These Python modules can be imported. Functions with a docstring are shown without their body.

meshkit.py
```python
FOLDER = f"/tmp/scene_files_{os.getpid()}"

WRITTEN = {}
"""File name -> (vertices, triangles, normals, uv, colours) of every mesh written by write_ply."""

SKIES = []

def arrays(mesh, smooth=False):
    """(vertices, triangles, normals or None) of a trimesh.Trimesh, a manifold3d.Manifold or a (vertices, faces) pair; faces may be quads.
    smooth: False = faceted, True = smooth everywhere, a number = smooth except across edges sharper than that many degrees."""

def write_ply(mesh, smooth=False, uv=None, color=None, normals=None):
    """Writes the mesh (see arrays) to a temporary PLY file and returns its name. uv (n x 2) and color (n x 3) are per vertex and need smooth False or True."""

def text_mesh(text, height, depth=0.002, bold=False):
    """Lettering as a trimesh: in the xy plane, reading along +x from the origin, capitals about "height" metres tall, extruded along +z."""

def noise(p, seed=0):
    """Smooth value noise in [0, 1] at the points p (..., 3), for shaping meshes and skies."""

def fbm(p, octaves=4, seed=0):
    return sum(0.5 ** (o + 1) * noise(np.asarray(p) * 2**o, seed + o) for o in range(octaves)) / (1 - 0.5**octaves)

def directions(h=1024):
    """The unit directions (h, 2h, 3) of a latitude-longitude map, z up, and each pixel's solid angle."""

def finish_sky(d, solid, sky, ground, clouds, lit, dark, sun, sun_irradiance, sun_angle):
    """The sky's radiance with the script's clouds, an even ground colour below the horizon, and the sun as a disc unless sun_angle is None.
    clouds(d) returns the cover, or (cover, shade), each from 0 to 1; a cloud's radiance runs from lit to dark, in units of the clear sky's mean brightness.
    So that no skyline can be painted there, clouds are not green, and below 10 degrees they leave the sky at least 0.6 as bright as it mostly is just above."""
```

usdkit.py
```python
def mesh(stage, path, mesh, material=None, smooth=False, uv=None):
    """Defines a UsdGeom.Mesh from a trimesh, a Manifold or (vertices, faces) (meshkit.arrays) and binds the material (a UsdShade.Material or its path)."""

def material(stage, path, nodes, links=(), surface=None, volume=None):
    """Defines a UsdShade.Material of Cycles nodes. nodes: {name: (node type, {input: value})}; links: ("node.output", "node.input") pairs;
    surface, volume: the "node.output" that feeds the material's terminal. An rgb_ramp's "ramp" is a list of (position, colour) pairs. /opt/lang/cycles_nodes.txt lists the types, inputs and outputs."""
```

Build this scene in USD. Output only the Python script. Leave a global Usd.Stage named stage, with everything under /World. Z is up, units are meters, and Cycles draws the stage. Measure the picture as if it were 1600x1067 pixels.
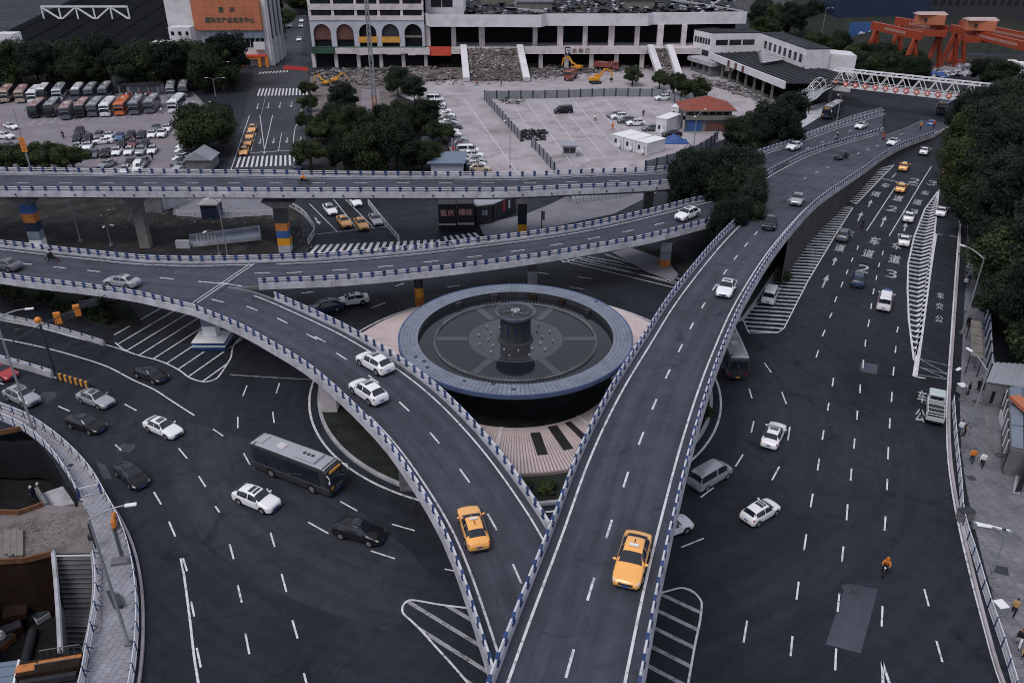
import math, random
import numpy as np, trimesh, usdkit, meshkit, manifold3d
from pxr import Usd, UsdGeom, UsdLux, UsdShade, Gf, Sdf, Vt
from scipy.interpolate import PchipInterpolator
from shapely.geometry import Polygon, LineString, MultiPolygon, Point, box as sbox
from shapely import affinity
random.seed(7); rng = np.random.default_rng(7)
PI = math.pi
stage = Usd.Stage.CreateInMemory()
UsdGeom.SetStageUpAxis(stage, 'Z'); UsdGeom.SetStageMetersPerUnit(stage, 1.0)
world = UsdGeom.Xform.Define(stage, '/World'); stage.SetDefaultPrim(world.GetPrim())
UsdGeom.Scope.Define(stage, '/World/Looks')

# ---------------------------------------------------------------- camera, sky, sun, exposure
CAM_H, PITCH, FOC, IMG_W, IMG_H = 50.0, 28.6, 1280.0, 1600.0, 1067.0
cam = UsdGeom.Camera.Define(stage, '/World/camera')
cam.CreateHorizontalApertureAttr(36.0); cam.CreateVerticalApertureAttr(24.0)
cam.CreateFocalLengthAttr(36.0 * FOC / IMG_W)
cam.CreateClippingRangeAttr(Gf.Vec2f(0.5, 5000.0))
cam.AddTranslateOp().Set(Gf.Vec3d(0, 0, CAM_H)); cam.AddRotateXOp().Set(90.0 - PITCH)
cam.CreateExposureAttr(0.28)
SUN_EL, SUN_AZ = math.radians(58), math.radians(-140)       # azimuth from +y towards +x
sd = np.array([math.sin(SUN_AZ)*math.cos(SUN_EL), math.cos(SUN_AZ)*math.cos(SUN_EL), math.sin(SUN_EL)])
sun = UsdLux.DistantLight.Define(stage, '/World/sun')
sun.CreateIntensityAttr(0.38); sun.CreateAngleAttr(28.0); sun.CreateNormalizeAttr(True); sun.CreateColorAttr(Gf.Vec3f(1.0, 0.96, 0.92))
sun.AddRotateZOp().Set(math.degrees(-SUN_AZ)); sun.AddRotateXOp().Set(-(90 - math.degrees(SUN_EL)))
sky_mat = usdkit.material(stage, '/World/Looks/sky', {
    'tex': ('sky_texture', {'sky_type': 'single_scattering', 'sun_disc': False, 'sun_elevation': SUN_EL, 'sun_rotation': SUN_AZ, 'aerosol_density': 2.0}),
    'co': ('texture_coordinate', {}),
    'mp': ('mapping', {'scale': (1.0, 1.0, 2.2)}),
    'n': ('noise_texture', {'scale': 2.2, 'detail': 6.0, 'roughness': 0.55}),
    'rp': ('rgb_ramp', {'ramp': [(0.25, (2.3, 2.45, 2.95)), (0.55, (3.3, 3.45, 3.95)), (0.85, (4.5, 4.6, 5.0))]}),
    'mx': ('mix', {'fac': 0.86}),
    'bg': ('background_shader', {'strength': 0.14})},
    [('co.generated', 'mp.vector'), ('mp.vector', 'n.vector'), ('n.fac', 'rp.fac'), ('tex.color', 'mx.color1'), ('rp.color', 'mx.color2'), ('mx.color', 'bg.color')], surface='bg.background')
dome = UsdLux.DomeLight.Define(stage, '/World/sky')
UsdShade.MaterialBindingAPI.Apply(dome.GetPrim()).Bind(sky_mat)

# ---------------------------------------------------------------- helpers
def U(x, y, z=0.0):
    """the point of the photograph's pixel (x, y) at the height z"""
    u, v, p = (x - IMG_W/2)/FOC, (y - IMG_H/2)/FOC, math.radians(PITCH)
    d = np.array([u, math.cos(p) - v*math.sin(p), -math.sin(p) - v*math.cos(p)])
    t = (CAM_H - z)/-d[2]
    return np.array([d[0]*t, d[1]*t, z])
used = {}
def numbered(parent, name):
    k = (parent, name); n = used.get(k, 0); used[k] = n + 1
    return f'{parent}/{name}' + (f'_{n:03d}' if n else '')
def tag(prim, label=None, cat=None, group=None, kind=None):
    p = prim.GetPrim() if hasattr(prim, 'GetPrim') else prim
    for k, v in (('label', label), ('category', cat), ('group', group), ('kind', kind)):
        if v: p.SetCustomDataByKey(k, v)
    return p
def thing(name, label=None, cat=None, loc=(0, 0, 0), rz=0.0, group=None, kind=None, scale=None):
    x = UsdGeom.Xform.Define(stage, numbered('/World', name))
    x.AddTranslateOp().Set(Gf.Vec3d(*map(float, loc)))
    if rz: x.AddRotateZOp().Set(math.degrees(rz))
    if scale is not None: x.AddScaleOp().Set(Gf.Vec3f(*map(float, np.broadcast_to(scale, 3))))
    tag(x, label, cat, group, kind)
    return str(x.GetPath())
def klass(name):
    return str(stage.CreateClassPrim('/World/' + name).GetPath())
def copy(proto, name, label, cat, loc, rz=0.0, group=None, scale=None, tilt=None):
    x = UsdGeom.Xform.Define(stage, numbered('/World', name))
    x.AddTranslateOp().Set(Gf.Vec3d(*map(float, loc)))
    if rz: x.AddRotateZOp().Set(math.degrees(rz))
    if tilt: x.AddRotateYOp().Set(math.degrees(tilt))
    if scale is not None: x.AddScaleOp().Set(Gf.Vec3f(*map(float, np.broadcast_to(scale, 3))))
    x.GetPrim().GetReferences().AddInternalReference(Sdf.Path(proto)); x.GetPrim().SetInstanceable(True)
    tag(x, label, cat, group)
    return str(x.GetPath())

class MB:
    """collects shapes into one mesh"""
    def __init__(self): self.v, self.f, self.n = [], [], 0
    def raw(self, v, f):
        v = np.asarray(v, float).reshape(-1, 3); f = np.asarray(f, int)
        if f.ndim == 2 and f.shape[1] == 4: f = np.vstack([f[:, [0, 1, 2]], f[:, [0, 2, 3]]])
        self.v.append(v); self.f.append(f + self.n); self.n += len(v); return self
    def mesh(self, m): return self.raw(m.vertices, m.faces)
    def box(self, c, s, rz=0.0):
        sx, sy, sz = np.asarray(s, float)/2
        p = np.array([[x, y, z] for x in (-sx, sx) for y in (-sy, sy) for z in (-sz, sz)])
        if rz: ca, sa = math.cos(rz), math.sin(rz); p = p @ np.array([[ca, sa, 0], [-sa, ca, 0], [0, 0, 1]])
        return self.raw(p + np.asarray(c, float), [[0,1,3,2],[4,6,7,5],[0,4,5,1],[2,3,7,6],[0,2,6,4],[1,5,7,3]])
    def bbox(self, lo, hi): lo, hi = np.asarray(lo, float), np.asarray(hi, float); return self.box((lo+hi)/2, hi-lo)
    def hexa(self, b, t):
        """a solid between two quads with the same winding (counter-clockwise from above)"""
        return self.raw(np.vstack([b, t]), [[3,2,1,0],[4,5,6,7],[0,1,5,4],[1,2,6,5],[2,3,7,6],[3,0,4,7]])
    def bar(self, a, b, w, h=None, up=(0, 0, 1)):
        h = w if h is None else h
        a, b = np.asarray(a, float), np.asarray(b, float); d = b - a; L = np.linalg.norm(d)
        if L < 1e-9: return self
        d /= L; s = np.cross(d, up)
        if np.linalg.norm(s) < 1e-6: s = np.cross(d, (1, 0, 0))
        s /= np.linalg.norm(s); u = np.cross(s, d)
        q = [(-1, -1), (1, -1), (1, 1), (-1, 1)]
        return self.raw([e + s*w/2*i + u*h/2*j for e in (a, b) for i, j in q], [[0,1,2,3],[7,6,5,4],[0,4,5,1],[1,5,6,2],[2,6,7,3],[3,7,4,0]])
    def tube(self, pts, r, n=6, caps=True):
        pts = np.asarray(pts, float); r = np.broadcast_to(np.asarray(r, float), len(pts))
        t = np.gradient(pts, axis=0); t /= np.maximum(np.linalg.norm(t, axis=1, keepdims=True), 1e-9)
        ref = np.array([0, 0, 1.0]) if abs(t[:, 2]).mean() < 0.8 else np.array([1.0, 0, 0])
        s = np.cross(t, ref); s /= np.maximum(np.linalg.norm(s, axis=1, keepdims=True), 1e-9); u = np.cross(s, t)
        a = np.arange(n)*2*PI/n
        v = pts[:, None] + r[:, None, None]*(np.cos(a)[None, :, None]*s[:, None] + np.sin(a)[None, :, None]*u[:, None])
        k = len(pts); i = np.arange(k-1)[:, None]*n; j = np.arange(n)[None]; j2 = (j+1) % n
        f = np.stack([i+j, i+n+j, i+n+j2, i+j2], -1).reshape(-1, 4)
        self.raw(v, f)
        if caps:
            for e, rev in ((0, False), (k-1, True)):
                idx = [[0, m+1, m] if not rev else [0, m, m+1] for m in range(1, n-1)]
                self.raw(v[e], idx)
        return self
    def cyl(self, a, b, r, r2=None, n=12):
        return self.tube([a, b], [r, r if r2 is None else r2], n)
    def prism(self, poly, z0, z1):
        """poly: xy outline (points or shapely), z0/z1 numbers"""
        g = poly if hasattr(poly, 'geom_type') else Polygon(np.asarray(poly)[:, :2])
        if not g.is_valid: g = g.buffer(0)
        for q in getattr(g, 'geoms', [g]):
            if q.area < 1e-5: continue
            m = trimesh.creation.extrude_polygon(q, z1 - z0, engine='earcut'); m.apply_translation([0, 0, z0]); self.mesh(m)
        return self
    def flat(self, poly, z):
        g = poly if hasattr(poly, 'geom_type') else Polygon(np.asarray(poly)[:, :2])
        if not g.is_valid: g = g.buffer(0)
        for q in getattr(g, 'geoms', [g]):
            if q.geom_type != 'Polygon' or q.area < 1e-5: continue
            v, f = trimesh.creation.triangulate_polygon(q, engine='earcut')
            f = np.asarray(f); a = v[f]; s = np.cross(a[:, 1]-a[:, 0], a[:, 2]-a[:, 0]); f[s < 0] = f[s < 0][:, ::-1]
            self.raw(np.c_[v, np.full(len(v), z)], f)
        return self
    def lathe(self, prof, n=32, c=(0, 0, 0), arc=(0, 2*PI)):
        prof = np.asarray(prof, float); full = abs(arc[1]-arc[0]-2*PI) < 1e-6
        a = np.linspace(arc[0], arc[1], n, endpoint=not full); k = len(prof)
        v = np.stack([prof[None, :, 0]*np.cos(a)[:, None], prof[None, :, 0]*np.sin(a)[:, None], np.broadcast_to(prof[None, :, 1], (n, k))], -1) + np.asarray(c, float)
        m = n if full else n-1
        i = np.arange(m)[:, None]*k; i2 = ((np.arange(m)+1) % n)[:, None]*k; j = np.arange(k-1)[None]
        return self.raw(v, np.stack([i+j, i2+j, i2+j+1, i+j+1], -1).reshape(-1, 4))
    def grid(self, g, flip=False):
        a, b = g.shape[:2]; i = np.arange(a-1)[:, None]*b; j = np.arange(b-1)[None]
        f = np.stack([i+j, i+b+j, i+b+j+1, i+j+1], -1).reshape(-1, 4)
        return self.raw(g, f[:, ::-1] if flip else f)
    def arr(self): return np.vstack(self.v), np.vstack(self.f)
    def build(self, parent, name, mat, smooth=False, label=None, kind=None):
        if not self.v: return None
        path = numbered(parent, name)
        m = usdkit.mesh(stage, path, self.arr(), mat, smooth=smooth)
        tag(m, label, None, None, kind)
        return path
def ico(c, r, sub=1):
    m = trimesh.creation.icosphere(sub, 1.0); m.vertices = m.vertices*np.broadcast_to(r, 3) + np.asarray(c, float); return m
def rbox(c, s, r=0.05, rz=0.0):
    """a box with rounded edges"""
    s = np.asarray(s, float)/2 - r
    M = manifold3d.Manifold
    p = [M.sphere(r, 8).translate([x, y, z]) for x in (-s[0], s[0]) for y in (-s[1], s[1]) for z in (-s[2], s[2])]
    h = M.batch_hull(p).rotate([0, 0, math.degrees(rz)]).translate(list(map(float, c))).to_mesh()
    return trimesh.Trimesh(h.vert_properties[:, :3], h.tri_verts, process=False)
def line(pts, w, z):
    g = LineString(np.asarray(pts)[:, :2]).buffer(w/2, cap_style=2, join_style=1)
    return MB().flat(g, z)
GLYPHS = '''车=-45,20 -45,29 -1,30 -1,41 -34,40 -37,50 -29,59 -24,70 -43,70 -44,80 -19,80 -12,96 -2,93 -6,80 44,80 43,70 -11,70 -21,52 -1,52 -1,66 9,67 10,52 37,51 37,41 10,41 10,29 45,29 45,19 10,19 10,0 -1,0 -1,19;道=-47,6 -44,12 -33,20 -33,48 -46,48 -46,58 -23,58 -22,19 -13,13 -1,11 47,12 45,2 39,2 -5,2 -14,4 -27,12 -31,10 -40,0 -43,0|-21,73 -21,81 -5,81 -11,92 -4,95 0,93 6,81 17,81 24,94 28,94 35,91 29,81 46,81 45,72 16,72 14,67 37,66 37,16 -13,16 -14,66 3,66 5,71/-4,25 27,25 27,30 -3,30/-4,39 26,39 27,43 -3,44/-4,53 27,52 27,57 -3,58|-46,85 -41,90 -37,90 -24,76 -22,71 -31,67;公=7,89 16,92 29,72 47,54 40,44 20,65 7,86|-36,6 -39,16 -26,29 -6,62 -3,64 5,60 5,58 -20,19 19,21 9,37 19,41 33,23 43,5 33,0 26,11|-47,50 -47,53 -37,62 -27,76 -20,90 -9,89 -9,85 -16,71 -32,50 -38,44;交=-47,7 -45,10 -24,16 -8,24 -21,42 -23,48 -22,51 -14,53 -9,42 0,32 8,42 14,54 22,52 24,49 17,35 8,24 23,16 47,9 42,1 36,1 17,7 -1,17 -19,6 -38,0 -43,0|-45,48 -44,51 -29,60 -20,70 -45,71 -45,81 -5,81 -10,94 -4,96 1,94 8,81 44,81 43,71 20,71 45,48 38,41 35,41 27,51 10,64 15,71 -15,71 -10,68 -10,66 -27,48 -37,41;重=-46,0 -45,9 -5,10 -6,15 -39,16 -37,24 -5,25 -6,28 -36,29 -36,62 -6,62 -6,65 -45,66 -46,67 -45,75 -6,75 -6,79 -36,77 -38,86 32,91 36,83 6,80 5,75 45,75 46,66 5,66 5,63 36,62 37,30 36,28 5,28 5,25 39,24 40,15 5,15 5,10 45,9 46,0/5,37 25,37 26,40 5,41/5,50 25,49 26,53 5,54/-25,37 -6,37 -5,40 -25,41/-25,50 -6,49 -5,53 -25,54;庆=-48,5 -40,33 -39,83 -1,83 -5,93 4,95 12,83 47,82 46,73 15,72 13,60 13,56 45,56 45,46 14,46 24,28 35,17 48,9 43,1 36,2 28,9 8,33 0,18 -12,6 -25,0 -31,7 -19,15 -9,24 0,43 -1,46 -26,46 -26,56 2,56 3,73 -29,72 -29,37 -33,14 -39,0;爆=-48,5 -41,19 -37,37 -36,61 -41,45 -48,47 -48,50 -44,74 -36,74 -36,94 -27,94 -26,62 -23,76 -20,77 -14,75 -20,52 -27,53 -27,36 -21,28 -8,37 -19,37 -19,46 -3,46 -3,51 -16,51 -15,59 -3,60 -3,62 -12,62 -12,92 41,92 41,62 30,62 30,60 42,59 43,51 30,51 30,46 46,45 45,37 35,37 47,30 48,27 44,21 34,26 28,19 44,10 39,3 20,12 18,3 12,0 1,0 -3,9 -16,4 -20,11 -23,12 -29,23 -35,9 -42,0/-3,71 30,70 30,73 -3,73/-3,82 30,81 30,84 -3,84/19,37 19,23 19,23 28,32 23,37/7,46 19,46 19,50 7,51/7,60 19,59 19,61 7,62/1,32 7,24 8,23 9,37 6,37/0,9 8,9 9,12 6,12/-18,13 -7,16 -1,20 -8,26 -14,22 -17,23 -15,17;破=-48,41 -40,57 -35,76 -35,80 -46,80 -45,90 -10,90 -9,89 -10,80 -24,80 -28,62 -28,59 -12,58 -12,20 -7,39 -7,80 13,80 14,95 23,95 23,80 46,79 40,57 43,55 43,50 35,32 28,21 36,14 48,9 43,0 35,2 20,13 1,0 -5,6 -9,0 -16,3 -17,7 -14,12 -30,12 -30,5 -39,5 -39,35 -44,33/23,57 33,56 32,61 34,70 23,70/10,47 20,29 25,35 30,46/3,57 14,56 13,70 3,70/-4,10 5,13 13,21 3,37/-30,23 -21,23 -22,49 -30,49;出=-41,44 -29,44 -29,16 -6,16 -6,48 -36,49 -36,86 -25,86 -25,59 -6,59 -6,94 -5,95 5,95 6,59 26,58 26,86 36,87 37,48 6,48 6,17 30,16 30,44 41,45 41,0 31,0 30,5 -39,5 -41,7;站=-47,17 -45,21 -26,25 -22,39 -19,66 -46,66 -46,68 -46,76 -28,77 -34,93 -25,94 -18,80 -18,76 -4,76 -4,67 -12,66 -9,64 -9,60 -15,28 -5,30 -4,48 11,48 11,95 21,95 22,74 47,73 46,64 21,64 22,48 43,48 43,46 43,2 42,0 33,0 32,5 5,5 5,0 -5,0 -5,19 -41,10 -46,11/5,15 32,15 32,37 5,37|-28,27 -37,25 -41,64 -33,65 -32,62 -28,30;口=-39,81 -37,83 39,82 39,1 28,1 28,9 -28,9 -28,0 -39,1/-28,20 28,20 28,72 -28,72;生=-46,0 -45,10 -5,11 -6,33 -35,34 -34,43 -6,43 -6,62 -26,62 -37,46 -46,51 -32,75 -27,90 -17,89 -21,73 -6,73 -5,91 5,92 6,73 41,73 41,62 6,62 6,43 37,43 38,34 6,33 5,11 46,10 46,0;命=-48,64 -19,79 0,97 8,93 9,87 24,76 48,66 42,56 22,65 20,59 -21,59 -22,64 -24,64 -43,55/1,81 -12,69 13,70|2,54 39,54 39,20 34,15 18,14 16,20 16,24 29,24 29,44 13,44 12,1 11,0 2,1|-39,53 -37,55 -5,54 -6,16 -28,16 -29,9 -39,9/-29,27 -16,27 -16,44 -29,44;国=-43,90 43,90 43,0 32,0 32,5 -32,5 -33,0 -43,0/-32,15 32,15 32,81 -32,81|-29,22 -28,30 -5,31 -6,44 -24,44 -24,54 -6,54 -6,65 -27,66 -27,75 26,76 27,74 27,66 5,65 5,54 25,53 25,45 17,44 26,34 25,31 29,30 29,21/5,31 16,31 8,41 9,44 5,44;际=-11,54 -11,64 45,63 44,54 21,54 21,9 18,2 11,0 0,0 -4,9 -3,11 10,11 10,54|24,41 25,44 32,46 34,44 44,19 44,12 35,10 29,30|-7,87 39,87 39,78 -7,77|-18,14 -9,30 -5,44 5,44 0,24 -8,10 -11,9|-45,90 -16,91 -11,87 -21,62 -14,51 -11,40 -13,30 -18,24 -32,24 -33,33 -23,34 -22,44 -26,54 -31,59 -24,81 -35,81 -35,0 -45,0;农=-48,35 -46,38 -34,43 -22,52 -8,71 -31,73 -31,60 -41,59 -41,83 -4,83 0,95 10,94 8,83 43,83 43,59 32,59 32,73 4,72 14,44 31,58 35,57 39,52 35,46 20,35 31,21 48,11 42,2 28,9 14,23 1,45 -3,58 -15,44 -15,15 7,21 8,11 -27,0 -30,9 -25,14 -25,36 -40,28;产=-46,5 -38,28 -37,58 -16,59 -23,70 -23,74 -39,75 -38,84 -3,84 -7,94 -1,96 4,96 11,84 43,84 43,74 29,74 31,71 24,59 46,58 46,48 -26,48 -27,27 -32,9 -37,0/-12,73 -5,59 12,58 18,74;品=3,46 43,47 43,0 34,0 32,5 14,5 13,0 3,1/14,36 13,16 33,16 33,37|-29,90 28,91 29,55 -28,55/-18,81 -18,65 18,65 18,81|-43,47 -5,46 -5,1 -15,1 -16,5 -33,5 -34,0 -43,0/-33,16 -15,16 -15,37 -33,36;批=-48,40 -46,42 -32,46 -32,64 -46,64 -46,73 -32,74 -32,94 -22,94 -22,74 -11,74 -11,64 -22,64 -22,48 -10,50 -10,93 0,93 0,63 15,62 15,92 26,93 26,62 38,71 46,66 44,62 26,48 26,12 37,12 38,26 40,27 48,22 46,5 41,2 21,2 17,5 15,12 -9,1 -14,9 -10,14 -10,41 -22,37 -24,3 -31,0 -42,0 -45,9 -32,10 -32,34 -45,31/0,18 11,22 15,21 15,52 0,52;发=-48,15 -48,17 -37,24 -24,39 -13,62 -37,62 -39,71 -35,75 -28,94 -18,91 -23,73 -10,73 -6,96 -3,97 6,94 2,73 28,73 16,89 21,94 25,94 38,80 33,73 45,73 44,63 0,63 -3,56 32,55 36,53 31,37 18,21 30,15 48,10 48,7 43,0 25,5 10,14 -6,5 -22,0 -27,7 -26,10 -12,14 0,21 -12,37 -18,27 -39,9/-4,44 9,28 21,43 21,45;中=-42,76 -6,77 -5,95 6,94 6,77 42,77 42,27 32,27 31,33 6,33 6,1 -5,0 -5,33 -30,33 -32,27 -42,27/6,67 6,43 31,44 31,67/-30,67 -31,43 -5,44 -5,67;心=23,56 31,61 34,59 45,31 48,22 46,20 37,17 31,39|-23,9 -23,66 -12,66 -12,11 16,11 20,31 29,27 28,13 25,5 17,0 -12,0 -18,2|-18,83 -18,85 -11,90 12,73 17,66 12,59 9,59|-48,17 -39,57 -37,58 -30,57 -30,44 -37,16 -41,14;专=-45,55 -44,65 -17,66 -15,74 -37,74 -37,84 -11,84 -7,96 2,94 0,84 38,83 37,74 -3,74 -5,65 45,64 44,55 -9,55 -12,49 -11,47 31,48 37,44 37,41 13,17 27,9 23,0 -25,20 -20,27 3,21 17,37 -26,37 -21,54;2=-24,64 -16,72 -6,76 7,75 17,68 21,58 19,42 9,25 -5,10 24,9 24,0 -23,0 -23,7 -4,25 4,35 8,42 11,54 7,63 2,66 -7,66 -17,59;3=-24,10 -20,17 -6,9 4,9 12,15 13,25 9,32 2,35 -9,36 -9,44 1,45 9,51 11,56 9,64 4,68 -6,68 -17,62 -22,68 -16,73 -5,77 4,77 13,74 20,66 22,56 18,46 11,41 21,33 23,28 24,18 22,11 14,3 5,0 -14,2'''
GLYPH = {}
for _s in GLYPHS.split(';'):
    _k, _v = _s.split('=')
    _ps = []
    for _p in _v.split('|'):
        _r = [[tuple(map(float, q.split(','))) for q in r.split(' ')] for r in _p.split('/')]
        _ps.append(Polygon(_r[0], _r[1:]).buffer(0))
    GLYPH[_k] = _ps
def glyph(ch, org, ux, uy, h, z=None, depth=0.0, nrm=None, wide=1.0):
    """a character h tall standing on org, reading along ux, its upright along uy; thickness depth along nrm"""
    mb = MB(); org, ux, uy = (np.asarray(a, float) for a in (org, ux, uy))
    n = np.cross(ux, uy); n /= np.linalg.norm(n)
    for g in GLYPH[ch]:
        for q in getattr(g, 'geoms', [g]):
            m = trimesh.creation.extrude_polygon(q, 1.0, engine='earcut')
            v = m.vertices; s = h/98.0
            mb.raw(org + v[:, :1]*s*wide*ux + v[:, 1:2]*s*uy + v[:, 2:]*max(depth, 1e-3)*n, m.faces)
    return mb

# ---------------------------------------------------------------- materials
MATS = {}
def mat(name, color, rough=0.6, var=0.25, scale=1.0, spec=0.4, metal=0.0, coat=0.0, obj=False, dark=None, detail=5.0, bump=0.0, bscale=8.0, rnd=0.0, stain=0.0, stain_col=(0.03, 0.03, 0.03), sscale=0.4):
    """principled surface whose colour wanders with two noises; stain adds blotches of another colour"""
    c = np.asarray(color, float)
    if rough >= 0.72: spec = min(spec, 0.12)
    lo = np.clip(c*(1-var), 0, 1) if dark is None else np.asarray(dark, float); hi = np.clip(c*(1+var*0.8), 0, 1)
    nodes = {'n': ('noise_texture', {'scale': scale, 'detail': detail, 'roughness': 0.6}),
             'r': ('rgb_ramp', {'ramp': [(0.28, lo), (0.5, c), (0.75, hi)]}),
             'p': ('principled_bsdf', {'roughness': rough, 'specular_ior_level': spec, 'metallic': metal, 'coat_weight': coat, 'coat_roughness': 0.05}),
             'g': ('texture_coordinate', {}) if obj else ('geometry', {})}
    pos = 'g.object' if obj else 'g.position'
    links = [(pos, 'n.vector'), ('n.fac', 'r.fac')]; out = 'r.color'
    if stain:
        nodes['s'] = ('noise_texture', {'scale': sscale, 'detail': 7.0, 'roughness': 0.65, 'distortion': 0.4})
        nodes['sr'] = ('rgb_ramp', {'ramp': [(0.5, (0, 0, 0)), (0.66, (stain, stain, stain))]})
        nodes['sm'] = ('mix', {'color2': stain_col})
        links += [(pos, 's.vector'), ('s.fac', 'sr.fac'), ('sr.color', 'sm.fac'), (out, 'sm.color1')]; out = 'sm.color'
    if rnd:
        nodes['oi'] = ('object_info', {}); nodes['mr'] = ('map_range', {'to_min': 1-rnd, 'to_max': 1+rnd}); nodes['hv'] = ('hsv', {})
        links += [('oi.random', 'mr.value'), ('mr.result', 'hv.value'), (out, 'hv.color')]; out = 'hv.color'
    links.append((out, 'p.base_color'))
    if bump:
        nodes['bn'] = ('noise_texture', {'scale': bscale, 'detail': 4.0}); nodes['b'] = ('bump', {'strength': 0.5, 'distance': bump})
        links += [(pos, 'bn.vector'), ('bn.fac', 'b.height'), ('b.normal', 'p.normal')]
    MATS[name] = m = usdkit.material(stage, '/World/Looks/' + name, nodes, links, surface='p.BSDF')
    return m
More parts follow.
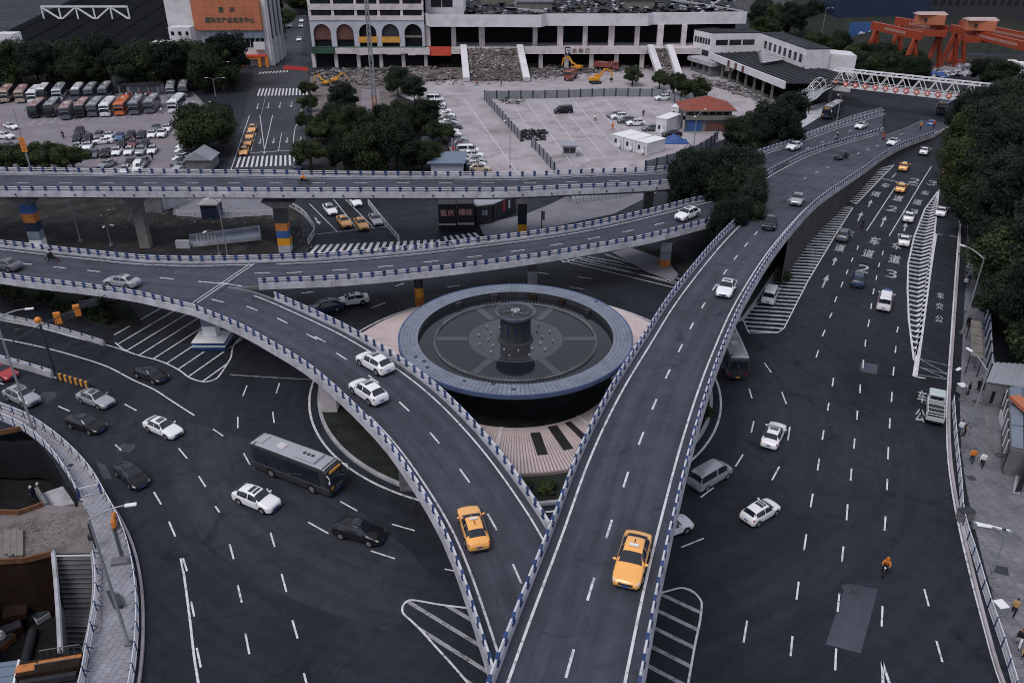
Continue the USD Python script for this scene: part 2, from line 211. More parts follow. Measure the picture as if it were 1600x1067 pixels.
def asphalt(name, c, patch=0.35, scale=0.05, crack=0.5, spec=0.2, deck=False):
    c = np.asarray(c, float)
    nodes = {'g': ('geometry', {}),
        'n1': ('noise_texture', {'scale': scale, 'detail': 4.0, 'roughness': 0.55, 'distortion': 0.6}), 'r1': ('rgb_ramp', {'ramp': [(0.3, c*(1-patch)), (0.5, c), (0.7, c*(1+patch))]}),
        'n2': ('noise_texture', {'scale': 0.7, 'detail': 8.0, 'roughness': 0.7}), 'r2': ('rgb_ramp', {'ramp': [(0.3, (0.72, 0.72, 0.72)), (0.6, (1.05, 1.05, 1.05))]}),
        'm1': ('mix', {'mix_type': 'multiply', 'fac': 1.0}),
        'v': ('voronoi_texture', {'feature': 'distance_to_edge', 'scale': 0.13}), 'w': ('noise_texture', {'scale': 0.5, 'detail': 5.0}), 'wv': ('vector_math', {'math_type': 'multiply_add', 'vector2': (2.2, 2.2, 0)}),
        'r3': ('rgb_ramp', {'ramp': [(0.0, (1-crack, 1-crack, 1-crack)), (0.006, (1, 1, 1))]}), 'm2': ('mix', {'mix_type': 'multiply', 'fac': 1.0}),
        'n4': ('noise_texture', {'scale': 0.16, 'detail': 6.0, 'roughness': 0.7, 'distortion': 1.2}), 'r4': ('rgb_ramp', {'ramp': [(0.58, (1, 1, 1)), (0.68, (0.55, 0.55, 0.56))]}), 'm3': ('mix', {'mix_type': 'multiply', 'fac': 1.0}),
        'rr': ('rgb_ramp', {'ramp': [(0.3, (0.55, 0.55, 0.55)), (0.7, (0.8, 0.8, 0.8))]}),
        'bn': ('noise_texture', {'scale': 30.0, 'detail': 3.0}), 'b': ('bump', {'strength': 0.35, 'distance': 0.01}),
        'p': ('principled_bsdf', {'specular_ior_level': spec})}
    links = [('g.position', 'n1.vector'), ('n1.fac', 'r1.fac'), ('g.position', 'n2.vector'), ('n2.fac', 'r2.fac'), ('r1.color', 'm1.color1'), ('r2.color', 'm1.color2'),
        ('g.position', 'w.vector'), ('w.color', 'wv.vector1'), ('g.position', 'wv.vector3'), ('wv.vector', 'v.vector'), ('v.distance', 'r3.fac'), ('m1.color', 'm2.color1'), ('r3.color', 'm2.color2'),
        ('g.position', 'n4.vector'), ('n4.fac', 'r4.fac'), ('m2.color', 'm3.color1'), ('r4.color', 'm3.color2'), ('m3.color', 'p.base_color'),
        ('n4.fac', 'rr.fac'), ('rr.color', 'p.roughness'), ('g.position', 'bn.vector'), ('bn.fac', 'b.height'), ('b.normal', 'p.normal')]
    if deck:        # tyre-polished tracks and drip streaks along the lanes
        nodes |= {'uv': ('uvmap', {'attribute': 'st'}), 'mp': ('mapping', {'scale': (14.0, 0.10, 1.0)}), 'tn': ('noise_texture', {'scale': 1.0, 'detail': 5.0, 'roughness': 0.6}), 'tr': ('rgb_ramp', {'ramp': [(0.3, (0.72, 0.72, 0.73)), (0.52, (1, 1, 1)), (0.75, (1.16, 1.16, 1.16))]}),
            'sx': ('separate_xyz', {}), 'wt': ('math', {'math_type': 'multiply', 'value2': 25.13}), 'wc': ('math', {'math_type': 'cosine'}), 'wr': ('map_range', {'from_min': -1.0, 'from_max': 1.0, 'to_min': 0.0, 'to_max': 1.0}), 'wm': ('rgb_ramp', {'ramp': [(0.0, (0.86, 0.86, 0.87)), (1.0, (1.07, 1.07, 1.07))]})}
        links += [('uv.UV', 'mp.vector'), ('mp.vector', 'tn.vector'), ('tn.fac', 'tr.fac'), ('uv.UV', 'sx.vector'), ('sx.x', 'wt.value1'), ('wt.value', 'wc.value1'), ('wc.value', 'wr.value'), ('wr.result', 'wm.fac')]
    else:           # traffic sweeps round the island: streaks follow circles about it
        nodes |= {'pc': ('vector_math', {'math_type': 'subtract', 'vector2': (0.35, 82.3, 0.0)}), 'pl': ('vector_math', {'math_type': 'length'}), 'ps': ('separate_xyz', {}), 'pa': ('math', {'math_type': 'arctan2'}), 'p3': ('math', {'math_type': 'multiply', 'value2': 2.2}), 'pr': ('math', {'math_type': 'multiply', 'value2': 0.85}), 'cx': ('combine_xyz', {}),
            'tn': ('noise_texture', {'scale': 1.0, 'detail': 5.0, 'roughness': 0.62}), 'tr': ('rgb_ramp', {'ramp': [(0.32, (0.74, 0.74, 0.75)), (0.52, (1, 1, 1)), (0.72, (1.22, 1.22, 1.21))]}), 'wm': ('rgb_ramp', {'ramp': [(0.0, (0.95, 0.95, 0.95)), (1.0, (1.05, 1.05, 1.05))]})}
        links += [('g.position', 'pc.vector1'), ('pc.vector', 'pl.vector1'), ('pc.vector', 'ps.vector'), ('ps.x', 'pa.value1'), ('ps.y', 'pa.value2'), ('pa.value', 'p3.value1'), ('pl.value', 'pr.value1'), ('pr.value', 'cx.x'), ('p3.value', 'cx.y'), ('cx.vector', 'tn.vector'), ('tn.fac', 'tr.fac'), ('n2.fac', 'wm.fac')]
    nodes |= {'m5': ('mix', {'mix_type': 'multiply', 'fac': 1.0}), 'm6': ('mix', {'mix_type': 'multiply', 'fac': 1.0})}
    links = [l for l in links if l[1] != 'p.base_color'] + [('m3.color', 'm5.color1'), ('tr.color', 'm5.color2'), ('m5.color', 'm6.color1'), ('wm.color', 'm6.color2'), ('m6.color', 'p.base_color')]
    MATS[name] = m = usdkit.material(stage, '/World/Looks/' + name, nodes, links, surface='p.BSDF')
    return m
asphalt('asphalt', (0.0185, 0.0212, 0.0300), 0.36, 0.045)
asphalt('asphalt_light', (0.0270, 0.0295, 0.0405), 0.25, 0.06)
asphalt('asphalt_deck', (0.047, 0.051, 0.072), 0.26, 0.07, 0.3, 0.35, True)
asphalt('asphalt_street', (0.040, 0.042, 0.052), 0.3, 0.06)
mat('road_paint', (0.60, 0.60, 0.64), 0.6, 0.2, 1.5, stain=0.75, stain_col=(0.07, 0.07, 0.08), sscale=2.2)
mat('road_paint_faded', (0.38, 0.38, 0.41), 0.6, 0.25, 1.5, stain=0.8, stain_col=(0.05, 0.05, 0.055), sscale=1.4)
mat('road_paint_worn', (0.30, 0.30, 0.33), 0.65, 0.25, 1.2, stain=0.85, stain_col=(0.05, 0.05, 0.055), sscale=1.3)
mat('concrete', (0.36, 0.36, 0.39), 0.8, 0.25, 0.5, stain=0.45, stain_col=(0.13, 0.13, 0.14), sscale=0.7)
mat('concrete_pale', (0.37, 0.37, 0.415), 0.8, 0.25, 0.7, rnd=0.12, stain=0.65, stain_col=(0.22, 0.22, 0.24), sscale=0.5)
mat('concrete_dark', (0.15, 0.15, 0.16), 0.85, 0.3, 0.5, stain=0.4, sscale=0.6)
mat('rail_white', (0.56, 0.56, 0.61), 0.45, 0.2, 2.0, stain=0.55, stain_col=(0.3, 0.3, 0.32), sscale=1.5)
mat('rail_blue', (0.018, 0.043, 0.135), 0.45, 0.35, 1.5, rnd=0.3, stain=0.5, stain_col=(0.06, 0.055, 0.06), sscale=2.0)
mat('steel_dark', (0.028, 0.030, 0.037), 0.5, 0.3, 3.0)
mat('steel_grey', (0.30, 0.31, 0.34), 0.4, 0.2, 3.0, metal=0.4)
mat('steel_white', (0.68, 0.68, 0.70), 0.45, 0.12, 2.0, stain=0.25, stain_col=(0.35, 0.33, 0.32), sscale=1.2)
mat('paving_walk', (0.25, 0.25, 0.285), 0.75, 0.2, 0.4, rnd=0.08, stain=0.25, stain_col=(0.12, 0.12, 0.13), sscale=0.6)
mat('paving', (0.165, 0.165, 0.19), 0.75, 0.3, 0.4, rnd=0.15, stain=0.35, stain_col=(0.07, 0.07, 0.075), sscale=0.5)
mat('paving_joint', (0.055, 0.055, 0.06), 0.9, 0.2, 1.0)
mat('paving_pink', (0.345, 0.315, 0.34), 0.8, 0.25, 0.12, stain=0.55, stain_col=(0.17, 0.145, 0.15), sscale=0.16)
mat('paving_coach', (0.20, 0.185, 0.21), 0.8, 0.2, 0.2, stain=0.45, stain_col=(0.24, 0.15, 0.16), sscale=0.12)
mat('paving_lilac', (0.175, 0.175, 0.205), 0.8, 0.2, 0.3, stain=0.3, stain_col=(0.15, 0.15, 0.17), sscale=0.3)
mat('dirt', (0.026, 0.025, 0.026), 0.95, 0.5, 0.3, stain=0.4, stain_col=(0.08, 0.075, 0.075), sscale=0.25, bump=0.1, bscale=2.0)
mat('dirt_pale', (0.16, 0.14, 0.14), 0.95, 0.4, 0.4, stain=0.6, stain_col=(0.06, 0.055, 0.05), sscale=0.35, bump=0.08, bscale=3.0)
mat('dark_soil', (0.022, 0.024, 0.022), 0.95, 0.4, 0.6, stain=0.5, stain_col=(0.03, 0.05, 0.025), sscale=0.8)
mat('piano_pink', (0.52, 0.43, 0.43), 0.7, 0.15, 0.3, stain=0.4, stain_col=(0.30, 0.26, 0.26), sscale=0.5)
mat('piano_black', (0.02, 0.02, 0.022), 0.6, 0.3, 1.0)
mat('basin_tile', (0.175, 0.195, 0.25), 0.5, 0.22, 0.9, stain=0.45, stain_col=(0.09, 0.10, 0.13), sscale=0.35)
mat('basin_blue', (0.075, 0.11, 0.21), 0.5, 0.2, 0.8)
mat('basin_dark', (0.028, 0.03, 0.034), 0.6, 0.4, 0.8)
mat('pool_floor', (0.026, 0.026, 0.031), 0.05, 0.2, 0.5, spec=0.9)
mat('leaf_dark_wood', (0.05, 0.042, 0.035), 0.9, 0.3, 4.0, obj=True)
mat('white_wall', (0.58, 0.57, 0.60), 0.8, 0.12, 0.25, stain=0.4, stain_col=(0.33, 0.30, 0.30), sscale=0.3)
mat('tile_wall', (0.42, 0.43, 0.49), 0.6, 0.12, 0.3, stain=0.3, stain_col=(0.25, 0.25, 0.28), sscale=0.4)
mat('pink_wall', (0.55, 0.50, 0.51), 0.8, 0.15, 0.3, stain=0.5, stain_col=(0.27, 0.24, 0.24), sscale=0.35)
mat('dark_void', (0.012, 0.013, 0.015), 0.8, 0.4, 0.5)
mat('roof_dark', (0.022, 0.024, 0.030), 0.75, 0.35, 0.3, stain=0.5, stain_col=(0.06, 0.062, 0.07), sscale=0.2)
mat('roof_black', (0.006, 0.007, 0.010), 0.9, 0.3, 0.2, spec=0.04)
mat('rust_brown', (0.13, 0.055, 0.025), 0.7, 0.35, 1.2, stain=0.55, stain_col=(0.03, 0.02, 0.016), sscale=1.0)
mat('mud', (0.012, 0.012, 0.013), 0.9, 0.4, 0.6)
mat('piano_groove', (0.26, 0.21, 0.21), 0.8, 0.2, 0.5)
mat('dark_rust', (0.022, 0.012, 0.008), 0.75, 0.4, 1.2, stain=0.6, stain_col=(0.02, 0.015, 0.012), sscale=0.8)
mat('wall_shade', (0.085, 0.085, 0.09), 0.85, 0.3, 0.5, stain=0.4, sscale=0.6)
mat('bowl_slate', (0.085, 0.095, 0.125), 0.5, 0.3, 1.0)
mat('orange_panel', (0.43, 0.14, 0.075), 0.6, 0.12, 0.3, stain=0.3, stain_col=(0.36, 0.13, 0.04), sscale=0.25)
mat('orange_bright', (0.62, 0.20, 0.03), 0.5, 0.15, 1.0)
mat('crane_red', (0.29, 0.045, 0.016), 0.5, 0.15, 0.6, stain=0.2, stain_col=(0.2, 0.04, 0.02), sscale=0.7)
mat('red_paint', (0.50, 0.04, 0.03), 0.5, 0.15, 1.0)
mat('red_tarp', (0.55, 0.07, 0.04), 0.7, 0.15, 0.5)
mat('brown_red', (0.11, 0.045, 0.04), 0.7, 0.25, 0.5)
mat('roof_red', (0.22, 0.065, 0.05), 0.75, 0.2, 0.8)
mat('glass_blue_grey', (0.17, 0.20, 0.26), 0.25, 0.2, 0.4, spec=0.6)
mat('window_dark', (0.015, 0.017, 0.022), 0.15, 0.4, 0.6, spec=0.6)
mat('tarp_blue', (0.03, 0.075, 0.24), 0.6, 0.3, 1.0, bump=0.1, bscale=1.5)
mat('blue_paint', (0.035, 0.09, 0.25), 0.5, 0.2, 0.8)
mat('navy', (0.012, 0.02, 0.05), 0.5, 0.3, 0.6)
mat('fence_grey', (0.20, 0.21, 0.235), 0.55, 0.15, 0.6, stain=0.3, stain_col=(0.1, 0.1, 0.11), sscale=0.7)
mat('roof_sheet', (0.27, 0.28, 0.32), 0.5, 0.12, 0.5, stain=0.25, stain_col=(0.15, 0.15, 0.17), sscale=0.5)
mat('roof_blue_grey', (0.13, 0.17, 0.23), 0.5, 0.15, 0.5)
mat('wood_grey', (0.17, 0.155, 0.145), 0.85, 0.3, 1.0)
mat('rubble_brown', (0.13, 0.10, 0.09), 0.95, 0.6, 0.9)
mat('rubble', (0.17, 0.155, 0.155), 0.95, 0.6, 0.9, rnd=0.4)
mat('rust_orange', (0.42, 0.15, 0.04), 0.6, 0.35, 1.5, stain=0.4, stain_col=(0.1, 0.04, 0.02), sscale=1.0)
mat('machine_yellow', (0.62, 0.27, 0.02), 0.45, 0.2, 1.0, stain=0.3, stain_col=(0.12, 0.07, 0.03), sscale=1.0)
mat('banner_white', (0.7, 0.7, 0.72), 0.6, 0.05, 1.0)
mat('sign_black', (0.012, 0.012, 0.015), 0.5, 0.3, 0.5)
mat('board_yellow', (0.55, 0.26, 0.05), 0.6, 0.2, 1.0)
mat('green_net', (0.04, 0.08, 0.065), 0.8, 0.3, 0.6)
def paint(name, c, rough=0.25, coat=0.6, spec=0.5, metal=0.0):
    if max(c) < 0.05: coat, spec = 0.12, 0.3
    return mat('paint_' + name, c, rough, 0.03, 1.5, spec, metal, coat, obj=True)
paint('white', (0.74, 0.74, 0.77)); paint('silver', (0.36, 0.37, 0.40), 0.3, metal=0.3); paint('grey', (0.11, 0.115, 0.13), 0.3, metal=0.2); paint('black', (0.010, 0.010, 0.012), 0.18)
paint('dark_blue', (0.02, 0.035, 0.075), 0.22); paint('blue', (0.04, 0.10, 0.24)); paint('red', (0.36, 0.02, 0.025)); paint('beige', (0.46, 0.36, 0.27)); paint('yellow', (0.86, 0.41, 0.10), 0.3, 0.8)
paint('bus_grey', (0.030, 0.032, 0.036), 0.3); paint('maroon', (0.10, 0.016, 0.02)); paint('coach_orange', (0.60, 0.13, 0.03)); paint('pink_roof', (0.40, 0.25, 0.24)); paint('pale_green', (0.42, 0.47, 0.47)); paint('truck_red', (0.20, 0.045, 0.03), 0.4)
mat('car_glass', (0.012, 0.014, 0.022), 0.06, 0.1, 1.0, spec=0.7, obj=True)
mat('tyre', (0.012, 0.012, 0.012), 0.85, 0.2, 3.0, obj=True)
mat('rim_metal', (0.32, 0.32, 0.34), 0.35, 0.1, 3.0, metal=0.6, obj=True)
mat('lamp_clear', (0.55, 0.56, 0.58), 0.1, 0.05, 2.0, spec=0.7, obj=True)
mat('lamp_red', (0.30, 0.012, 0.012), 0.15, 0.1, 2.0, spec=0.6, obj=True)
mat('plate_blue', (0.04, 0.08, 0.3), 0.4, 0.1, 2.0, obj=True)
mat('skin', (0.42, 0.25, 0.18), 0.6, 0.08, 4.0, obj=True); mat('hair', (0.012, 0.010, 0.010), 0.6, 0.2, 8.0, obj=True)
for _n, _c in dict(white=(0.6, 0.6, 0.62), black=(0.015, 0.015, 0.018), navy=(0.02, 0.03, 0.07), orange=(0.55, 0.17, 0.03), grey=(0.16, 0.16, 0.18), red=(0.38, 0.03, 0.03), tan=(0.34, 0.21, 0.10), green=(0.05, 0.09, 0.06)).items():
    mat('cloth_' + _n, _c, 0.85, 0.15, 6.0, obj=True)
def leafmat(name, c, c2):
    MATS[name] = usdkit.material(stage, '/World/Looks/' + name, {
        'g': ('geometry', {}), 'n': ('noise_texture', {'scale': 0.45, 'detail': 4.0}), 'r': ('rgb_ramp', {'ramp': [(0.36, np.asarray(c)*0.8), (0.64, np.asarray(c2)*1.12)]}),
        'i': ('map_range', {'to_min': 0.72, 'to_max': 1.28}), 'h': ('hsv', {}), 'oi': ('object_info', {}), 'mr': ('map_range', {'to_min': 0.72, 'to_max': 1.55}), 'h2': ('hsv', {}),
        'p': ('principled_bsdf', {'roughness': 0.55, 'specular_ior_level': 0.12}), 't': ('translucent_bsdf', {}), 'm': ('mix_closure', {'fac': 0.25})},
        [('g.position', 'n.vector'), ('n.fac', 'r.fac'), ('g.random_per_island', 'i.value'), ('i.result', 'h.value'), ('r.color', 'h.color'), ('oi.random', 'mr.value'), ('mr.result', 'h2.value'), ('h.color', 'h2.color'),
         ('h2.color', 'p.base_color'), ('h2.color', 't.color'), ('p.BSDF', 'm.closure1'), ('t.BSDF', 'm.closure2')], surface='m.closure')
leafmat('leaf_dark', (0.018, 0.030, 0.021), (0.034, 0.050, 0.027))
leafmat('leaf_mid', (0.026, 0.044, 0.022), (0.058, 0.074, 0.030))
leafmat('leaf_blue', (0.015, 0.026, 0.021), (0.026, 0.040, 0.027))
MATS['water'] = usdkit.material(stage, '/World/Looks/water', {'g': ('geometry', {}), 'n': ('noise_texture', {'scale': 3.0, 'detail': 3.0}), 'b': ('bump', {'strength': 0.06, 'distance': 0.02}),
    'p': ('principled_bsdf', {'base_color': (0.008, 0.009, 0.012), 'roughness': 0.04, 'specular_ior_level': 0.9, 'ior': 1.33})}, [('g.position', 'n.vector'), ('n.fac', 'b.height'), ('b.normal', 'p.normal')], surface='p.BSDF')
M = MATS
# ---------------------------------------------------------------- ground
def pxpoly(pts, z=0.0): return np.array([U(x, y, z) for x, y in pts])
PIT_UP = pxpoly([(-90, 694), (0, 677), (45, 668), (63, 699), (86, 724), (119, 781), (122, 793), (70, 790), (0, 806), (-90, 812)])
PIT_LOW = pxpoly([(-90, 890), (0, 881), (40, 878), (84, 867), (90, 900), (92, 960), (95, 1022), (95, 1230), (-90, 1230)])
STAIRS = pxpoly([(85, 867), (144, 866), (145, 950), (128, 1030), (96.5, 1024)])
gp = Polygon([(-2500, -300), (2500, -300), (2500, 2500), (-2500, 2500)])
for q_ in (PIT_UP, PIT_LOW, STAIRS): gp = gp.difference(Polygon(q_[:, :2]).buffer(0.02))
tag(stage.GetPrimAtPath(MB().flat(gp, 0.0).build('/World', 'ground', M['asphalt'])), kind='structure')
def patch(name, pts, mt, z=0.02, z0=None):
    mb = MB()
    P = pxpoly(pts)
    mb.flat(P, z) if z0 is None else mb.prism(P, z0, z)
    return tag(stage.GetPrimAtPath(mb.build('/World', name, M[mt])), kind='structure')
patch('coach_park_paving', [(-60, 178), (60, 150), (300, 142), (322, 165), (302, 215), (283, 262), (270, 275), (-60, 275)], 'paving_coach', 0.02)
patch('forecourt_paving', [(625, 150), (655, 128), (880, 116), (1082, 104), (1150, 125), (1262, 178), (1200, 214), (1165, 205), (1085, 236), (985, 275), (720, 275), (678, 170)], 'paving_pink', 0.02)
patch('street_surface', [(398, 105), (480, 105), (486, 150), (470, 275), (352, 275), (384, 170)], 'asphalt_street', 0.012)
patch('street_surface', [(441, 50), (452, 30), (480, 20), (474, 60), (467, 105), (436, 105)], 'asphalt_street', 0.012)
patch('forecourt_dirt', [(484, 120), (655, 108), (1000, 92), (1080, 104), (880, 116), (655, 128), (610, 160), (600, 200), (560, 215), (490, 200)], 'dirt_pale', 0.03)
patch('bare_earth', [(566,140),(592,140),(596,212),(562,212)], 'paving_coach', 0.04)
patch('park_dirt', [(500, 120), (590, 110), (665, 160), (690, 190), (735, 275), (480, 275), (490, 150)], 'dirt', 0.014)
patch('waste_ground', [(-60, 300), (430, 300), (470, 330), (472, 372), (450, 392), (400, 402), (-60, 380)], 'dirt', 0.016)
patch('side_plaza_paving', [(758, 372), (748, 352), (820, 336), (860, 320), (900, 300), (1000, 296), (1030, 300), (960, 335), (880, 352), (800, 372)], 'paving_lilac', 0.12, -0.05)
patch('corner_pavement', [(957, 395), (985, 388), (1042, 408), (1060, 430), (1052, 440), (1010, 425)], 'paving_lilac', 0.13, -0.05)
patch('dark_verge', [(995, 385), (1060, 400), (1085, 420), (1078, 440), (1045, 408)], 'dark_soil', 0.15, -0.05)
patch('construction_ground', [(1400, 120), (1460, 85), (1640, 90), (1640, 140), (1545, 118), (1480, 118)], 'dirt', 0.02)
patch('left_verge', [(-60, 452), (60, 470), (120, 496), (175, 516), (222, 505), (200, 470), (120, 440), (-60, 420)], 'dark_soil', 0.16, -0.05)
# ---- hillside on the right and rear slopes
def hill(name, pts, z):
    P = pxpoly(pts); mb = MB(); poly = Polygon(P[:, :2]); xs, ys = np.linspace(*poly.bounds[0::2], 34), np.linspace(*poly.bounds[1::2], 34)
    G = np.zeros((34, 34, 3))
    for i, x in enumerate(xs):
        for j, y in enumerate(ys):
            d = poly.exterior.distance(Point(x, y)) if poly.contains(Point(x, y)) else -1.0
            G[i, j] = (x, y, -1.5 if d < 0 else min(z, d*0.45) * (0.8 + 0.4*float(meshkit.noise([x*0.06, y*0.06, 0], 3))) - 0.05)
    mb.grid(G)
    return tag(stage.GetPrimAtPath(mb.build('/World', name, M['dark_soil'], smooth=True)), kind='structure')
hill('hillside', [(1530, 520), (1512, 400), (1502, 330), (1498, 262), (1520, 200), (1640, 150), (1900, 170), (2050, 420), (1900, 640), (1640, 620)], 9.0)
hill('rear_slope', [(1345, 112), (1345, 98), (1180, 40), (1250, -40), (1500, -40), (1640, 40), (1640, 85), (1470, 84)], 7.0)

# ---------------------------------------------------------------- road markings
RM = thing('road_marking', kind='structure')
Z1, Z2 = 0.020, 0.026
def dash_px(a, b, w=0.15, z=Z1, mt='road_paint'):
    A, B = U(*a, z), U(*b, z); line([A, B], w, z).build(RM, 'lane_dash', M[mt])
def smooth_px(pts, z=0.0, n=60):
    P = pxpoly(pts, z); s = np.r_[0, np.cumsum(np.linalg.norm(np.diff(P, axis=0), axis=1))]
    t = np.linspace(0, s[-1], n); return np.stack([PchipInterpolator(s, P[:, k])(t) for k in range(3)], 1)
def line_px(pts, w=0.18, z=Z1, name='edge_line', mt='road_paint', smooth=True):
    P = smooth_px(pts, z) if smooth and len(pts) > 2 else pxpoly(pts, z)
    line(P, w, z).build(RM, name, M[mt])
def hatch(pts, along, step, w, edge=0.15, mt='road_paint', closed=True, name='hatch_stripe'):
    P = pxpoly(pts); poly = Polygon(P[:, :2]).buffer(0)
    d = (U(*along[1]) - U(*along[0]))[:2]; d /= np.linalg.norm(d); nrm = np.array([-d[1], d[0]])
    c = np.array(poly.centroid.coords[0]); pr = np.array(poly.exterior.coords) @ nrm; o = (P[:, :2] @ nrm)
    base = U(*along[0])[:2] @ nrm
    k0, k1 = math.floor((o.min()-base)/step), math.ceil((o.max()-base)/step)
    for k in range(k0, k1+1):
        m = d*(c @ d) + nrm*(base + k*step)
        s = LineString([m - d*80, m + d*80]).buffer(w/2, cap_style=2).intersection(poly)
        if s.area > 0.15: MB().flat(s, Z1).build(RM, name, M[mt])
    if edge and closed:
        MB().flat(LineString(list(P[:, :2]) + [P[0, :2]]).buffer(edge/2, join_style=1), Z2).build(RM, 'hatch_outline', M[mt])
# dashes read off the photograph, zoomed quarter by quarter
Zm = lambda ox, oy, L: [((ox+a/3.9525, oy+b/3.9525), (ox+c/3.9525, oy+d/3.9525)) for a, b, c, d in L]
DASH = Zm(0, 530, [(360,413,430,443),(770,400,843,440),(712,650,750,685),(1315,553,1378,597),(1468,478,1468,548),(1525,285,1500,350),(1103,672,1155,735),(1228,845,1270,910),(1505,703,1543,773),(950,942,995,1018),(1330,1030,1355,1067),(0,270,22,278)])
DASH += Zm(0, 797, [(1043,68,1083,162),(1418,207,1443,300),(1130,295,1155,375),(1180,563,1200,655),(1215,848,1240,968),(1468,460,1493,568),(1515,758,1540,886)])
DASH += Zm(400, 797, [(90,138,115,225),(158,392,188,503),(225,678,257,790),(295,1003,312,1067),(322,73,448,143),(710,250,858,298),(840,85,980,125),(1165,362,1250,378)])
DASH += Zm(400, 530, [(145,270,125,333),(103,447,112,515),(520,1000,625,1058),(65,920,100,965)])
DASH += Zm(1200, 530, [(790,43,786,83),(777,170,773,223),(766,325,762,386),(754,487,750,548),(744,665,740,740),(738,862,734,930),(603,3,600,45),(590,127,586,178),(571,278,567,332),(553,440,549,496),(536,612,530,674),(516,798,510,872),(492,1018,485,1115),(312,67,297,112),(405,237,397,291),(376,392,368,440),(345,562,335,620),(317,735,306,808),(277,952,263,1035),(85,325,113,398),(135,540,123,622),(70,785,25,868),(0,175,20,205)])
DASH += Zm(1200, 797, [(466,223,456,318),(441,512,430,625),(421,852,415,986),(726,37,720,125),(707,590,702,716),(237,148,222,246),(190,440,176,550),(151,775,140,898),(965,485,993,590),(1040,805,1077,935)])
DASH += Zm(800, 530, [(1427,710,1380,785),(1245,915,1165,975),(1465,305,1482,365),(1493,505,1478,575),(1560,145,1581,178)])
DASH += Zm(800, 797, [(1185,172,1045,228),(1452,680,1430,815)])
DASH += Zm(1200, 260, [(558,490,550,515),(525,563,515,588),(494,638,483,665),(463,712,450,745),(425,803,412,838),(395,905,380,935),(352,1010,335,1050),(712,523,705,548),(690,595,682,622),(672,675,667,703),(655,755,648,790),(640,845,635,880),(627,945,617,990),(803,990,797,1025),(790,45,765,70),(640,210,620,250),(415,565,400,612)])
DASH += Zm(400, 260, [(860,740,915,722),(710,875,800,840),(280,782,355,775),(1180,745,1260,735)]) + Zm(800, 260, [(160,655,230,665),(405,683,490,693),(355,745,440,757)])
for a, b in DASH: dash_px(a, b)
for L in Zm(0, 797, [(1115,295,1130,375)]): dash_px(*L)
line_px([(286.6,892),(297,970),(304,1030),(310,1067),(316,1110)])
line_px([(-20,526),(0,529),(73,544),(117,556),(166,572),(209,594),(240,608),(268,626),(304,649)])
line_px([(-20,496),(0,500),(61,512),(117,527),(170.5,540),(202,550)])
line_px([(-20,558),(0,566),(24,573),(80,588),(125,600)])
line_px([(359,585),(400,588),(492,593)], 0.15, mt='road_paint_worn')
# the right-hand carriageway
for L in Zm(1200, 260, [(785,130,608,398),(935,120,748,430),(1010,0,935,118)]): line_px(L, 0.15)
line_px([(1378.5,279.5),(1437,291)], 0.25)
for L in Zm(1200, 797, [(705,933,710,1067),(705,933,750,1067)]): line_px(L, 0.2)
line_px([(1600,1150),(1564,1067),(1536.5,974),(1506,855),(1493.5,797),(1483,727),(1479.6,656),(1481,606),(1486,530),(1493.5,424),(1498.5,361)], 0.2)
hatch([(1397,258),(1338,319),(1320,311),(1377,263)], [(1340,311),(1320,310)], 1.25, 0.32)
hatch([(1333,324.5),(1307,365),(1262,440),(1225,513),(1215,520),(1170,520),(1160,498),(1188,470),(1225,411),(1248,375),(1303,320)], [(1300,362),(1280,361)], 1.25, 0.32)
# the leaf of chevrons
LEAF = [(1467,297),(1445,327),(1428,371),(1419,412),(1418,452),(1420,500),(1428,563),(1433,560),(1440,528),(1452,440),(1460.6,361)]
Pl = pxpoly(LEAF); poly = Polygon(Pl[:, :2]).buffer(0)
MB().flat(LineString(list(Pl[:, :2]) + [Pl[0, :2]]).buffer(0.12), Z2).build(RM, 'hatch_outline', M['road_paint'])
yv = Pl[:, 1].min()
while yv < Pl[:, 1].max():
    h = LineString([(-500, yv), (500, yv)]).intersection(poly)
    if h.length > 0.3:
        x0, _, x1, _ = h.bounds; xm = (x0+x1)/2
        MB().flat(LineString([(x0-1, yv+1.6), (xm, yv), (x1+1, yv+1.6)]).buffer(0.2, cap_style=2, join_style=2).intersection(poly), Z1).build(RM, 'chevron', M['road_paint'])
    yv += 1.5
line_px([(1462,365),(1450,440),(1440,515),(1429.5,588)], 0.55, Z1)
line_px([(1429,588),(1446,591)], 0.25)
for L in [((1436,560),(1482,571)),((1436,573),(1482,585)),((1434,585),(1482,593)),((1436,560),(1482,585)),((1436,573),(1480,592))]: line_px(L, 0.12, mt='road_paint_worn')
for L in [((1461,365),(1473,367)),((1484,368),(1497,371))]: line_px(L, 0.15)
def road_text(ch, px, h_m, wide, up_px):
    """a character painted on the road, centred on px, its top towards up_px"""
    c = U(*px, Z2); u = U(*up_px) - U(*px); u[2] = 0; u /= np.linalg.norm(u); r = np.array([u[1], -u[0], 0])
    glyph(ch, c - u*h_m/2, r, u, h_m, wide=wide).build(RM, 'road_letter' if ch not in '23' else 'road_numeral', M['road_paint_faded'])
def arrow(p0, p1, w=0.22, head=0.75, hl=2.0, turn=0):
    a, b = U(*p0), U(*p1); d = (b-a)[:2]; L = np.linalg.norm(d); d /= L; n = np.array([-d[1], d[0]]); a2 = a[:2]; tip = a2 + d*L; nk = tip - d*min(hl, L*0.45)
    MB().flat(Polygon([a2+n*w/2, a2-n*w/2, nk-n*w/2, nk-n*head/2, tip, nk+n*head/2, nk+n*w/2]), Z2).build(RM, 'lane_arrow', M['road_paint_faded'])
q = lambda x, y: (1200 + x/3.9525, 260 + y/3.9525)
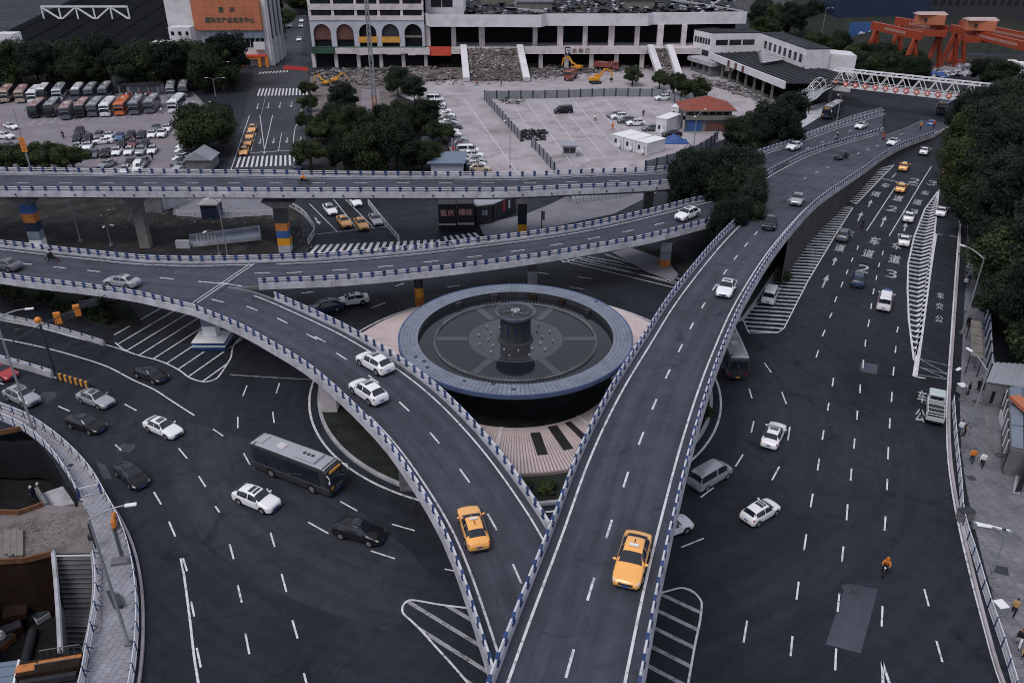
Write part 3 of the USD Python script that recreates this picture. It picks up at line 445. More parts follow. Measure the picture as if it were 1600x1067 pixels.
for ch, (x, y), (ux, uy), h, w in [('车',(660,460),(690,395),5.6,0.42),('道',(620,537),(650,470),5.0,0.46),('2',(590,625),(620,555),5.2,0.75),('车',(795,492),(815,420),4.2,0.5),('道',(783,572),(803,500),5.0,0.46),('3',(762,657),(780,580),5.2,0.75),
        ('道',(445,502),(475,440),4.6,0.46),('车',(500,415),(535,350),4.6,0.46),('车',(725,117),(765,60),4.4,0.5),('道',(667,170),(705,110),4.6,0.5),('道',(805,197),(840,140),5.0,0.46),('2',(770,257),(805,195),5.2,0.75),('车',(970,165),(1000,105),4.0,0.5),('道',(925,220),(955,160),4.6,0.46),('3',(903,275),(930,215),4.4,0.7),('2',(905,85),(940,30),6.0,0.6),('3',(1015,100),(1045,45),5.6,0.6),
        ('车',(1065,798),(1072,740),3.1,0.42),('交',(1060,862),(1067,800),3.1,0.42),('公',(1057,940),(1064,880),3.2,0.42)]:
    road_text(ch, q(x, y), h*.74, w if ch not in '23' else .9, q(ux, uy))
for ch, px, up, h, w in [('车',(1441,619),(1443,600),2.9,0.36),('公',(1438,648),(1440,630),2.9,0.36)]: road_text(ch, px, h, w, up)
for a, b in [((335,750),(372,668)),((555,338),(583,280)),((697,374),(728,308)),((840,402),(853,350)),((402,612),(420,562)),((620,250),(640,208))]: arrow(q(*a), q(*b), 0.25, 0.8, 2.4)
# island, splitter and crossing hatches
Z6 = lambda x, y: (400 + x/3.9525, 797 + y/3.9525)
tri = [Z6(1330,605), Z6(1130,580), Z6(950,553), Z6(915,575), Z6(903,600), Z6(905,625), Z6(960,682), Z6(1010,730), Z6(1100,830), Z6(1210,950), Z6(1310,1067), Z6(1400,1180), Z6(1500,1180)]
hatch(tri, [Z6(940,565), Z6(1400,845)], 1.55, 0.34, 0.16, 'road_paint_worn', False)
line_px(tri[:-2], 0.17, Z2, 'hatch_outline')
Z7 = lambda x, y: (800 + x/3.9525, 797 + y/3.9525)
rt = [Z7(880,520), Z7(960,498), Z7(1050,478), Z7(1100,490), Z7(1140,520), Z7(1170,565), Z7(1168,630), Z7(1130,830), Z7(1085,1080), Z7(1060,1200), Z7(760,1200)]
hatch(rt, [Z7(915,515), Z7(1160,630)], 1.75, 0.36, 0.16, 'road_paint_worn', False)
line_px(rt[:-1], 0.17, Z2, 'hatch_outline')
up_l = [(180,535),(202,550),(253,565),(278,577),(303.6,593),(321,596.5),(340,590),(359,562),(365,540),(420,500),(420,470),(300,450),(200,500),(178,520)]
hatch(up_l, [(257,570),(310,535)], 2.3, 0.22, 0.16, 'road_paint', False)
line_px(up_l[:10], 0.2, Z2, 'hatch_outline')
for L in [((870,405),(1052,449)),((878,410),(905,403)),((880,404),(1060,441)),((904,402),(1000,421)),((918,401),(975,411)),((945,397),(1062,436)),((905,404.5),(1058,444))]: line_px(L, 0.16)
# roundabout kerb line and island
RC, RR = np.array([0.35, 82.3]), 23.6
ring_line = Point(*RC).buffer(RR+0.12, 96).difference(Point(*RC).buffer(RR-0.12, 96))
MB().flat(ring_line, Z1).build(RM, 'island_line', M['road_paint'])
# zebra crossings
def zebra(a0, a1, b0, b1, n, fill=0.45, mt='road_paint'):
    """stripes from the edge a0-a1 to the edge b0-b1 (pixels)"""
    A0, A1, B0, B1 = (U(*p, Z1) for p in (a0, a1, b0, b1))
    for k in range(n):
        s, e = (k + 0.5 - fill/2)/n, (k + 0.5 + fill/2)/n
        MB().flat([A0+(A1-A0)*s, A0+(A1-A0)*e, B0+(B1-B0)*e, B0+(B1-B0)*s], Z1).build(RM, 'zebra_stripe', M[mt])
zebra((492,383),(690,374),(480,396),(690,388),19, 0.5)
zebra((690,370),(745,363),(696,383),(757,374),6, 0.5)
zebra((372,245),(470,242),(366,262),(472,258),14)
zebra((404,139),(482,138),(400,150),(482,149),15)
zebra((406,113),(452,110),(402,116),(450,113),9)
for L in [((494,366),(604,354)),((484,319),(527,362)),((520,310),(560,360)),((540,312),(585,357)),((404,300),(404,301))]: line_px(L, 0.15)
line_px([(392,239),(458,235)], 0.25); line_px([(406,180),(414,240)], 0.15); line_px([(426,180),(412,240)], 0.15); line_px([(390,180),(361,265)], 0.15); line_px([(440,208),(435,236)], 0.12); line_px([(460,205),(457,235)], 0.15); line_px([(400,208),(391,240)], 0.12); line_px([(478,150),(460,205)], 0.12); line_px([(408,180),(415,150)], 0.1, mt='road_paint_worn')
for x, y in [(406,226),(427,225),(448,224),(469,223),(419,170),(402,171),(437,169),(455,168)]: arrow((x+1.5, y-9), (x-0.5, y), 0.25, 0.9, 1.8)
arrow((492,340),(500,351), 0.3, 1.0, 1.5)
# lines of the parking bays
for k in range(16):
    a = U(45+16.2*k, 196-1.2*k, Z2); b = U(56+16.2*k, 188-1.2*k, Z2); line([a, b], 0.14, Z2+0.02).build(RM, 'bay_line', M['road_paint'])
for L in [((38,203),(298,182)),((70,228),(250,225)),((70,218),(200,212)),((70,222),(120,205)),((118,252),(245,247))]: line([U(*L[0]), U(*L[1])], 0.14, 0.046).build(RM, 'bay_line', M['road_paint_worn'])
for k_ in range(9):
    a_, b_ = U(800+24*k_, 162-1.1*k_, Z2), U(868+26*k_, 262-5*k_, Z2); line([a_, b_], 0.16, 0.046).build(RM, 'bay_line', M['road_paint'])
for k_ in range(5): line([U(770+16*k_, 168+19*k_), U(1010-12*k_, 150+22*k_)], 0.12, 0.04).build(RM, 'bay_line', M['road_paint_worn'])
for L in [((725,155),(812,275)),((700,148),(790,140)),((800,190),(920,160))]: line([U(*L[0]), U(*L[1])], 0.2, 0.046).build(RM, 'bay_line', M['road_paint'])
# patched asphalt and drain covers on the carriageways
patch('asphalt_repair', [(257,640),(300,660),(400,690),(480,715),(560,795),(640,860),(700,935),(600,985),(480,945),(400,911),(316,842),(278,783),(258,710)], 'asphalt_light', 0.005)
for pts in [[(1322,911),(1372,920),(1345,1020),(1290,1006)],[(1345,565),(1372,570),(1370,585),(1343,580)],[(68,612),(90,618),(72,630),(55,622)],[(150,720),(165,727),(175,748),(162,748)]]:
    patch('asphalt_repair', pts, 'asphalt_deck', 0.008)
for i, (x, y, r) in enumerate([(1335,925,0.5),(76,617,0.42),(197,700,0.45)]):
    c = U(x, y); mc = thing('manhole_cover', ['square iron drain cover on the right carriageway, near the orange rider', 'round manhole cover ahead of the silver estate by the red car', 'round manhole cover behind the black saloon on the left road'][i], 'manhole cover', (c[0], c[1], 0.012))
    MB().lathe([(0.001, 0.012), (r*0.86, 0.012), (r*0.86, 0.0)], 24).build(mc, 'lid', M['steel_dark']); MB().lathe([(r*0.9, 0), (r*0.9, 0.014), (r, 0.014), (r, 0)], 24).build(mc, 'rim', M['wall_shade'])
    MB().prism(Polygon([(-r*1.7, -r*1.5), (r*1.7, -r*1.7), (r*1.8, r*1.5), (-r*1.6, r*1.6)]).difference(Point(0, 0).buffer(r*1.04)), -.01, .006).build(mc, 'patch_frame', M['asphalt_deck'])
# ---------------------------------------------------------------- elevated roads
MZ = PchipInterpolator([0, 36, 60, 86, 110, 140, 150, 170, 200, 400], [13.5, 13, 11.8, 9.6, 7.8, 5.0, 4.0, 2.0, 0.4, 0.06])
def on_z(x, y, dz, zf):
    z = 5.0
    for _ in range(60): z = 0.5*z + 0.5*float(zf(U(x, y, z+dz)))
    q = U(x, y, z+dz); q[2] = z; return q
def resample(P, step=1.0, n=None):
    P = np.asarray(P, float); s = np.r_[0, np.cumsum(np.linalg.norm(np.diff(P[:, :2], axis=0), axis=1))]
    keep = np.r_[True, np.diff(s) > 1e-6]; P, s = P[keep], s[keep]
    n = n or max(2, int(s[-1]/step)+1); t = np.linspace(0, s[-1], n)
    return np.stack([PchipInterpolator(s, P[:, k])(t) for k in range(3)], 1)
def relax(P, it=30):
    P = P.copy()
    for _ in range(it): P[1:-1] = 0.25*P[:-2] + 0.5*P[1:-1] + 0.25*P[2:]
    return P
def normals(P):
    t = np.gradient(P[:, :2], axis=0); t /= np.linalg.norm(t, axis=1, keepdims=True); return np.stack([-t[:, 1], t[:, 0]], 1)   # to the left of travel
def offset(P, d): Q = P.copy(); Q[:, :2] += normals(P)*d; return Q
class Ramp:
    """an elevated road between two rail lines L and R (travel direction: L on the left)"""
    def __init__(self, path, L, R, thick=1.25, lean=True):
        self.path = path; n = max(len(resample(L)), len(resample(R)))
        self.L, self.R = resample(L, n=n), resample(R, n=n); self.C = (self.L+self.R)/2; self.n = n
        L, R = self.L, self.R
        w = np.linalg.norm((R-L)[:, :2], axis=1)[:, None]; e = (R-L)/np.maximum(w, 1e-6); e[:, 2] = 0
        dz = lambda P, d: P + np.array([0, 0, d])
        Lo, Ro = L - e*0.32, R + e*0.32
        top = np.stack([L, self.C, R], 1); lenv = np.r_[0, np.cumsum(np.linalg.norm(np.diff(self.C[:, :2], axis=0), axis=1))]
        uv = np.stack([np.tile([0.0, 0.5, 1.0], (n, 1)), np.tile(lenv[:, None], (1, 3))], -1).reshape(-1, 2); mb = MB().grid(top, flip=True); v_, f_ = mb.arr(); self.T = v_[f_]
        usdkit.mesh(stage, numbered(path, 'road_surface'), (v_, f_), M['asphalt_deck'], uv=uv)
        inset = np.minimum(1.9, w*0.22)
        sec = np.stack([dz(Lo, -0.02), dz(Lo, -0.45), dz(Lo+e*inset, -0.62), dz(Lo+e*(inset+0.5), -thick), dz(Ro-e*(inset+0.5), -thick), dz(Ro-e*inset, -0.62), dz(Ro, -0.45), dz(Ro, -0.02)], 1)
        mb = MB(); mb.grid(sec, flip=False); mb.grid(np.stack([dz(Ro, -0.02), dz(R, -0.021), dz(L, -0.021), dz(Lo, -0.02)], 1))
        for k in (0, -1):
            s = sec[k]; idx = [[0, m, m+1] if k == 0 else [0, m+1, m] for m in range(1, 7)]; mb.raw(s, idx)
        mb.build(path, 'deck_slab', M['concrete_dark'])
    def z(self, xy):
        p = np.asarray(xy, float)[:2]; a, b, c = self.T[:, 0], self.T[:, 1], self.T[:, 2]; e0, e1, q = (b-a)[:, :2], (c-a)[:, :2], p-a[:, :2]
        det = e0[:, 0]*e1[:, 1]-e0[:, 1]*e1[:, 0]; det = np.where(abs(det) < 1e-9, 1e-9, det); u = (q[:, 0]*e1[:, 1]-q[:, 1]*e1[:, 0])/det; v = (e0[:, 0]*q[:, 1]-e0[:, 1]*q[:, 0])/det
        k = np.nonzero((u > -1e-4) & (v > -1e-4) & (u+v < 1.0001))[0]
        if len(k): k = k[0]; return float(a[k, 2]+u[k]*(b-a)[k, 2]+v[k]*(c-a)[k, 2])
        d = ((self.C[:, :2] - p)**2).sum(1); return self.C[d.argmin(), 2]
    def at(self, x, y, h=0.0):
        return on_z(x, y, h, self.z)
    def side(self, P, out, panel=3.0, posts=1.5, rails=True, h=0.44, face=0.42, drain=0.0, pm='concrete_pale', inner=None):
        """parapet panels, blue posts and white rails along the rail line P; out = +1 when outside is to its left"""
        P = resample(P, 0.5); s = np.r_[0, np.cumsum(np.linalg.norm(np.diff(P[:, :2], axis=0), axis=1))]; N = normals(P)*out
        pt = lambda t: (np.array([np.interp(t, s, P[:, k]) for k in range(3)]), (lambda q: np.r_[q/np.linalg.norm(q), 0])(np.array([np.interp(t, s, N[:, k]) for k in range(2)])))
        k = max(1, round(s[-1]/panel)); g = 0.012
        for i in range(k):
            t0, t1 = s[-1]*i/k + g, s[-1]*(i+1)/k - g
            (a, na), (b, nb) = pt(t0), pt(t1)
            lo, hi = np.array([0, 0, -face]), np.array([0, 0, h]); mid = np.array([0, 0, 0.02])
            mb = MB()
            q = lambda d, v: [a+na*d+v, b+nb*d+v]
            # outer face plate hanging over the slab edge, and the kerb wall on the deck
            A = [*q(-0.02, mid), *q(0.30, mid)]; 
            w0, w1 = (0.02, 0.30)
            base = [a+na*w0+mid, a+na*(w1+0.06)+lo*0+mid, b+nb*(w1+0.06)+mid, b+nb*w0+mid]; topq = [a+na*(w0+0.05)+hi, a+na*w1+hi, b+nb*w1+hi, b+nb*(w0+0.05)+hi]
            if out > 0: base, topq = base[::-1], topq[::-1]
            mb.hexa(base, topq)
            base = [a+na*0.325+lo, a+na*0.42+lo, b+nb*0.42+lo, b+nb*0.325+lo]; topq = [a+na*0.325+mid, a+na*(w1+0.06)+mid, b+nb*(w1+0.06)+mid, b+nb*0.325+mid]
            if out > 0: base, topq = base[::-1], topq[::-1]
            mb.hexa(base, topq)
            mb.build(self.path, 'parapet_panel', M[pm])
            if drain:
                c = (a+b)/2 + (na+nb)/2*0.40 + np.array([0, 0, -0.12])
                MB().cyl(c, c+na*0.16, 0.13, n=8).build(self.path, 'drain_spout', M['steel_dark'])
        if not rails: return
        Q = P + np.c_[N*0.16, np.zeros(len(P))]
        for z, r in ((h+0.28, 0.065), (h+0.56, 0.075)): MB().tube(Q + np.array([0, 0, z]), r, 6).build(self.path, 'guard_rail', M['rail_white'], smooth=True)
        m = int(s[-1]/posts)
        for i in range(m):
            c, nn = pt(posts*(i+0.5)); tt = np.array([nn[1], -nn[0], 0])
            mb = MB(); c = c + nn*0.16; ang = math.atan2(tt[1], tt[0])
            mb.box(c + np.array([0, 0, h+0.02]), (0.46, 0.26, 0.06), ang); mb.box(c + np.array([0, 0, h+0.28]), (0.32, 0.17, 0.56), ang); mb.box(c + np.array([0, 0, h+0.54]), (0.50, 0.2, 0.19), ang)
            mb.build(self.path, 'rail_post', M['rail_blue'])
    def line(self, P, d, w=0.17, name='edge_line', mt='road_paint'):
        Q = resample(P, 1.0); A, B = offset(Q, d-w/2), offset(Q, d+w/2)
        for e in (A, B): e[:, 2] = [self.z(p)+0.016 for p in e]
        MB().grid(np.stack([B, A], 1), flip=False).build(self.path, name, M[mt])
    def dash(self, px, L=2.0, w=0.16, mt='road_paint', d=None):
        c = self.at(*px); k = ((self.C[:, :2]-c[:2])**2).sum(1).argmin(); k = min(max(k, 1), self.n-2)
        t = self.C[k+1]-self.C[k-1]; t /= np.linalg.norm(t); nn = np.array([-t[1], t[0], 0]); c[2] += 0.012
        q = np.array([c-t*L/2-nn*w/2, c+t*L/2-nn*w/2, c+t*L/2+nn*w/2, c-t*L/2+nn*w/2]); q[:, 2] = [self.z(p)+0.016 for p in q]; MB().raw(q, [[0, 1, 2, 3]]).build(self.path, 'lane_dash', M[mt])
def px_line(pts, zf): return np.array([on_z(x, y, 1.0, zf) for x, y in pts])
def extend(P, d, end=True):
    t = (P[-1]-P[-3]) if end else (P[0]-P[2]); t[2] = 0; t /= np.linalg.norm(t); q = (P[-1] if end else P[0]) + t*d
    return np.vstack([P, q]) if end else np.vstack([q, P])
def pier(path, base_px, top_z, bands, r=0.75, cap=None, sides=4, sub='painted_band'):
    """a column of painted bands with a flared head, standing on the pixel base_px"""
    b = U(*base_px); zs = np.linspace(-0.05, top_z-1.1, len(bands)+1)
    for i, m in enumerate(bands):
        if sides == 4: MB().bbox((b[0]-r, b[1]-r*0.8, zs[i]), (b[0]+r, b[1]+r*0.8, zs[i+1])).build(path, sub, M[m])
        else: MB().cyl((b[0], b[1], zs[i]), (b[0], b[1], zs[i+1]), r, n=20).build(path, sub, M[m], smooth=40)
    cw = cap or 2.2*r
    MB().hexa([(b[0]-r, b[1]-r*0.8, zs[-1]), (b[0]+r, b[1]-r*0.8, zs[-1]), (b[0]+r, b[1]+r*0.8, zs[-1]), (b[0]-r, b[1]+r*0.8, zs[-1])],
              [(b[0]-cw, b[1]-r, top_z), (b[0]+cw, b[1]-r, top_z), (b[0]+cw, b[1]+r, top_z), (b[0]-cw, b[1]+r, top_z)]).build(path, 'pier_head', M['concrete_dark'])
mzf = lambda q: MZ(q[1])
ML = [(767,1067),(800,974),(873,797),(896,727),(921,672),(962,593),(1006,526),(1043,467),(1078,422),(1126,366),(1172,323)]
MR = [(993.5,1067),(1010,979),(1025,898),(1038,842),(1049,798),(1071,707),(1093,631),(1114,568),(1129,530),(1154,472),(1179,429),(1200,396),(1240,346),(1276,309),(1311,285),(1352,258),(1377,240),(1415,220),(1468,202)]
# --- the main ramp
mr = px_line(MR, mzf); mr = np.vstack([extend(mr, 14, False)]); mr = relax(resample(extend(mr, 12), 1.0), 20)
ml_m = px_line(ML, mzf); ml_m = relax(resample(extend(ml_m, 14, False), 1.0), 20)
k = np.array([((mr[:, :2]-p[:2])**2).sum(1).argmin() for p in ml_m]); kg = k[-1]
ml_rest = offset(mr[kg+3:], 7.5); ml = np.vstack([ml_m, ml_rest]); ml[:, 2] = [float(MZ(p[1])) for p in ml]; mr[:, 2] = [float(MZ(p[1])) for p in mr]
ml = relax(resample(ml, 1.0), 10)
MAIN = thing('main_ramp', 'long two-lane concrete ramp climbing from the far right over the foreground', 'ramp')
RMAIN = Ramp(MAIN, ml, mr)
RMAIN.side(ml_m, +1); RMAIN.side(mr[:-14], -1)
RMAIN.line(ml[:len(ml_m)], -0.62); RMAIN.line(mr, 0.62)
Z = lambda ox, oy, L: [(ox+a/3.9525, oy+b/3.9525) for a, b in L]
for p in Z(800, 260, [(1507,413),(1446,484),(1382,563),(1317,652),(1250,748),(1182,858),(1110,985)]) + Z(800, 530, [(1040,55),(962,215),(880,400),(797,612),(703,865)]) + Z(800, 797, [(600,115),(487,485),(357,945)]) + [(1233,312),(1258,279),(1276,270),(1293,262),(1320,248),(1341,240),(1356,234),(1371,228),(1390,217),(1408,210)]: RMAIN.dash(p)
wall = mr[(mr[:, 1] > 108) & (mr[:, 1] < 205)]; Wn = normals(wall)
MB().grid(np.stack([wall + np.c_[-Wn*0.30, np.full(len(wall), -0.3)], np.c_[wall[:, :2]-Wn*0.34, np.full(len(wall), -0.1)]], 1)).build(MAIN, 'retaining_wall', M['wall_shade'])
for p, zz in [((1010, 640), 11.2), ((905, 850), 12.4), ((1085, 500), 9.3)]:
    c = RMAIN.at(*p); MB().cyl((c[0], c[1], -0.05), (c[0], c[1], c[2]-2.2), 0.8, n=18).build(MAIN, 'pier', M['concrete_dark'], smooth=40); MB().bbox((c[0]-2.6, c[1]-0.8, c[2]-2.2), (c[0]+2.6, c[1]+0.8, c[2]-1.24)).build(MAIN, 'pier_head', M['concrete_dark'])
# --- the fork on the left: west flyover, north branch, south branch
ZA = 6.5; za = lambda q: ZA
Af = [(0,376.4),(50,382),(101,387.8),(152,392.8),(202,398),(253,401),(303.6,401.7),(354,401),(396,400)]
Af2 = [(396,400),(450,398.6),(501,396.6),(552,392.8),(602,388.5),(653,384),(703.6,377.6),(754,371.3),(800,366),(850,359.4),(901,351.6),(952,341.5),(1002,330.3),(1053,318),(1096,305.5),(1150,288)]
An = [(352,438),(375,435.5),(400,434.6),(450.6,433),(501,431.5),(552,428),(602,424),(653,418),(703.6,413),(754,406.7),(800,400.4),(850.6,394),(901,385),(952,376),(1002,367.5),(1053,355.6),(1081,347.3),(1126,336)]
Lo0 = [(0,425.7),(50.6,433),(111,439.6),(162,446),(212.5,453.5),(263,465),(303.6,475)]
Lo = [(303.6,475),(341.5,490),(394.7,510.5),(418,530),(463,550),(491,570.5),(526.5,601),(562,634),(595,667),(623,699.5),(648,737.5),(668,773),(691,797),(711,850),(734,911),(754,974),(772,1032)]
Li = [(352,438),(375,435.5),(400,446),(450.6,467.5),(501,490),(541.7,508),(577,530),(617.6,552.8),(653,578),(691,608.4),(726,644),(759,679),(784.6,709.6),(818,758),(847,798)]
zl = lambda q: float(np.interp(q[1], [20, 45, 60, 80, 100], [6.0, 6.4, 6.8, 6.6, 6.5]))
west_l, west_r = px_line(Lo0, za), px_line(Af, za)
WEST = thing('flyover', 'wide three-lane flyover running off the left edge before it forks', 'flyover')
RW = Ramp(WEST, extend(west_r, 45, False), extend(west_l, 45, False))
RW.side(extend(west_r, 45, False), +1); RW.side(extend(west_l, 45, False), -1)
RW.line(extend(west_r, 45, False), -0.6)
for p in Z(0, 260, [(160,602),(367,624),(580,647),(1030,692)]): RW.dash(p)
SOUTH = thing('flyover', 'two-lane south branch of the fork, curving down under the main ramp', 'flyover')
lo, li = px_line(Lo, zl), px_line(Li, zl)
lo = relax(resample(extend(lo, 26), 1.0), 25)
li_m = relax(resample(li, 1.0), 12); j = ((lo[:, :2]-li_m[-1][:2])**2).sum(1).argmin()
li = np.vstack([li_m, offset(lo[j+2:], 7.5)]); li[:, 2] = [zl(p) for p in li]; li = relax(resample(li, 1.0), 12); lo[:, 2] = [zl(p) for p in lo]
RS = Ramp(SOUTH, li, lo, thick=1.15)
nose = 8
RS.side(li[nose:len(li)-6], +1); RS.side(lo, -1)
RS.line(li[nose-3:], -0.62); RS.line(lo[len(lo)//2-12:], 0.6)
for p in [(534,557),(583.7,592.5),(631.5,635),(679,684),(726,743),(769,815),(808,896),(500,530),(441,501),(487,526),(394,482),(340,470)]: RS.dash(p)
NORTH = thing('flyover', 'two-lane north branch of the fork, passing behind the round fountain', 'flyover')
an, af = px_line(An, za), px_line(Af2, za)
kk = ((ml[:, :2]-ml_m[-1][:2])**2).sum(1).argmin()
near_rest = ml[kk:]
near_rest = near_rest[near_rest[:, 1] < 192]
far_rest = np.array([on_z(x, y, 1.0, mzf) for x, y in [(1200,266),(1263,235),(1326,215),(1382,200)]])
an2 = relax(resample(np.vstack([an, near_rest]), 1.0), 10); af2 = relax(resample(np.vstack([af, far_rest]), 1.0), 14)
for P in (an2, af2): P[:, 2] = [float(np.clip(MZ(p[1]), 0, ZA)) if p[0] > 30 else ZA for p in P]
an2, af2 = relax(an2, 10), relax(af2, 10)
RN = Ramp(NORTH, af2, an2)
RN.side(af2, +1, 3.0, 1.5); gate = an2[an2[:, 0] < ml_m[-1][0]-1.5]; RN.side(gate[4:], -1)
RN.line(af2[3:-3], -0.62)
for p in Z(400, 260, [(40,658),(237,656),(520,640),(800,617),(1080,588),(1350,557)]) + Z(800, 260, [(35,521),(275,483),(505,443),(718,400),(910,355)]): RN.dash(p)
for pth, a, b in ((NORTH, (304.5,473), (394,412)),):
    A, B = U(*a, ZA+0.02), U(*b, ZA+0.02); 
    for dd in (-0.28, 0.28): line([A+np.array([dd, 0, 0]), B+np.array([dd, 0, 0])], 0.14, ZA+0.02).build(pth, 'expansion_joint', M['rail_white'])
line([U(310,440,ZA), U(352,443.5,ZA), U(378,447,ZA)], 0.2, ZA+0.024).build(NORTH, 'gore_line', M['road_paint'])
# --- the rear viaduct
Bn = [(0,291.6),(200,292.5),(400,293),(500,293.4),(650,293.4),(800,293),(860,290),(950,286.5),(1038,281.5)]
Bf = [(0,262.5),(200,265),(400,266.5),(600,269),(800,270),(926,265),(1045,260)]
zb = lambda q: float(PchipInterpolator([-200, -20, 5, 25, 52, 76, 90, 140], [10, 10, 9.7, 8.4, 3.9, 1.9, 1.0, 0.1])(np.clip(q[0], -199, 139)))
bn, bf = px_line(Bn, zb), px_line(Bf, zb)
bf = np.vstack([bf, [on_z(x, y, 1.0, zb) for x, y in [(1200,230),(1235,219),(1300,196),(1382,172)]]])
bn = np.vstack([bn, far_rest + np.array([-0.25, 0.45, 0])])
bn, bf = (relax(resample(extend(P, 50, False), 1.0), 12) for P in (bn, bf))
for P in (bn, bf): P[:, 2] = [zb(p) for p in P]
REAR = thing('viaduct', 'long grey viaduct crossing the whole picture behind the fork', 'viaduct')
RB = Ramp(REAR, bf, bn, thick=1.5)
RB.side(bf, +1, 4.6, 2.0); RB.side(bn[bn[:, 0] < 40], -1, 4.6, 2.0, drain=1, face=0.5)
for x in range(36, 1020, 66): RB.dash((x, 286.3 - (0.02*(x-800) if x > 800 else 0)))
RB.line(bf, -0.55, 0.14); RB.line(bn[bn[:, 0] < 45], 0.5, 0.14, mt='road_paint_worn')
for p in [(1262,232),(1285,222),(1306,213),(1328,205)]: RB.dash(p)
# --- piers that show
pier(REAR, (62,386), 8.45, ['banner_white', 'glass_blue_grey', 'navy', 'rust_orange', 'blue_paint'], 0.95, 2.4)
pier(REAR, (229,386), 8.45, ['wood_grey', 'concrete_dark', 'concrete_dark'], 0.8, 2.0)
pier(REAR, (447,392), 8.45, ['concrete_pale', 'machine_yellow', 'blue_paint', 'rust_orange', 'steel_dark', 'steel_dark'], 0.95, 2.6)
pier(REAR, (816,364), 8.2, ['machine_yellow', 'navy', 'steel_dark', 'pink_wall'], 0.75, 2.2)
pier(REAR, (1010,345), 7.2, ['concrete_dark'], 0.8, 2.2, sub='pier')
pier(WEST, (172,470), 5.2, ['concrete_dark'], 0.7, 2.2, sub='pier')
pier(NORTH, (656,476), 5.2, ['rust_orange', 'machine_yellow', 'steel_dark'], 0.62, 1.9, sides=12)
pier(NORTH, (832,442), 5.2, ['concrete_pale', 'concrete_dark'], 0.7, 2.0)
pier(NORTH, (1038,416), 5.2, ['rust_orange', 'glass_blue_grey', 'concrete'], 0.75, 2.0)
pier(SOUTH, (334,537), 5.3, ['navy', 'banner_white', 'glass_blue_grey'], 0.85, 2.4)
pier(SOUTH, (517,640), 5.4, ['pink_wall', 'pink_wall'], 0.85, 2.3, sub='pier')
pier(SOUTH, (640,760), 5.6, ['concrete_dark'], 0.85, 2.3, sub='pier')
b = U(334, 540)
MB().bbox((b[0]-2.0, b[1]-1.6, -0.02), (b[0]+2.0, b[1]+1.6, 0.42)).build(SOUTH, 'striped_plinth', M['navy'])
for i in range(4): MB().bbox((b[0]-2.05, b[1]-1.65, 0.45+0.26*i), (b[0]+2.05, b[1]+1.65, 0.56+0.26*i)).build(SOUTH, 'plinth_band', M['banner_white' if i % 2 else 'blue_paint'])
# ---------------------------------------------------------------- roundabout island, piano-key paving and fountain
CX, CY = 0.4, 82.9
tag(stage.GetPrimAtPath(MB().prism(Point(*RC).buffer(RR-1.0, 72), -0.05, 0.14).build('/World', 'island_ground', M['dark_soil'])), kind='structure')
kb = MB(); kb.lathe([(RR-1.25, 0.1), (RR-1.25, 0.30), (RR-0.9, 0.30), (RR-0.9, 0.0)], 96, (RC[0], RC[1], 0)); tag(stage.GetPrimAtPath(kb.build('/World', 'island_kerb', M['concrete'])), kind='structure')
PL = thing('piano_plaza', 'pink ribbed paving with black bars like piano keys, around the round fountain', 'paving')
def sector(a0, a1, r0, r1, rim=True):
    a0, a1 = math.radians(a0), math.radians(a1); arc = np.linspace(a0, a1, 24)
    poly = Polygon([(CX+r1*math.cos(t), CY+r1*math.sin(t)) for t in arc] + [(CX+r0*math.cos(t), CY+r0*math.sin(t)) for t in arc[::-1]])
    MB().prism(poly, -0.05, 0.46).build(PL, 'paved_sector', M['piano_groove' if rim else 'piano_pink'])
    if not rim: return
    st = MB(); n = int((a1-a0)*(r0+r1)/2/0.29)
    for i in range(n):
        t = a0 + (a1-a0)*(i+0.5)/n; c, s_ = math.cos(t), math.sin(t)
        st.bar((CX+r0*c, CY+r0*s_, 0.47), (CX+(r1-0.1)*c, CY+(r1-0.1)*s_, 0.47), 0.215, 0.12)
    st.build(PL, 'ribs', M['piano_pink'], kind='stuff')
sector(236, 262, 11.2, 19.0); sector(262.6, 306, 11.2, 19.0); sector(306.6, 338, 11.2, 18.6); sector(126, 156, 11.2, 22.2, False); sector(156.4, 188, 11.2, 22.2, False); sector(-4, 26, 11.2, 22.2, False); sector(26.4, 54, 11.2, 22.2, False)
for a, r0, r1, w in [(247,13.2,16.8,1.0),(279.5,12.3,16.2,1.05),(289.5,11.6,16.0,1.05),(298.5,11.6,15.6,0.7),(176,14.0,16.6,0.8),(168,14.0,16.4,0.9),(2,14.2,17.2,0.9),(11,14.5,16.6,0.8)]:
    t = math.radians(a); c, s_ = math.cos(t), math.sin(t); MB().bar((CX+r0*c, CY+r0*s_, 0.54), (CX+r1*c, CY+r1*s_, 0.56), w, 0.09).build(PL, 'black_key', M['piano_black'])
for a in (262.3, 306.3):
    t = math.radians(a); c, s_ = math.cos(t), math.sin(t); MB().bar((CX+11.2*c, CY+11.2*s_, 0.53), (CX+19*c, CY+19*s_, 0.53), 0.4, 0.12).build(PL, 'pale_rib', M['pink_wall'])
FT = thing('fountain', 'raised round fountain basin with broad tiled rim and a drum pedestal in the middle', 'fountain', (CX, CY, 0))
RO, RI, ZR, ZW = 13.33, 11.15, 6.0, 5.15
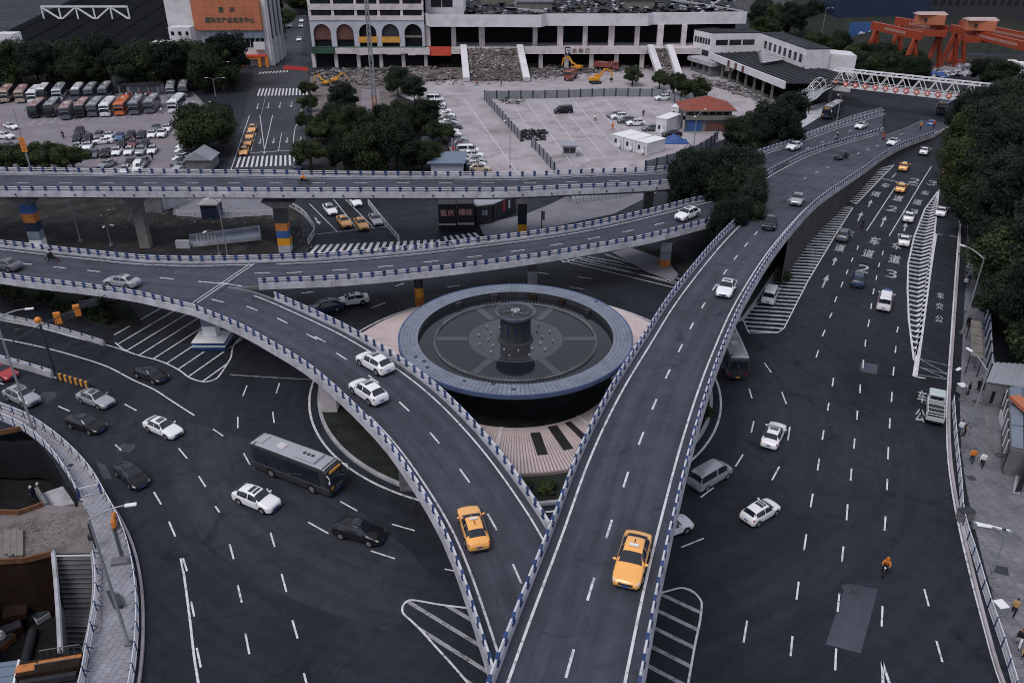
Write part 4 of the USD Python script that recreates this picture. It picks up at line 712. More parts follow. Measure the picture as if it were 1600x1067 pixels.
# drum the basin stands on, basin shell, rim tiles
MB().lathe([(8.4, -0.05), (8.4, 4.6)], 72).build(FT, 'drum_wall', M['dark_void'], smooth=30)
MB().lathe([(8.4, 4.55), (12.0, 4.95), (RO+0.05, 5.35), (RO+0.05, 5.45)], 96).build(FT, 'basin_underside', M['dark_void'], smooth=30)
MB().lathe([(RO+0.02, 5.4), (RO+0.06, 5.96), (RO-0.02, 6.0), (RO-0.12, 5.96), (RO-0.16, 5.90)], 96).build(FT, 'blue_fascia', M['basin_blue'], smooth=20)
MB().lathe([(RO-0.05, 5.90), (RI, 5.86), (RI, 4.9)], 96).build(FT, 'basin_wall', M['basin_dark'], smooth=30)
tl = MB(); rows = 5; nseg = 168
for r in range(rows):
    r1 = RO-0.14-(RO-0.14-RI)*r/rows - 0.015; r0 = RO-0.14-(RO-0.14-RI)*(r+1)/rows + 0.015
    for s_ in range(nseg):
        a0, a1 = 2*PI*s_/nseg + 0.0016, 2*PI*(s_+1)/nseg - 0.0016; h = 5.925 - 0.008*r + rng.uniform(-0.006, 0.006)
        if rng.random() < 0.012: continue
        p = [(r0*math.cos(a0), r0*math.sin(a0)), (r1*math.cos(a0), r1*math.sin(a0)), (r1*math.cos(a1), r1*math.sin(a1)), (r0*math.cos(a1), r0*math.sin(a1))]
        tl.hexa([(x, y, 5.86) for x, y in p], [(x, y, h) for x, y in p])
tl.build(FT, 'rim_tiles', M['basin_tile'], kind='stuff')
MB().lathe([(0.01, ZW), (RI+0.02, ZW)], 96).build(FT, 'water', M['water'])
MB().lathe([(9.15, ZW), (9.15, ZW+0.10), (9.4, ZW+0.10), (9.4, ZW)], 96).build(FT, 'nozzle_kerb', M['concrete_dark'])
nz = MB()
for i in range(150):
    t = 2*PI*i/150; x, y = 9.28*math.cos(t), 9.28*math.sin(t); nz.cyl((x, y, ZW+0.08), (x, y, ZW+0.34), 0.055, 0.04, 6); nz.mesh(ico((x, y, ZW+0.36), 0.075, 0))
nz.build(FT, 'nozzles', M['concrete_dark'], kind='stuff')
for a in range(0, 360, 60):
    t = math.radians(a); c, s_ = math.cos(t), math.sin(t); MB().bar((5.5*c, 5.5*s_, ZW+0.012), (9.15*c, 9.15*s_, ZW+0.012), 0.85, 0.03).build(FT, 'radial_strip', M['pool_floor'])
MB().lathe([(0.01, ZW+0.028), (5.3, ZW+0.028), (5.6, ZW-0.05)], 64).build(FT, 'inner_disc', M['pool_floor'])
MB().lathe([(4.55, ZW+0.03), (4.6, ZW+0.05), (4.75, ZW+0.05), (4.8, ZW+0.03)], 64).build(FT, 'disc_ring', M['pool_floor'])
for i in range(24):
    t = 2*PI*i/24 + 0.1; r = 4.3 if i % 2 else 3.1; x, y = r*math.cos(t), r*math.sin(t)
    p = MB(); p.cyl((x, y, ZW+0.02), (x, y, ZW+0.14), 0.04, n=6); p.mesh(ico((x, y, ZW+0.2), 0.11, 1)); p.build(FT, 'spotlight', M['concrete'])
MB().lathe([(2.1, ZW-0.1), (2.05, ZW+0.14), (1.85, ZW+0.2), (1.74, ZW+0.5), (1.7, ZW+2.5), (1.78, ZW+2.75)], 40).build(FT, 'pedestal', M['basin_dark'], smooth=25)
for i in range(12):
    t = 2*PI*i/12; x, y = 1.72*math.cos(t), 1.72*math.sin(t); MB().box((x, y, ZW+1.5), (0.05, 0.22, 1.8), t).build(FT, 'pedestal_panel', M['navy'])
MB().lathe([(1.6, ZW+2.7), (2.0, ZW+3.05), (2.28, ZW+3.35), (2.3, ZW+3.62), (2.2, ZW+3.66), (2.12, ZW+3.60), (2.05, ZW+3.45), (0.01, ZW+3.42)], 48).build(FT, 'top_bowl', M['bowl_slate'], smooth=25)
MB().lathe([(0.01, ZW+3.455), (1.95, ZW+3.455)], 40).build(FT, 'bowl_floor', M['basin_dark'])
for i in range(5):
    t = 2*PI*i/5 + 0.6; MB().tube([(0.2*math.cos(t), 0.2*math.sin(t), ZW+3.52), (1.1*math.cos(t), 1.1*math.sin(t), ZW+3.55), (1.5*math.cos(t+0.3), 1.5*math.sin(t+0.3), ZW+3.54)], 0.05, 6).build(FT, 'water_pipe', M['concrete_dark'])
jt = MB(); jt.cyl((0, 0, ZW+3.4), (0, 0, ZW+3.9), 0.28, 0.12, 10); jt.mesh(ico((0.3, 0.2, ZW+3.6), 0.22, 1)); jt.mesh(ico((-0.35, 0.25, ZW+3.58), 0.18, 1)); jt.build(FT, 'jet_cluster', M['concrete'])
for a in (104, 78, 58, 36, 130):
    t = math.radians(a); x, y = 10.85*math.cos(t), 10.85*math.sin(t); MB().box((x, y, ZW+0.3), (0.35, 0.8, 0.6), t).build(FT, 'pump_box', M['dark_rust' if a in (78, 58) else 'basin_dark'])
# ---------------------------------------------------------------- vehicles
def half(hw, z0, zb, zt, rw):
    """right half of a car's cross-section from sill to roof centre"""
    zc = zb + (zt-zb)*0.5
    return [(0.84*hw, z0), (0.965*hw, z0+0.07), (hw, (z0+zb)*0.5), (0.985*hw, zb-0.06), (0.935*hw, zb), ((0.935*hw+rw)*0.5+0.015*(zt-zb), zc), (rw, zt-0.045-0.03*(zt-zb)), (rw*0.82, zt), (0, zt+0.025)]
def shell(st):
    G = []
    for x, hw, z0, zb, zt, rw in st:
        h = half(hw, z0, zb, zt, rw); G.append([(x, -y, z) for y, z in h] + [(x, y, z) for y, z in h[-2::-1]])
    return np.array(G)
def samp(G, u, v):
    i = min(max(int(u), 0), len(G)-2); j = min(max(int(v), 0), 15); a, b = u-i, v-j
    return (G[i, j]*(1-a)+G[i+1, j]*a)*(1-b) + (G[i, j+1]*(1-a)+G[i+1, j+1]*a)*b
def patch_on(G, u0, u1, v0, v1, nu=3, nv=4, off=0.012, taper=0.0):
    P = np.array([[samp(G, u0 + (u1-u0)*i/nu, v0 + (v1-v0)*j/nv) for j in range(nv+1)] for i in range(nu+1)])
    du = np.gradient(P, axis=0); dv = np.gradient(P, axis=1); n = np.cross(dv, du); n /= np.maximum(np.linalg.norm(n, axis=-1, keepdims=True), 1e-9)
    c = P.mean((0, 1)) - np.array([0, 0, 0.7]); n[(n*np.array([c[0]*0.2, c[1], max(c[2], 0.1)])).sum(-1) < 0] *= -1
    return P + n*off
SPEC = {
 'sedan': dict(st=[(2.36,.52,.36,.48,.55,.40),(2.30,.74,.24,.60,.66,.52),(2.12,.86,.20,.69,.755,.62),(1.70,.91,.18,.77,.85,.68),(1.02,.91,.18,.87,.97,.72),(0.25,.91,.18,.92,1.37,.57),(-0.2,.91,.18,.93,1.45,.57),(-0.75,.91,.18,.94,1.44,.56),(-1.12,.91,.18,.955,1.37,.55),(-1.78,.90,.18,.97,1.06,.64),(-2.10,.87,.22,.95,1.00,.62),(-2.30,.79,.28,.86,.91,.56),(-2.37,.66,.40,.66,.70,.48)], cw=4, rf=5, rr=8, rb=9, wx=(1.40,-1.36), r=.33),
 'suv': dict(st=[(2.36,.58,.42,.60,.70,.48),(2.30,.78,.28,.74,.83,.60),(2.10,.90,.25,.85,.94,.67),(1.62,.94,.24,.93,1.03,.72),(1.12,.94,.24,.98,1.11,.74),(0.48,.94,.24,1.01,1.56,.62),(0.0,.94,.24,1.02,1.66,.63),(-0.9,.94,.24,1.04,1.63,.61),(-1.50,.94,.24,1.06,1.53,.59),(-2.16,.91,.26,1.07,1.14,.68),(-2.30,.85,.30,.95,1.02,.64),(-2.37,.76,.42,.70,.76,.56)], cw=4, rf=5, rr=8, rb=9, wx=(1.42,-1.38), r=.37),
 'hatch': dict(st=[(2.02,.52,.38,.50,.58,.42),(1.96,.72,.24,.62,.70,.55),(1.8,.83,.20,.72,.80,.62),(1.45,.87,.18,.82,.91,.68),(0.98,.87,.18,.90,1.01,.70),(0.3,.87,.18,.94,1.44,.58),(-0.15,.87,.18,.95,1.52,.58),(-0.9,.87,.18,.96,1.50,.57),(-1.45,.87,.18,.98,1.41,.55),(-1.82,.85,.20,.98,1.06,.64),(-1.98,.79,.26,.88,.94,.58),(-2.04,.70,.38,.64,.70,.5)], cw=4, rf=5, rr=8, rb=9, wx=(1.25,-1.25), r=.31),
 'van': dict(st=[(2.40,.60,.40,.62,.74,.5),(2.34,.80,.28,.80,.92,.62),(2.2,.88,.24,.92,1.04,.68),(1.95,.90,.23,.98,1.12,.72),(1.70,.91,.22,1.04,1.20,.74),(1.05,.91,.22,1.08,1.86,.70),(0.5,.91,.22,1.08,1.96,.72),(-1.4,.91,.22,1.08,1.96,.72),(-2.25,.91,.24,1.08,1.90,.70),(-2.38,.89,.26,1.06,1.20,.74),(-2.44,.86,.30,.95,1.02,.70),(-2.47,.8,.42,.7,.78,.6)], cw=4, rf=5, rr=8, rb=9, wx=(1.55,-1.45), r=.34)}
PROTO = {}
def wheel(par, x, y, r, w=0.21, cover=True):
    s = 1 if y > 0 else -1
    wp = MB(); wp.cyl((x, y-w/2, r), (x, y+w/2, r), r, n=18); wh = wp.build(par, 'wheel', M['tyre'], smooth=40)
    MB().cyl((x, y+s*(w/2-0.02), r), (x, y+s*(w/2+0.018), r), r*0.62, n=14).build(wh, 'rim', M['rim_metal'])
def car(kind, col, extra=''):
    key = f'{kind}_{col}{extra}'
    if key in PROTO: return PROTO[key]
    S = SPEC[kind]; G = shell(S['st']); n = len(G); p = klass('prototype_' + key); PROTO[key] = p
    cw, rf, rr, rb = S['cw'], S['rf'], S['rr'], S['rb']
    mb = MB(); mb.grid(G, flip=True)
    for k, fl in ((0, True), (n-1, False)):
        idx = [[0, m, m+1] if fl else [0, m+1, m] for m in range(1, 16)]; mb.raw(G[k], idx)
    mb.raw(np.concatenate([G[:, 0], G[:, 16]]), [[i, i+1, n+i+1, n+i] for i in range(n-1)])
    mb.build(p, 'body', M['paint_' + col], smooth=38)
    gl = M['car_glass']
    MB().grid(patch_on(G, cw+.10, rf-.02, 5.75, 10.25, 3, 8)).build(p, 'windshield', gl, smooth=True)
    MB().grid(patch_on(G, rr+.04, rb-.10, 5.85, 10.15, 3, 8)).build(p, 'rear_window', gl, smooth=True)
    for v0, v1 in ((4.18, 5.88), (11.82, 10.12)):
        MB().grid(patch_on(G, cw+.55, rf+1.25, v0, v1, 6, 3)).build(p, 'side_window', gl)
        MB().grid(patch_on(G, rf+1.36, rr+(.12 if kind in ('suv', 'van', 'hatch') else .55), v0, v1, 6, 3)).build(p, 'side_window', gl)
        MB().grid(patch_on(G, 0.75, 2.15, (3.1 if v0 < 8 else 12.9), (4.5 if v0 < 8 else 11.5), 3, 2, 0.012)).build(p, 'headlight', M['lamp_clear'])
        MB().grid(patch_on(G, n-2.9, n-1.9, (2.9 if v0 < 8 else 13.1), (4.6 if v0 < 8 else 11.4), 2, 2, 0.012)).build(p, 'taillight', M['lamp_red'])
        MB().grid(patch_on(G, 2.2, n-2.6, (0.4 if v0 < 8 else 15.6), (1.15 if v0 < 8 else 14.85), 8, 1, 0.008)).build(p, 'sill', M['steel_dark'])
    if kind != 'van' and not extra and col != 'yellow': MB().grid(patch_on(G, rf+.35, rf+1.55, 7.1, 8.9, 3, 4, 0.008)).build(p, 'sunroof', gl)
    L = S['st'][0][0]; hw = S['st'][3][1]; T = S['st'][-1][0]
    MB().box((L-0.02, 0, 0.50), (0.06, 0.9, 0.16)).build(p, 'grille', M['steel_dark']); MB().box((L-0.04, 0, 0.30), (0.12, 1.2, 0.10)).build(p, 'lower_intake', M['steel_dark'])
    MB().box((L+0.012, 0, 0.40), (0.02, 0.44, 0.13)).build(p, 'number_plate', M['plate_blue']); MB().box((T-0.012, 0, 0.62), (0.02, 0.44, 0.13)).build(p, 'number_plate', M['plate_blue'])
    MB().box((T+0.03, 0, 0.33), (0.12, 1.3, 0.12)).build(p, 'rear_bumper_trim', M['steel_dark'])
    r = S['r']
    for x in S['wx']:
        for s in (1, -1):
            MB().cyl((x, s*(hw-0.3), r+0.02), (x, s*(hw+0.004), r+0.02), r+0.055, n=20).build(p, 'wheel_arch', M['tyre'])
            wheel(p, x, s*(hw-0.085), r)
    zm = S['st'][cw][4]
    for s in (1, -1): MB().mesh(ico((S['st'][cw][0]-0.22, s*(hw+0.09), zm+0.03), (0.09, 0.13, 0.085))).bar((S['st'][cw][0]-0.2, s*(hw-0.1), zm-0.03), (S['st'][cw][0]-0.2, s*(hw+0.05), zm), 0.05).build(p, 'mirror', M['paint_' + col])
    zr = S['st'][rf+1][4]
    if kind == 'suv' and col in ('silver', 'grey', 'beige'):
        for s in (1, -1): MB().tube([(S['st'][rf][0]-0.1, s*0.6, zr-0.03), (S['st'][rf][0]-0.2, s*0.6, zr+0.05), (S['st'][rr][0]+0.2, s*0.6, zr+0.04), (S['st'][rr][0]+0.1, s*0.6, zr-0.04)], 0.02, 5).build(p, 'roof_rail', M['steel_grey'])
    if col == 'yellow':
        MB().mesh(rbox((S['st'][rf+1][0]+0.05, 0, zr+0.10), (0.20, 0.62, 0.13), 0.03)).build(p, 'roof_sign', M['banner_white']); MB().box((S['st'][rf+1][0]-0.35, 0, zr+0.05), (0.5, 0.05, 0.04)).build(p, 'roof_aerial', M['steel_dark'])
    if extra == '_ambulance':
        MB().mesh(rbox((0.9, 0, zr+0.09), (0.25, 1.0, 0.14), 0.04)).build(p, 'light_bar', M['blue_paint']); MB().mesh(rbox((-0.9, 0, zr+0.06), (1.6, 1.2, 0.10), 0.03)).build(p, 'roof_unit', M['banner_white'])
        for s in (1, -1): MB().box((-0.6, s*0.918, 0.85), (3.2, 0.012, 0.1)).build(p, 'side_stripe', M['red_paint'])
    return p
def bus(col, L=10.5, roof='white', kind='coach', W=2.5, Hh=3.2):
    key = f'{kind}_{col}_{roof}_{int(L)}'
    if key in PROTO: return PROTO[key]
    p = klass('prototype_' + key); PROTO[key] = p
    f, b = L/2, -L/2; hw = W/2
    st = [(f, hw*.90, .42, .9, 1.2, hw*.8), (f-.06, hw*.96, .34, 1.1, 2.2, hw*.86), (f-.28, hw, .30, 1.15, Hh-.22, hw*.88), (f-.8, hw, .30, 1.15, Hh-.02, hw*.9), (0, hw, .30, 1.15, Hh, hw*.9), (b+.6, hw, .30, 1.15, Hh, hw*.9), (b+.12, hw*.98, .32, 1.15, Hh-.12, hw*.87), (b, hw*.93, .42, 1.1, Hh-.4, hw*.82)]
    G = shell(st); mb = MB(); mb.grid(G, flip=True)
    for k, fl in ((0, True), (len(G)-1, False)):
        mb.raw(G[k], [[0, m, m+1] if fl else [0, m+1, m] for m in range(1, 16)])
    mb.raw(np.concatenate([G[:, 0], G[:, 16]]), [[i, i+1, len(G)+i+1, len(G)+i] for i in range(len(G)-1)])
    mb.build(p, 'body', M['paint_' + col], smooth=35)
    MB().grid(patch_on(G, 2.6, 6.1, 6.5, 9.5, 8, 6, 0.02)).build(p, 'roof_panel', M['paint_' + roof])
    gl = M['car_glass']
    MB().grid(patch_on(G, 0.15, 2.4, 3.6, 12.4, 4, 10, 0.015)).build(p, 'windshield', gl, smooth=True)
    nw = max(3, int(L/1.9)); u0, u1 = f-1.1, b+0.6
    for s in (1, -1):
        for i in range(nw):
            x0, x1 = u0+(u1-u0)*i/nw-0.05, u0+(u1-u0)*(i+1)/nw+0.05
            MB().hexa([(x1, s*(hw+.0), 1.28), (x0, s*(hw+.0), 1.28), (x0, s*(hw-.02)+s*.03, 1.28), (x1, s*(hw-.02)+s*.03, 1.28)][::s], [(x1, s*(hw*.90), Hh-.42), (x0, s*(hw*.90), Hh-.42), (x0, s*(hw*.93)+s*.02, Hh-.42), (x1, s*(hw*.93)+s*.02, Hh-.42)][::s]).build(p, 'side_window', gl)
        MB().box((f-.05, s*hw*.68, .72), (.1, .36, .2)).build(p, 'headlight', M['lamp_clear']); MB().box((b+.02, s*hw*.78, 1.0), (.08, .16, .4)).build(p, 'taillight', M['lamp_red'])
        MB().tube([(f-.2, s*hw*.9, Hh-.5), (f+.28, s*(hw+.08), Hh-.55), (f+.3, s*(hw+.1), Hh-.85)], .035, 5).mesh(ico((f+.3, s*(hw+.1), Hh-1.0), (.07, .12, .22))).build(p, 'mirror', M['paint_black' if kind == 'coach' else 'paint_white'])
        for x in (f-2.2, b+2.6):
            MB().cyl((x, s*(hw-.35), .52), (x, s*(hw+.005), .52), .58, n=20).build(p, 'wheel_arch', M['tyre']); wheel(p, x, s*(hw-.14), .48, .28)
    MB().box((b-.005, 0, 2.15), (.04, W*.74, .9)).build(p, 'rear_window', gl); MB().box((b-.01, 0, 1.05), (.04, W*.5, .5)).build(p, 'engine_grille', M['steel_dark']); MB().box((f+.01, 0, .62), (.04, .5, .16)).build(p, 'number_plate', M['plate_blue']); MB().box((b-.02, 0, .55), (.04, .5, .16)).build(p, 'number_plate', M['board_yellow'])
    MB().mesh(rbox((L*.18, 0, Hh+.10), (L*.26, W*.66, .22), .06)).build(p, 'roof_unit', M['paint_' + roof])
    for k in range(3): MB().cyl((L*.18-.5+.5*k, 0, Hh+.2), (L*.18-.5+.5*k, 0, Hh+.235), .19, n=12).build(p, 'roof_fan', M['steel_dark'])
    MB().mesh(rbox((-L*.16, 0, Hh+.07), (.9, .8, .12), .04)).build(p, 'roof_hatch', M['pink_wall']); MB().mesh(rbox((-L*.4, 0, Hh+.06), (.8, 1.4, .12), .04)).build(p, 'roof_hatch', M['paint_' + roof])
    if kind == 'city': MB().box((f-.12, 0, Hh-.38), (.12, 1.5, .24)).build(p, 'route_board', M['board_yellow']); MB().box((f-.0, -.75, 1.15), (.06, .4, .3)).build(p, 'front_poster', M['board_yellow']); MB().box((f+.0, .2, 1.0), (.06, .9, .24)).build(p, 'front_panel', M['paint_grey'])
    return p
def pickup(col='pale_green'):
    key = 'pickup_' + col
    if key in PROTO: return PROTO[key]
    p = klass('prototype_' + key); PROTO[key] = p; pm = M['paint_' + col]
    MB().mesh(rbox((1.75, 0, 1.25), (1.5, 1.7, 1.6), .14)).build(p, 'cab', pm, smooth=35)
    MB().hexa([(2.53, -.72, 1.25), (2.56, .72, 1.25), (2.5, .72, 1.2), (2.45, -.72, 1.2)], [(2.49, -.68, 1.9), (2.5, .68, 1.9), (2.4, .68, 1.9), (2.4, -.68, 1.9)]).build(p, 'windshield', M['car_glass']); MB().box((.98, 0, 1.6), (.04, 1.3, .45)).build(p, 'rear_window', M['car_glass'])
    for s in (1, -1): MB().box((1.85, s*.855, 1.6), (.8, .02, .45)).build(p, 'side_window', M['car_glass']); MB().box((2.5, s*.6, .75), (.06, .3, .2)).build(p, 'headlight', M['lamp_clear'])
    MB().box((-.75, 0, .62), (3.4, 1.6, .12)).build(p, 'chassis', M['steel_dark']); MB().box((-.75, 0, .72), (3.4, 1.72, .07)).build(p, 'bed_floor', M['steel_dark'])
    for s in (1, -1):
        MB().box((-.75, s*.86, .98), (3.4, .05, .48)).build(p, 'bed_side', pm)
        MB().tube([(-2.4, s*.86, 1.2), (-2.4, s*.86, 1.75), (.9, s*.86, 1.75), (.9, s*.86, 1.2)], .03, 5).build(p, 'bed_rail', M['steel_white'])
        for x in (1.7, -1.5): wheel(p, x, s*.76, .36, .22)
    MB().box((-2.45, 0, .98), (.05, 1.7, .48)).build(p, 'tailgate', pm)
    for z in (1.45, 1.75): MB().bar((-2.4, -.86, z), (-2.4, .86, z), .05).build(p, 'cross_rail', M['steel_white'])
    for x in (-1.5, -.6, .3): MB().bar((x, -.86, 1.75), (x, .86, 1.75), .04).build(p, 'cross_rail', M['steel_white'])
    MB().mesh(rbox((-.6, .1, 1.0), (2.0, 1.1, .5), .08)).build(p, 'load', M['steel_dark'])
    return p
def dump_truck():
    if 'dump' in PROTO: return PROTO['dump']
    p = klass('prototype_dump_truck'); PROTO['dump'] = p; pm = M['paint_truck_red']
    MB().mesh(rbox((3.2, 0, 1.9), (1.9, 2.4, 2.3), .15)).build(p, 'cab', pm, smooth=35); MB().box((4.16, 0, 2.35), (.04, 2.1, .8)).build(p, 'windshield', M['car_glass'])
    for s in (1, -1): MB().box((3.3, s*1.205, 2.35), (1.0, .03, .7)).build(p, 'side_window', M['car_glass'])
    MB().box((.2, 0, .95), (7.6, 1.0, .3)).build(p, 'chassis', M['steel_dark'])
    mb = MB(); mb.box((-1.0, 0, 1.3), (5.6, 2.3, .1))
    for s in (1, -1): mb.box((-1.0, s*1.18, 2.0), (5.6, .08, 1.5))
    mb.box((1.8, 0, 2.1), (.1, 2.4, 1.8)); mb.box((-3.8, 0, 2.0), (.1, 2.4, 1.5)); mb.build(p, 'tipper_body', pm)
    for i in range(6):
        for s in (1, -1): MB().box((-3.4+i*.95, s*1.24, 2.0), (.1, .06, 1.4)).build(p, 'body_rib', pm)
    lo = MB(); lo.mesh(ico((-1, 0, 2.2), (2.5, 1.0, .55), 2)); lo.build(p, 'load', M['rubble'], smooth=True)
    for x in (2.9, -1.6, -2.9):
        for s in (1, -1): wheel(p, x, s*1.05, .52, .34)
    return p
def excavator(name='excavator', mt='machine_yellow'):
    if name in PROTO: return PROTO[name]
    p = klass('prototype_' + name); PROTO[name] = p; y = M[mt]
    for s in (1, -1): MB().mesh(rbox((0, s*1.1, .45), (3.6, .6, .9), .28)).build(p, 'track', M['steel_dark'])
    MB().box((0, 0, .95), (1.6, 1.6, .3)).build(p, 'turntable', M['steel_dark']); MB().mesh(rbox((-.5, 0, 1.6), (3.2, 2.5, 1.0), .15)).build(p, 'engine_house', y, smooth=30); MB().mesh(rbox((.75, .75, 2.1), (1.4, .95, 1.6), .12)).build(p, 'cab', y, smooth=30); MB().box((1.46, .75, 2.3), (.03, .8, .9)).build(p, 'cab_window', M['car_glass']); MB().box((.75, 1.235, 2.3), (1.1, .03, .8)).build(p, 'cab_window', M['car_glass'])
    MB().bar((.9, -.3, 1.8), (3.2, -.3, 4.6), .45, .55).bar((3.1, -.3, 4.6), (5.2, -.3, 4.0), .42, .5).build(p, 'boom', y); MB().bar((5.2, -.3, 4.2), (5.9, -.3, 1.6), .35, .42).build(p, 'dipper_arm', y); MB().mesh(rbox((5.6, -.3, 1.1), (.9, 1.1, .9), .15)).build(p, 'bucket', M['steel_dark']); MB().tube([(1.2, -.05, 2.0), (3.0, -.05, 3.8)], .09, 6).build(p, 'ram', M['steel_grey'])
    return p
def place_px(front, rear, zf=None, h=0.75):
    """ground point and heading of a vehicle from the pixels of its nose and tail, at half body height"""
    z = (lambda x, y: zf.at(x, y, h)) if zf is not None else (lambda x, y: U(x, y, h))
    a, b = z(*front), z(*rear); c = (a+b)/2
    if zf is None: c[2] = 0.0
    d = a - b; return c, math.atan2(d[1], d[0]), (math.atan2(-(a[2]-b[2]), np.linalg.norm(d[:2])) if zf is not None else 0.0)
WORD = dict(white='white', silver='silver', grey='dark grey', black='black', dark_blue='dark blue', blue='blue', red='red', beige='beige', yellow='yellow', maroon='maroon')
KIND = dict(sedan='car', suv='car', hatch='car', van='van')
NAMEK = dict(sedan='saloon_car', suv='estate_car', hatch='hatchback_car', van='minivan')
def put(kind, col, front, rear, label, zf=None, group=None, cat=None, name=None, extra='', gz=0.015):
    c, a, t = place_px(front, rear, zf); c[2] += gz
    return copy(car(kind, col, extra), name or ('taxi' if col == 'yellow' else NAMEK[kind]), label, cat or ('taxi' if col == 'yellow' else KIND[kind]), c, a, group, tilt=t)
GR = 'vehicles on the ramps and flyovers'
put('sedan', 'yellow', (979,903), (997,838), 'yellow taxi nearest the camera, coming down the main ramp', RMAIN, GR)
put('sedan', 'white', (1128,462), (1142,434), 'white saloon alone on the middle of the main ramp', RMAIN, GR)
put('suv', 'black', (1199,360), (1207,336), 'black car on the main ramp ahead of the silver one', RMAIN, GR)
put('suv', 'silver', (1241,319), (1251,304), 'silver car following the black one down the main ramp', RMAIN, GR)
put('sedan', 'black', (1305,246), (1324,238), 'black saloon in the far lane near the top of the main ramp', RMAIN, GR)
put('sedan', 'white', (1386,226), (1406,216), 'white saloon near the right railing at the far end of the ramp', RMAIN, GR)
put('suv', 'white', (1229,232), (1252,224), 'white car on the rear viaduct, just right of the trees', RB, GR)
put('sedan', 'white', (1336,199), (1355,192), 'white saloon on the far end of the rear viaduct', RB, GR)
put('suv', 'white', (1058,340), (1090,327), 'white car half under the trees on the north branch', RN, GR)
put('sedan', 'silver', (165,434), (215,441), 'pearl saloon on the wide flyover at left', RW, GR)
put('sedan', 'grey', (-14,408), (29,415), 'grey saloon cut by the left edge of the picture', RW, GR)
put('suv', 'white', (561,551), (611,579), 'white estate with sunroof beside the inner railing of the south branch', RS, GR)
put('suv', 'white', (554,595), (597,624), 'white coupe-backed car beside the outer railing of the south branch', RS, GR)
put('sedan', 'yellow', (731,793), (748,848), 'yellow taxi driving away on the south branch under the main ramp', RS, GR)
GL = 'vehicles on the left carriageway'
for k, c_, f_, r_, lab in [('sedan','white',(281,677),(228,654),'white saloon with black sunroof alone in the middle of the left road'),('suv','black',(600,838),(523,818),'glossy black car below the grey bus'),('suv','white',(435,791),(367,764),'white car with roof rails below the grey bus, left of the glossy black one'),
        ('sedan','black',(224,757),(186,721),'black saloon lowest of the queue at left, in front of the walkway'),('sedan','black',(158,667),(110,651),'black saloon between the silver saloon and the walkway'),('sedan','silver',(175,630),(123,611),'silver saloon behind the low striped barrier'),('sedan','black',(258,591),(212,573),'black saloon beside the hatched traffic island'),
        ('suv','silver',(60,629),(8,606),'silver estate with roof bars beside the curved walkway'),('sedan','red',(24,587),(-25,570),'red car cut by the left edge of the picture'),
        ('sedan','white',(524,470),(575,463),'white saloon on the roundabout behind the fork'),('suv','dark_blue',(486,482),(530,474),'dark blue car half hidden by the south branch railing')]:
    put(k, c_, f_, r_, lab, None, GL)
GRR = 'vehicles on the right carriageway'
for k, c_, f_, r_, lab in [('sedan','white',(1217,660),(1201,694),'white saloon driving up beside the island at right'),('hatch','white',(1213,782),(1164,811),'white car with black rear window, turning at right of the ramp'),('sedan','white',(1070,812),(1018,830),'white car whose nose shows from under the main ramp'),
        ('suv','dark_blue',(1342,422),(1340,447),'dark blue car on the lane numeral 2'),('sedan','white',(1414,363),(1412,383),'white car beside the chevron markings, nearer of two'),('sedan','white',(1423,327),(1418,346),'white car beside the chevron markings, farther of two'),
        ('sedan','yellow',(1411,286),(1406,297),'yellow taxi on the stop line of the right road'),('sedan','yellow',(1416,254),(1410,264),'yellow taxi beyond the stop line of the right road'),('sedan','white',(1449,230),(1442,239),'white car farthest up the right road'),('sedan','yellow',(1484,259),(1480,268),'yellow taxi half under the trees at right'),
        ('suv','grey',(1322,358),(1315,373),'dark grey car next to the striped verge at right'),('sedan','white',(1474,322),(1469,334),'white car half hidden by the trees beside the chevrons'),('hatch','blue',(1460,188),(1450,196),'pale blue car by the orange workers at the far end of the ramp')]:
    put(k, c_, f_, r_, lab, None, GRR)
put('van', 'white', (1387,453), (1379,487), 'white ambulance van with a light bar on lane 3', None, GRR, 'van', 'ambulance', '_ambulance')
put('van', 'white', (1210,446), (1198,474), 'white van parked on the striped verge beside the main ramp', None, GRR)
put('van', 'silver', (1135,727), (1085,756), 'silver-grey van beside the right parapet of the main ramp', None, GRR)
c, a, _ = place_px((1462,620), (1461,657), None, 0.9); copy(pickup(), 'pickup_truck', 'small pale green pickup with white bed rails by the right kerb', 'truck', (c[0], c[1], .015), a, GRR)
c, a, _ = place_px((529,750), (402,702), None, 1.6); copy(bus('bus_grey', 9.9, 'silver', 'city'), 'city_bus', 'grey city bus with pale roof on the left carriageway', 'bus', (c[0], c[1], .015), a, GL)
c, a, _ = place_px((1130,520), (1152,572), None, 1.6); copy(bus('bus_grey', 9.0, 'silver', 'city'), 'city_bus', 'grey bus seen from behind, half hidden by the main ramp', 'bus', (c[0], c[1], .015), a, GRR)
c, a, _ = place_px((1278,186), (1322,160), None, 1.4); copy(bus('black', 10.5, 'silver', 'city'), 'city_bus', 'dark bus standing at the kerb under the footbridge', 'bus', (c[0], c[1], .015), a)
c, a, _ = place_px((1470,172), (1487,160), None, 1.4); copy(bus('dark_blue', 10.5, 'dark_blue', 'city'), 'city_bus', 'dark bus under the right part of the footbridge', 'bus', (c[0], c[1], .015), a)
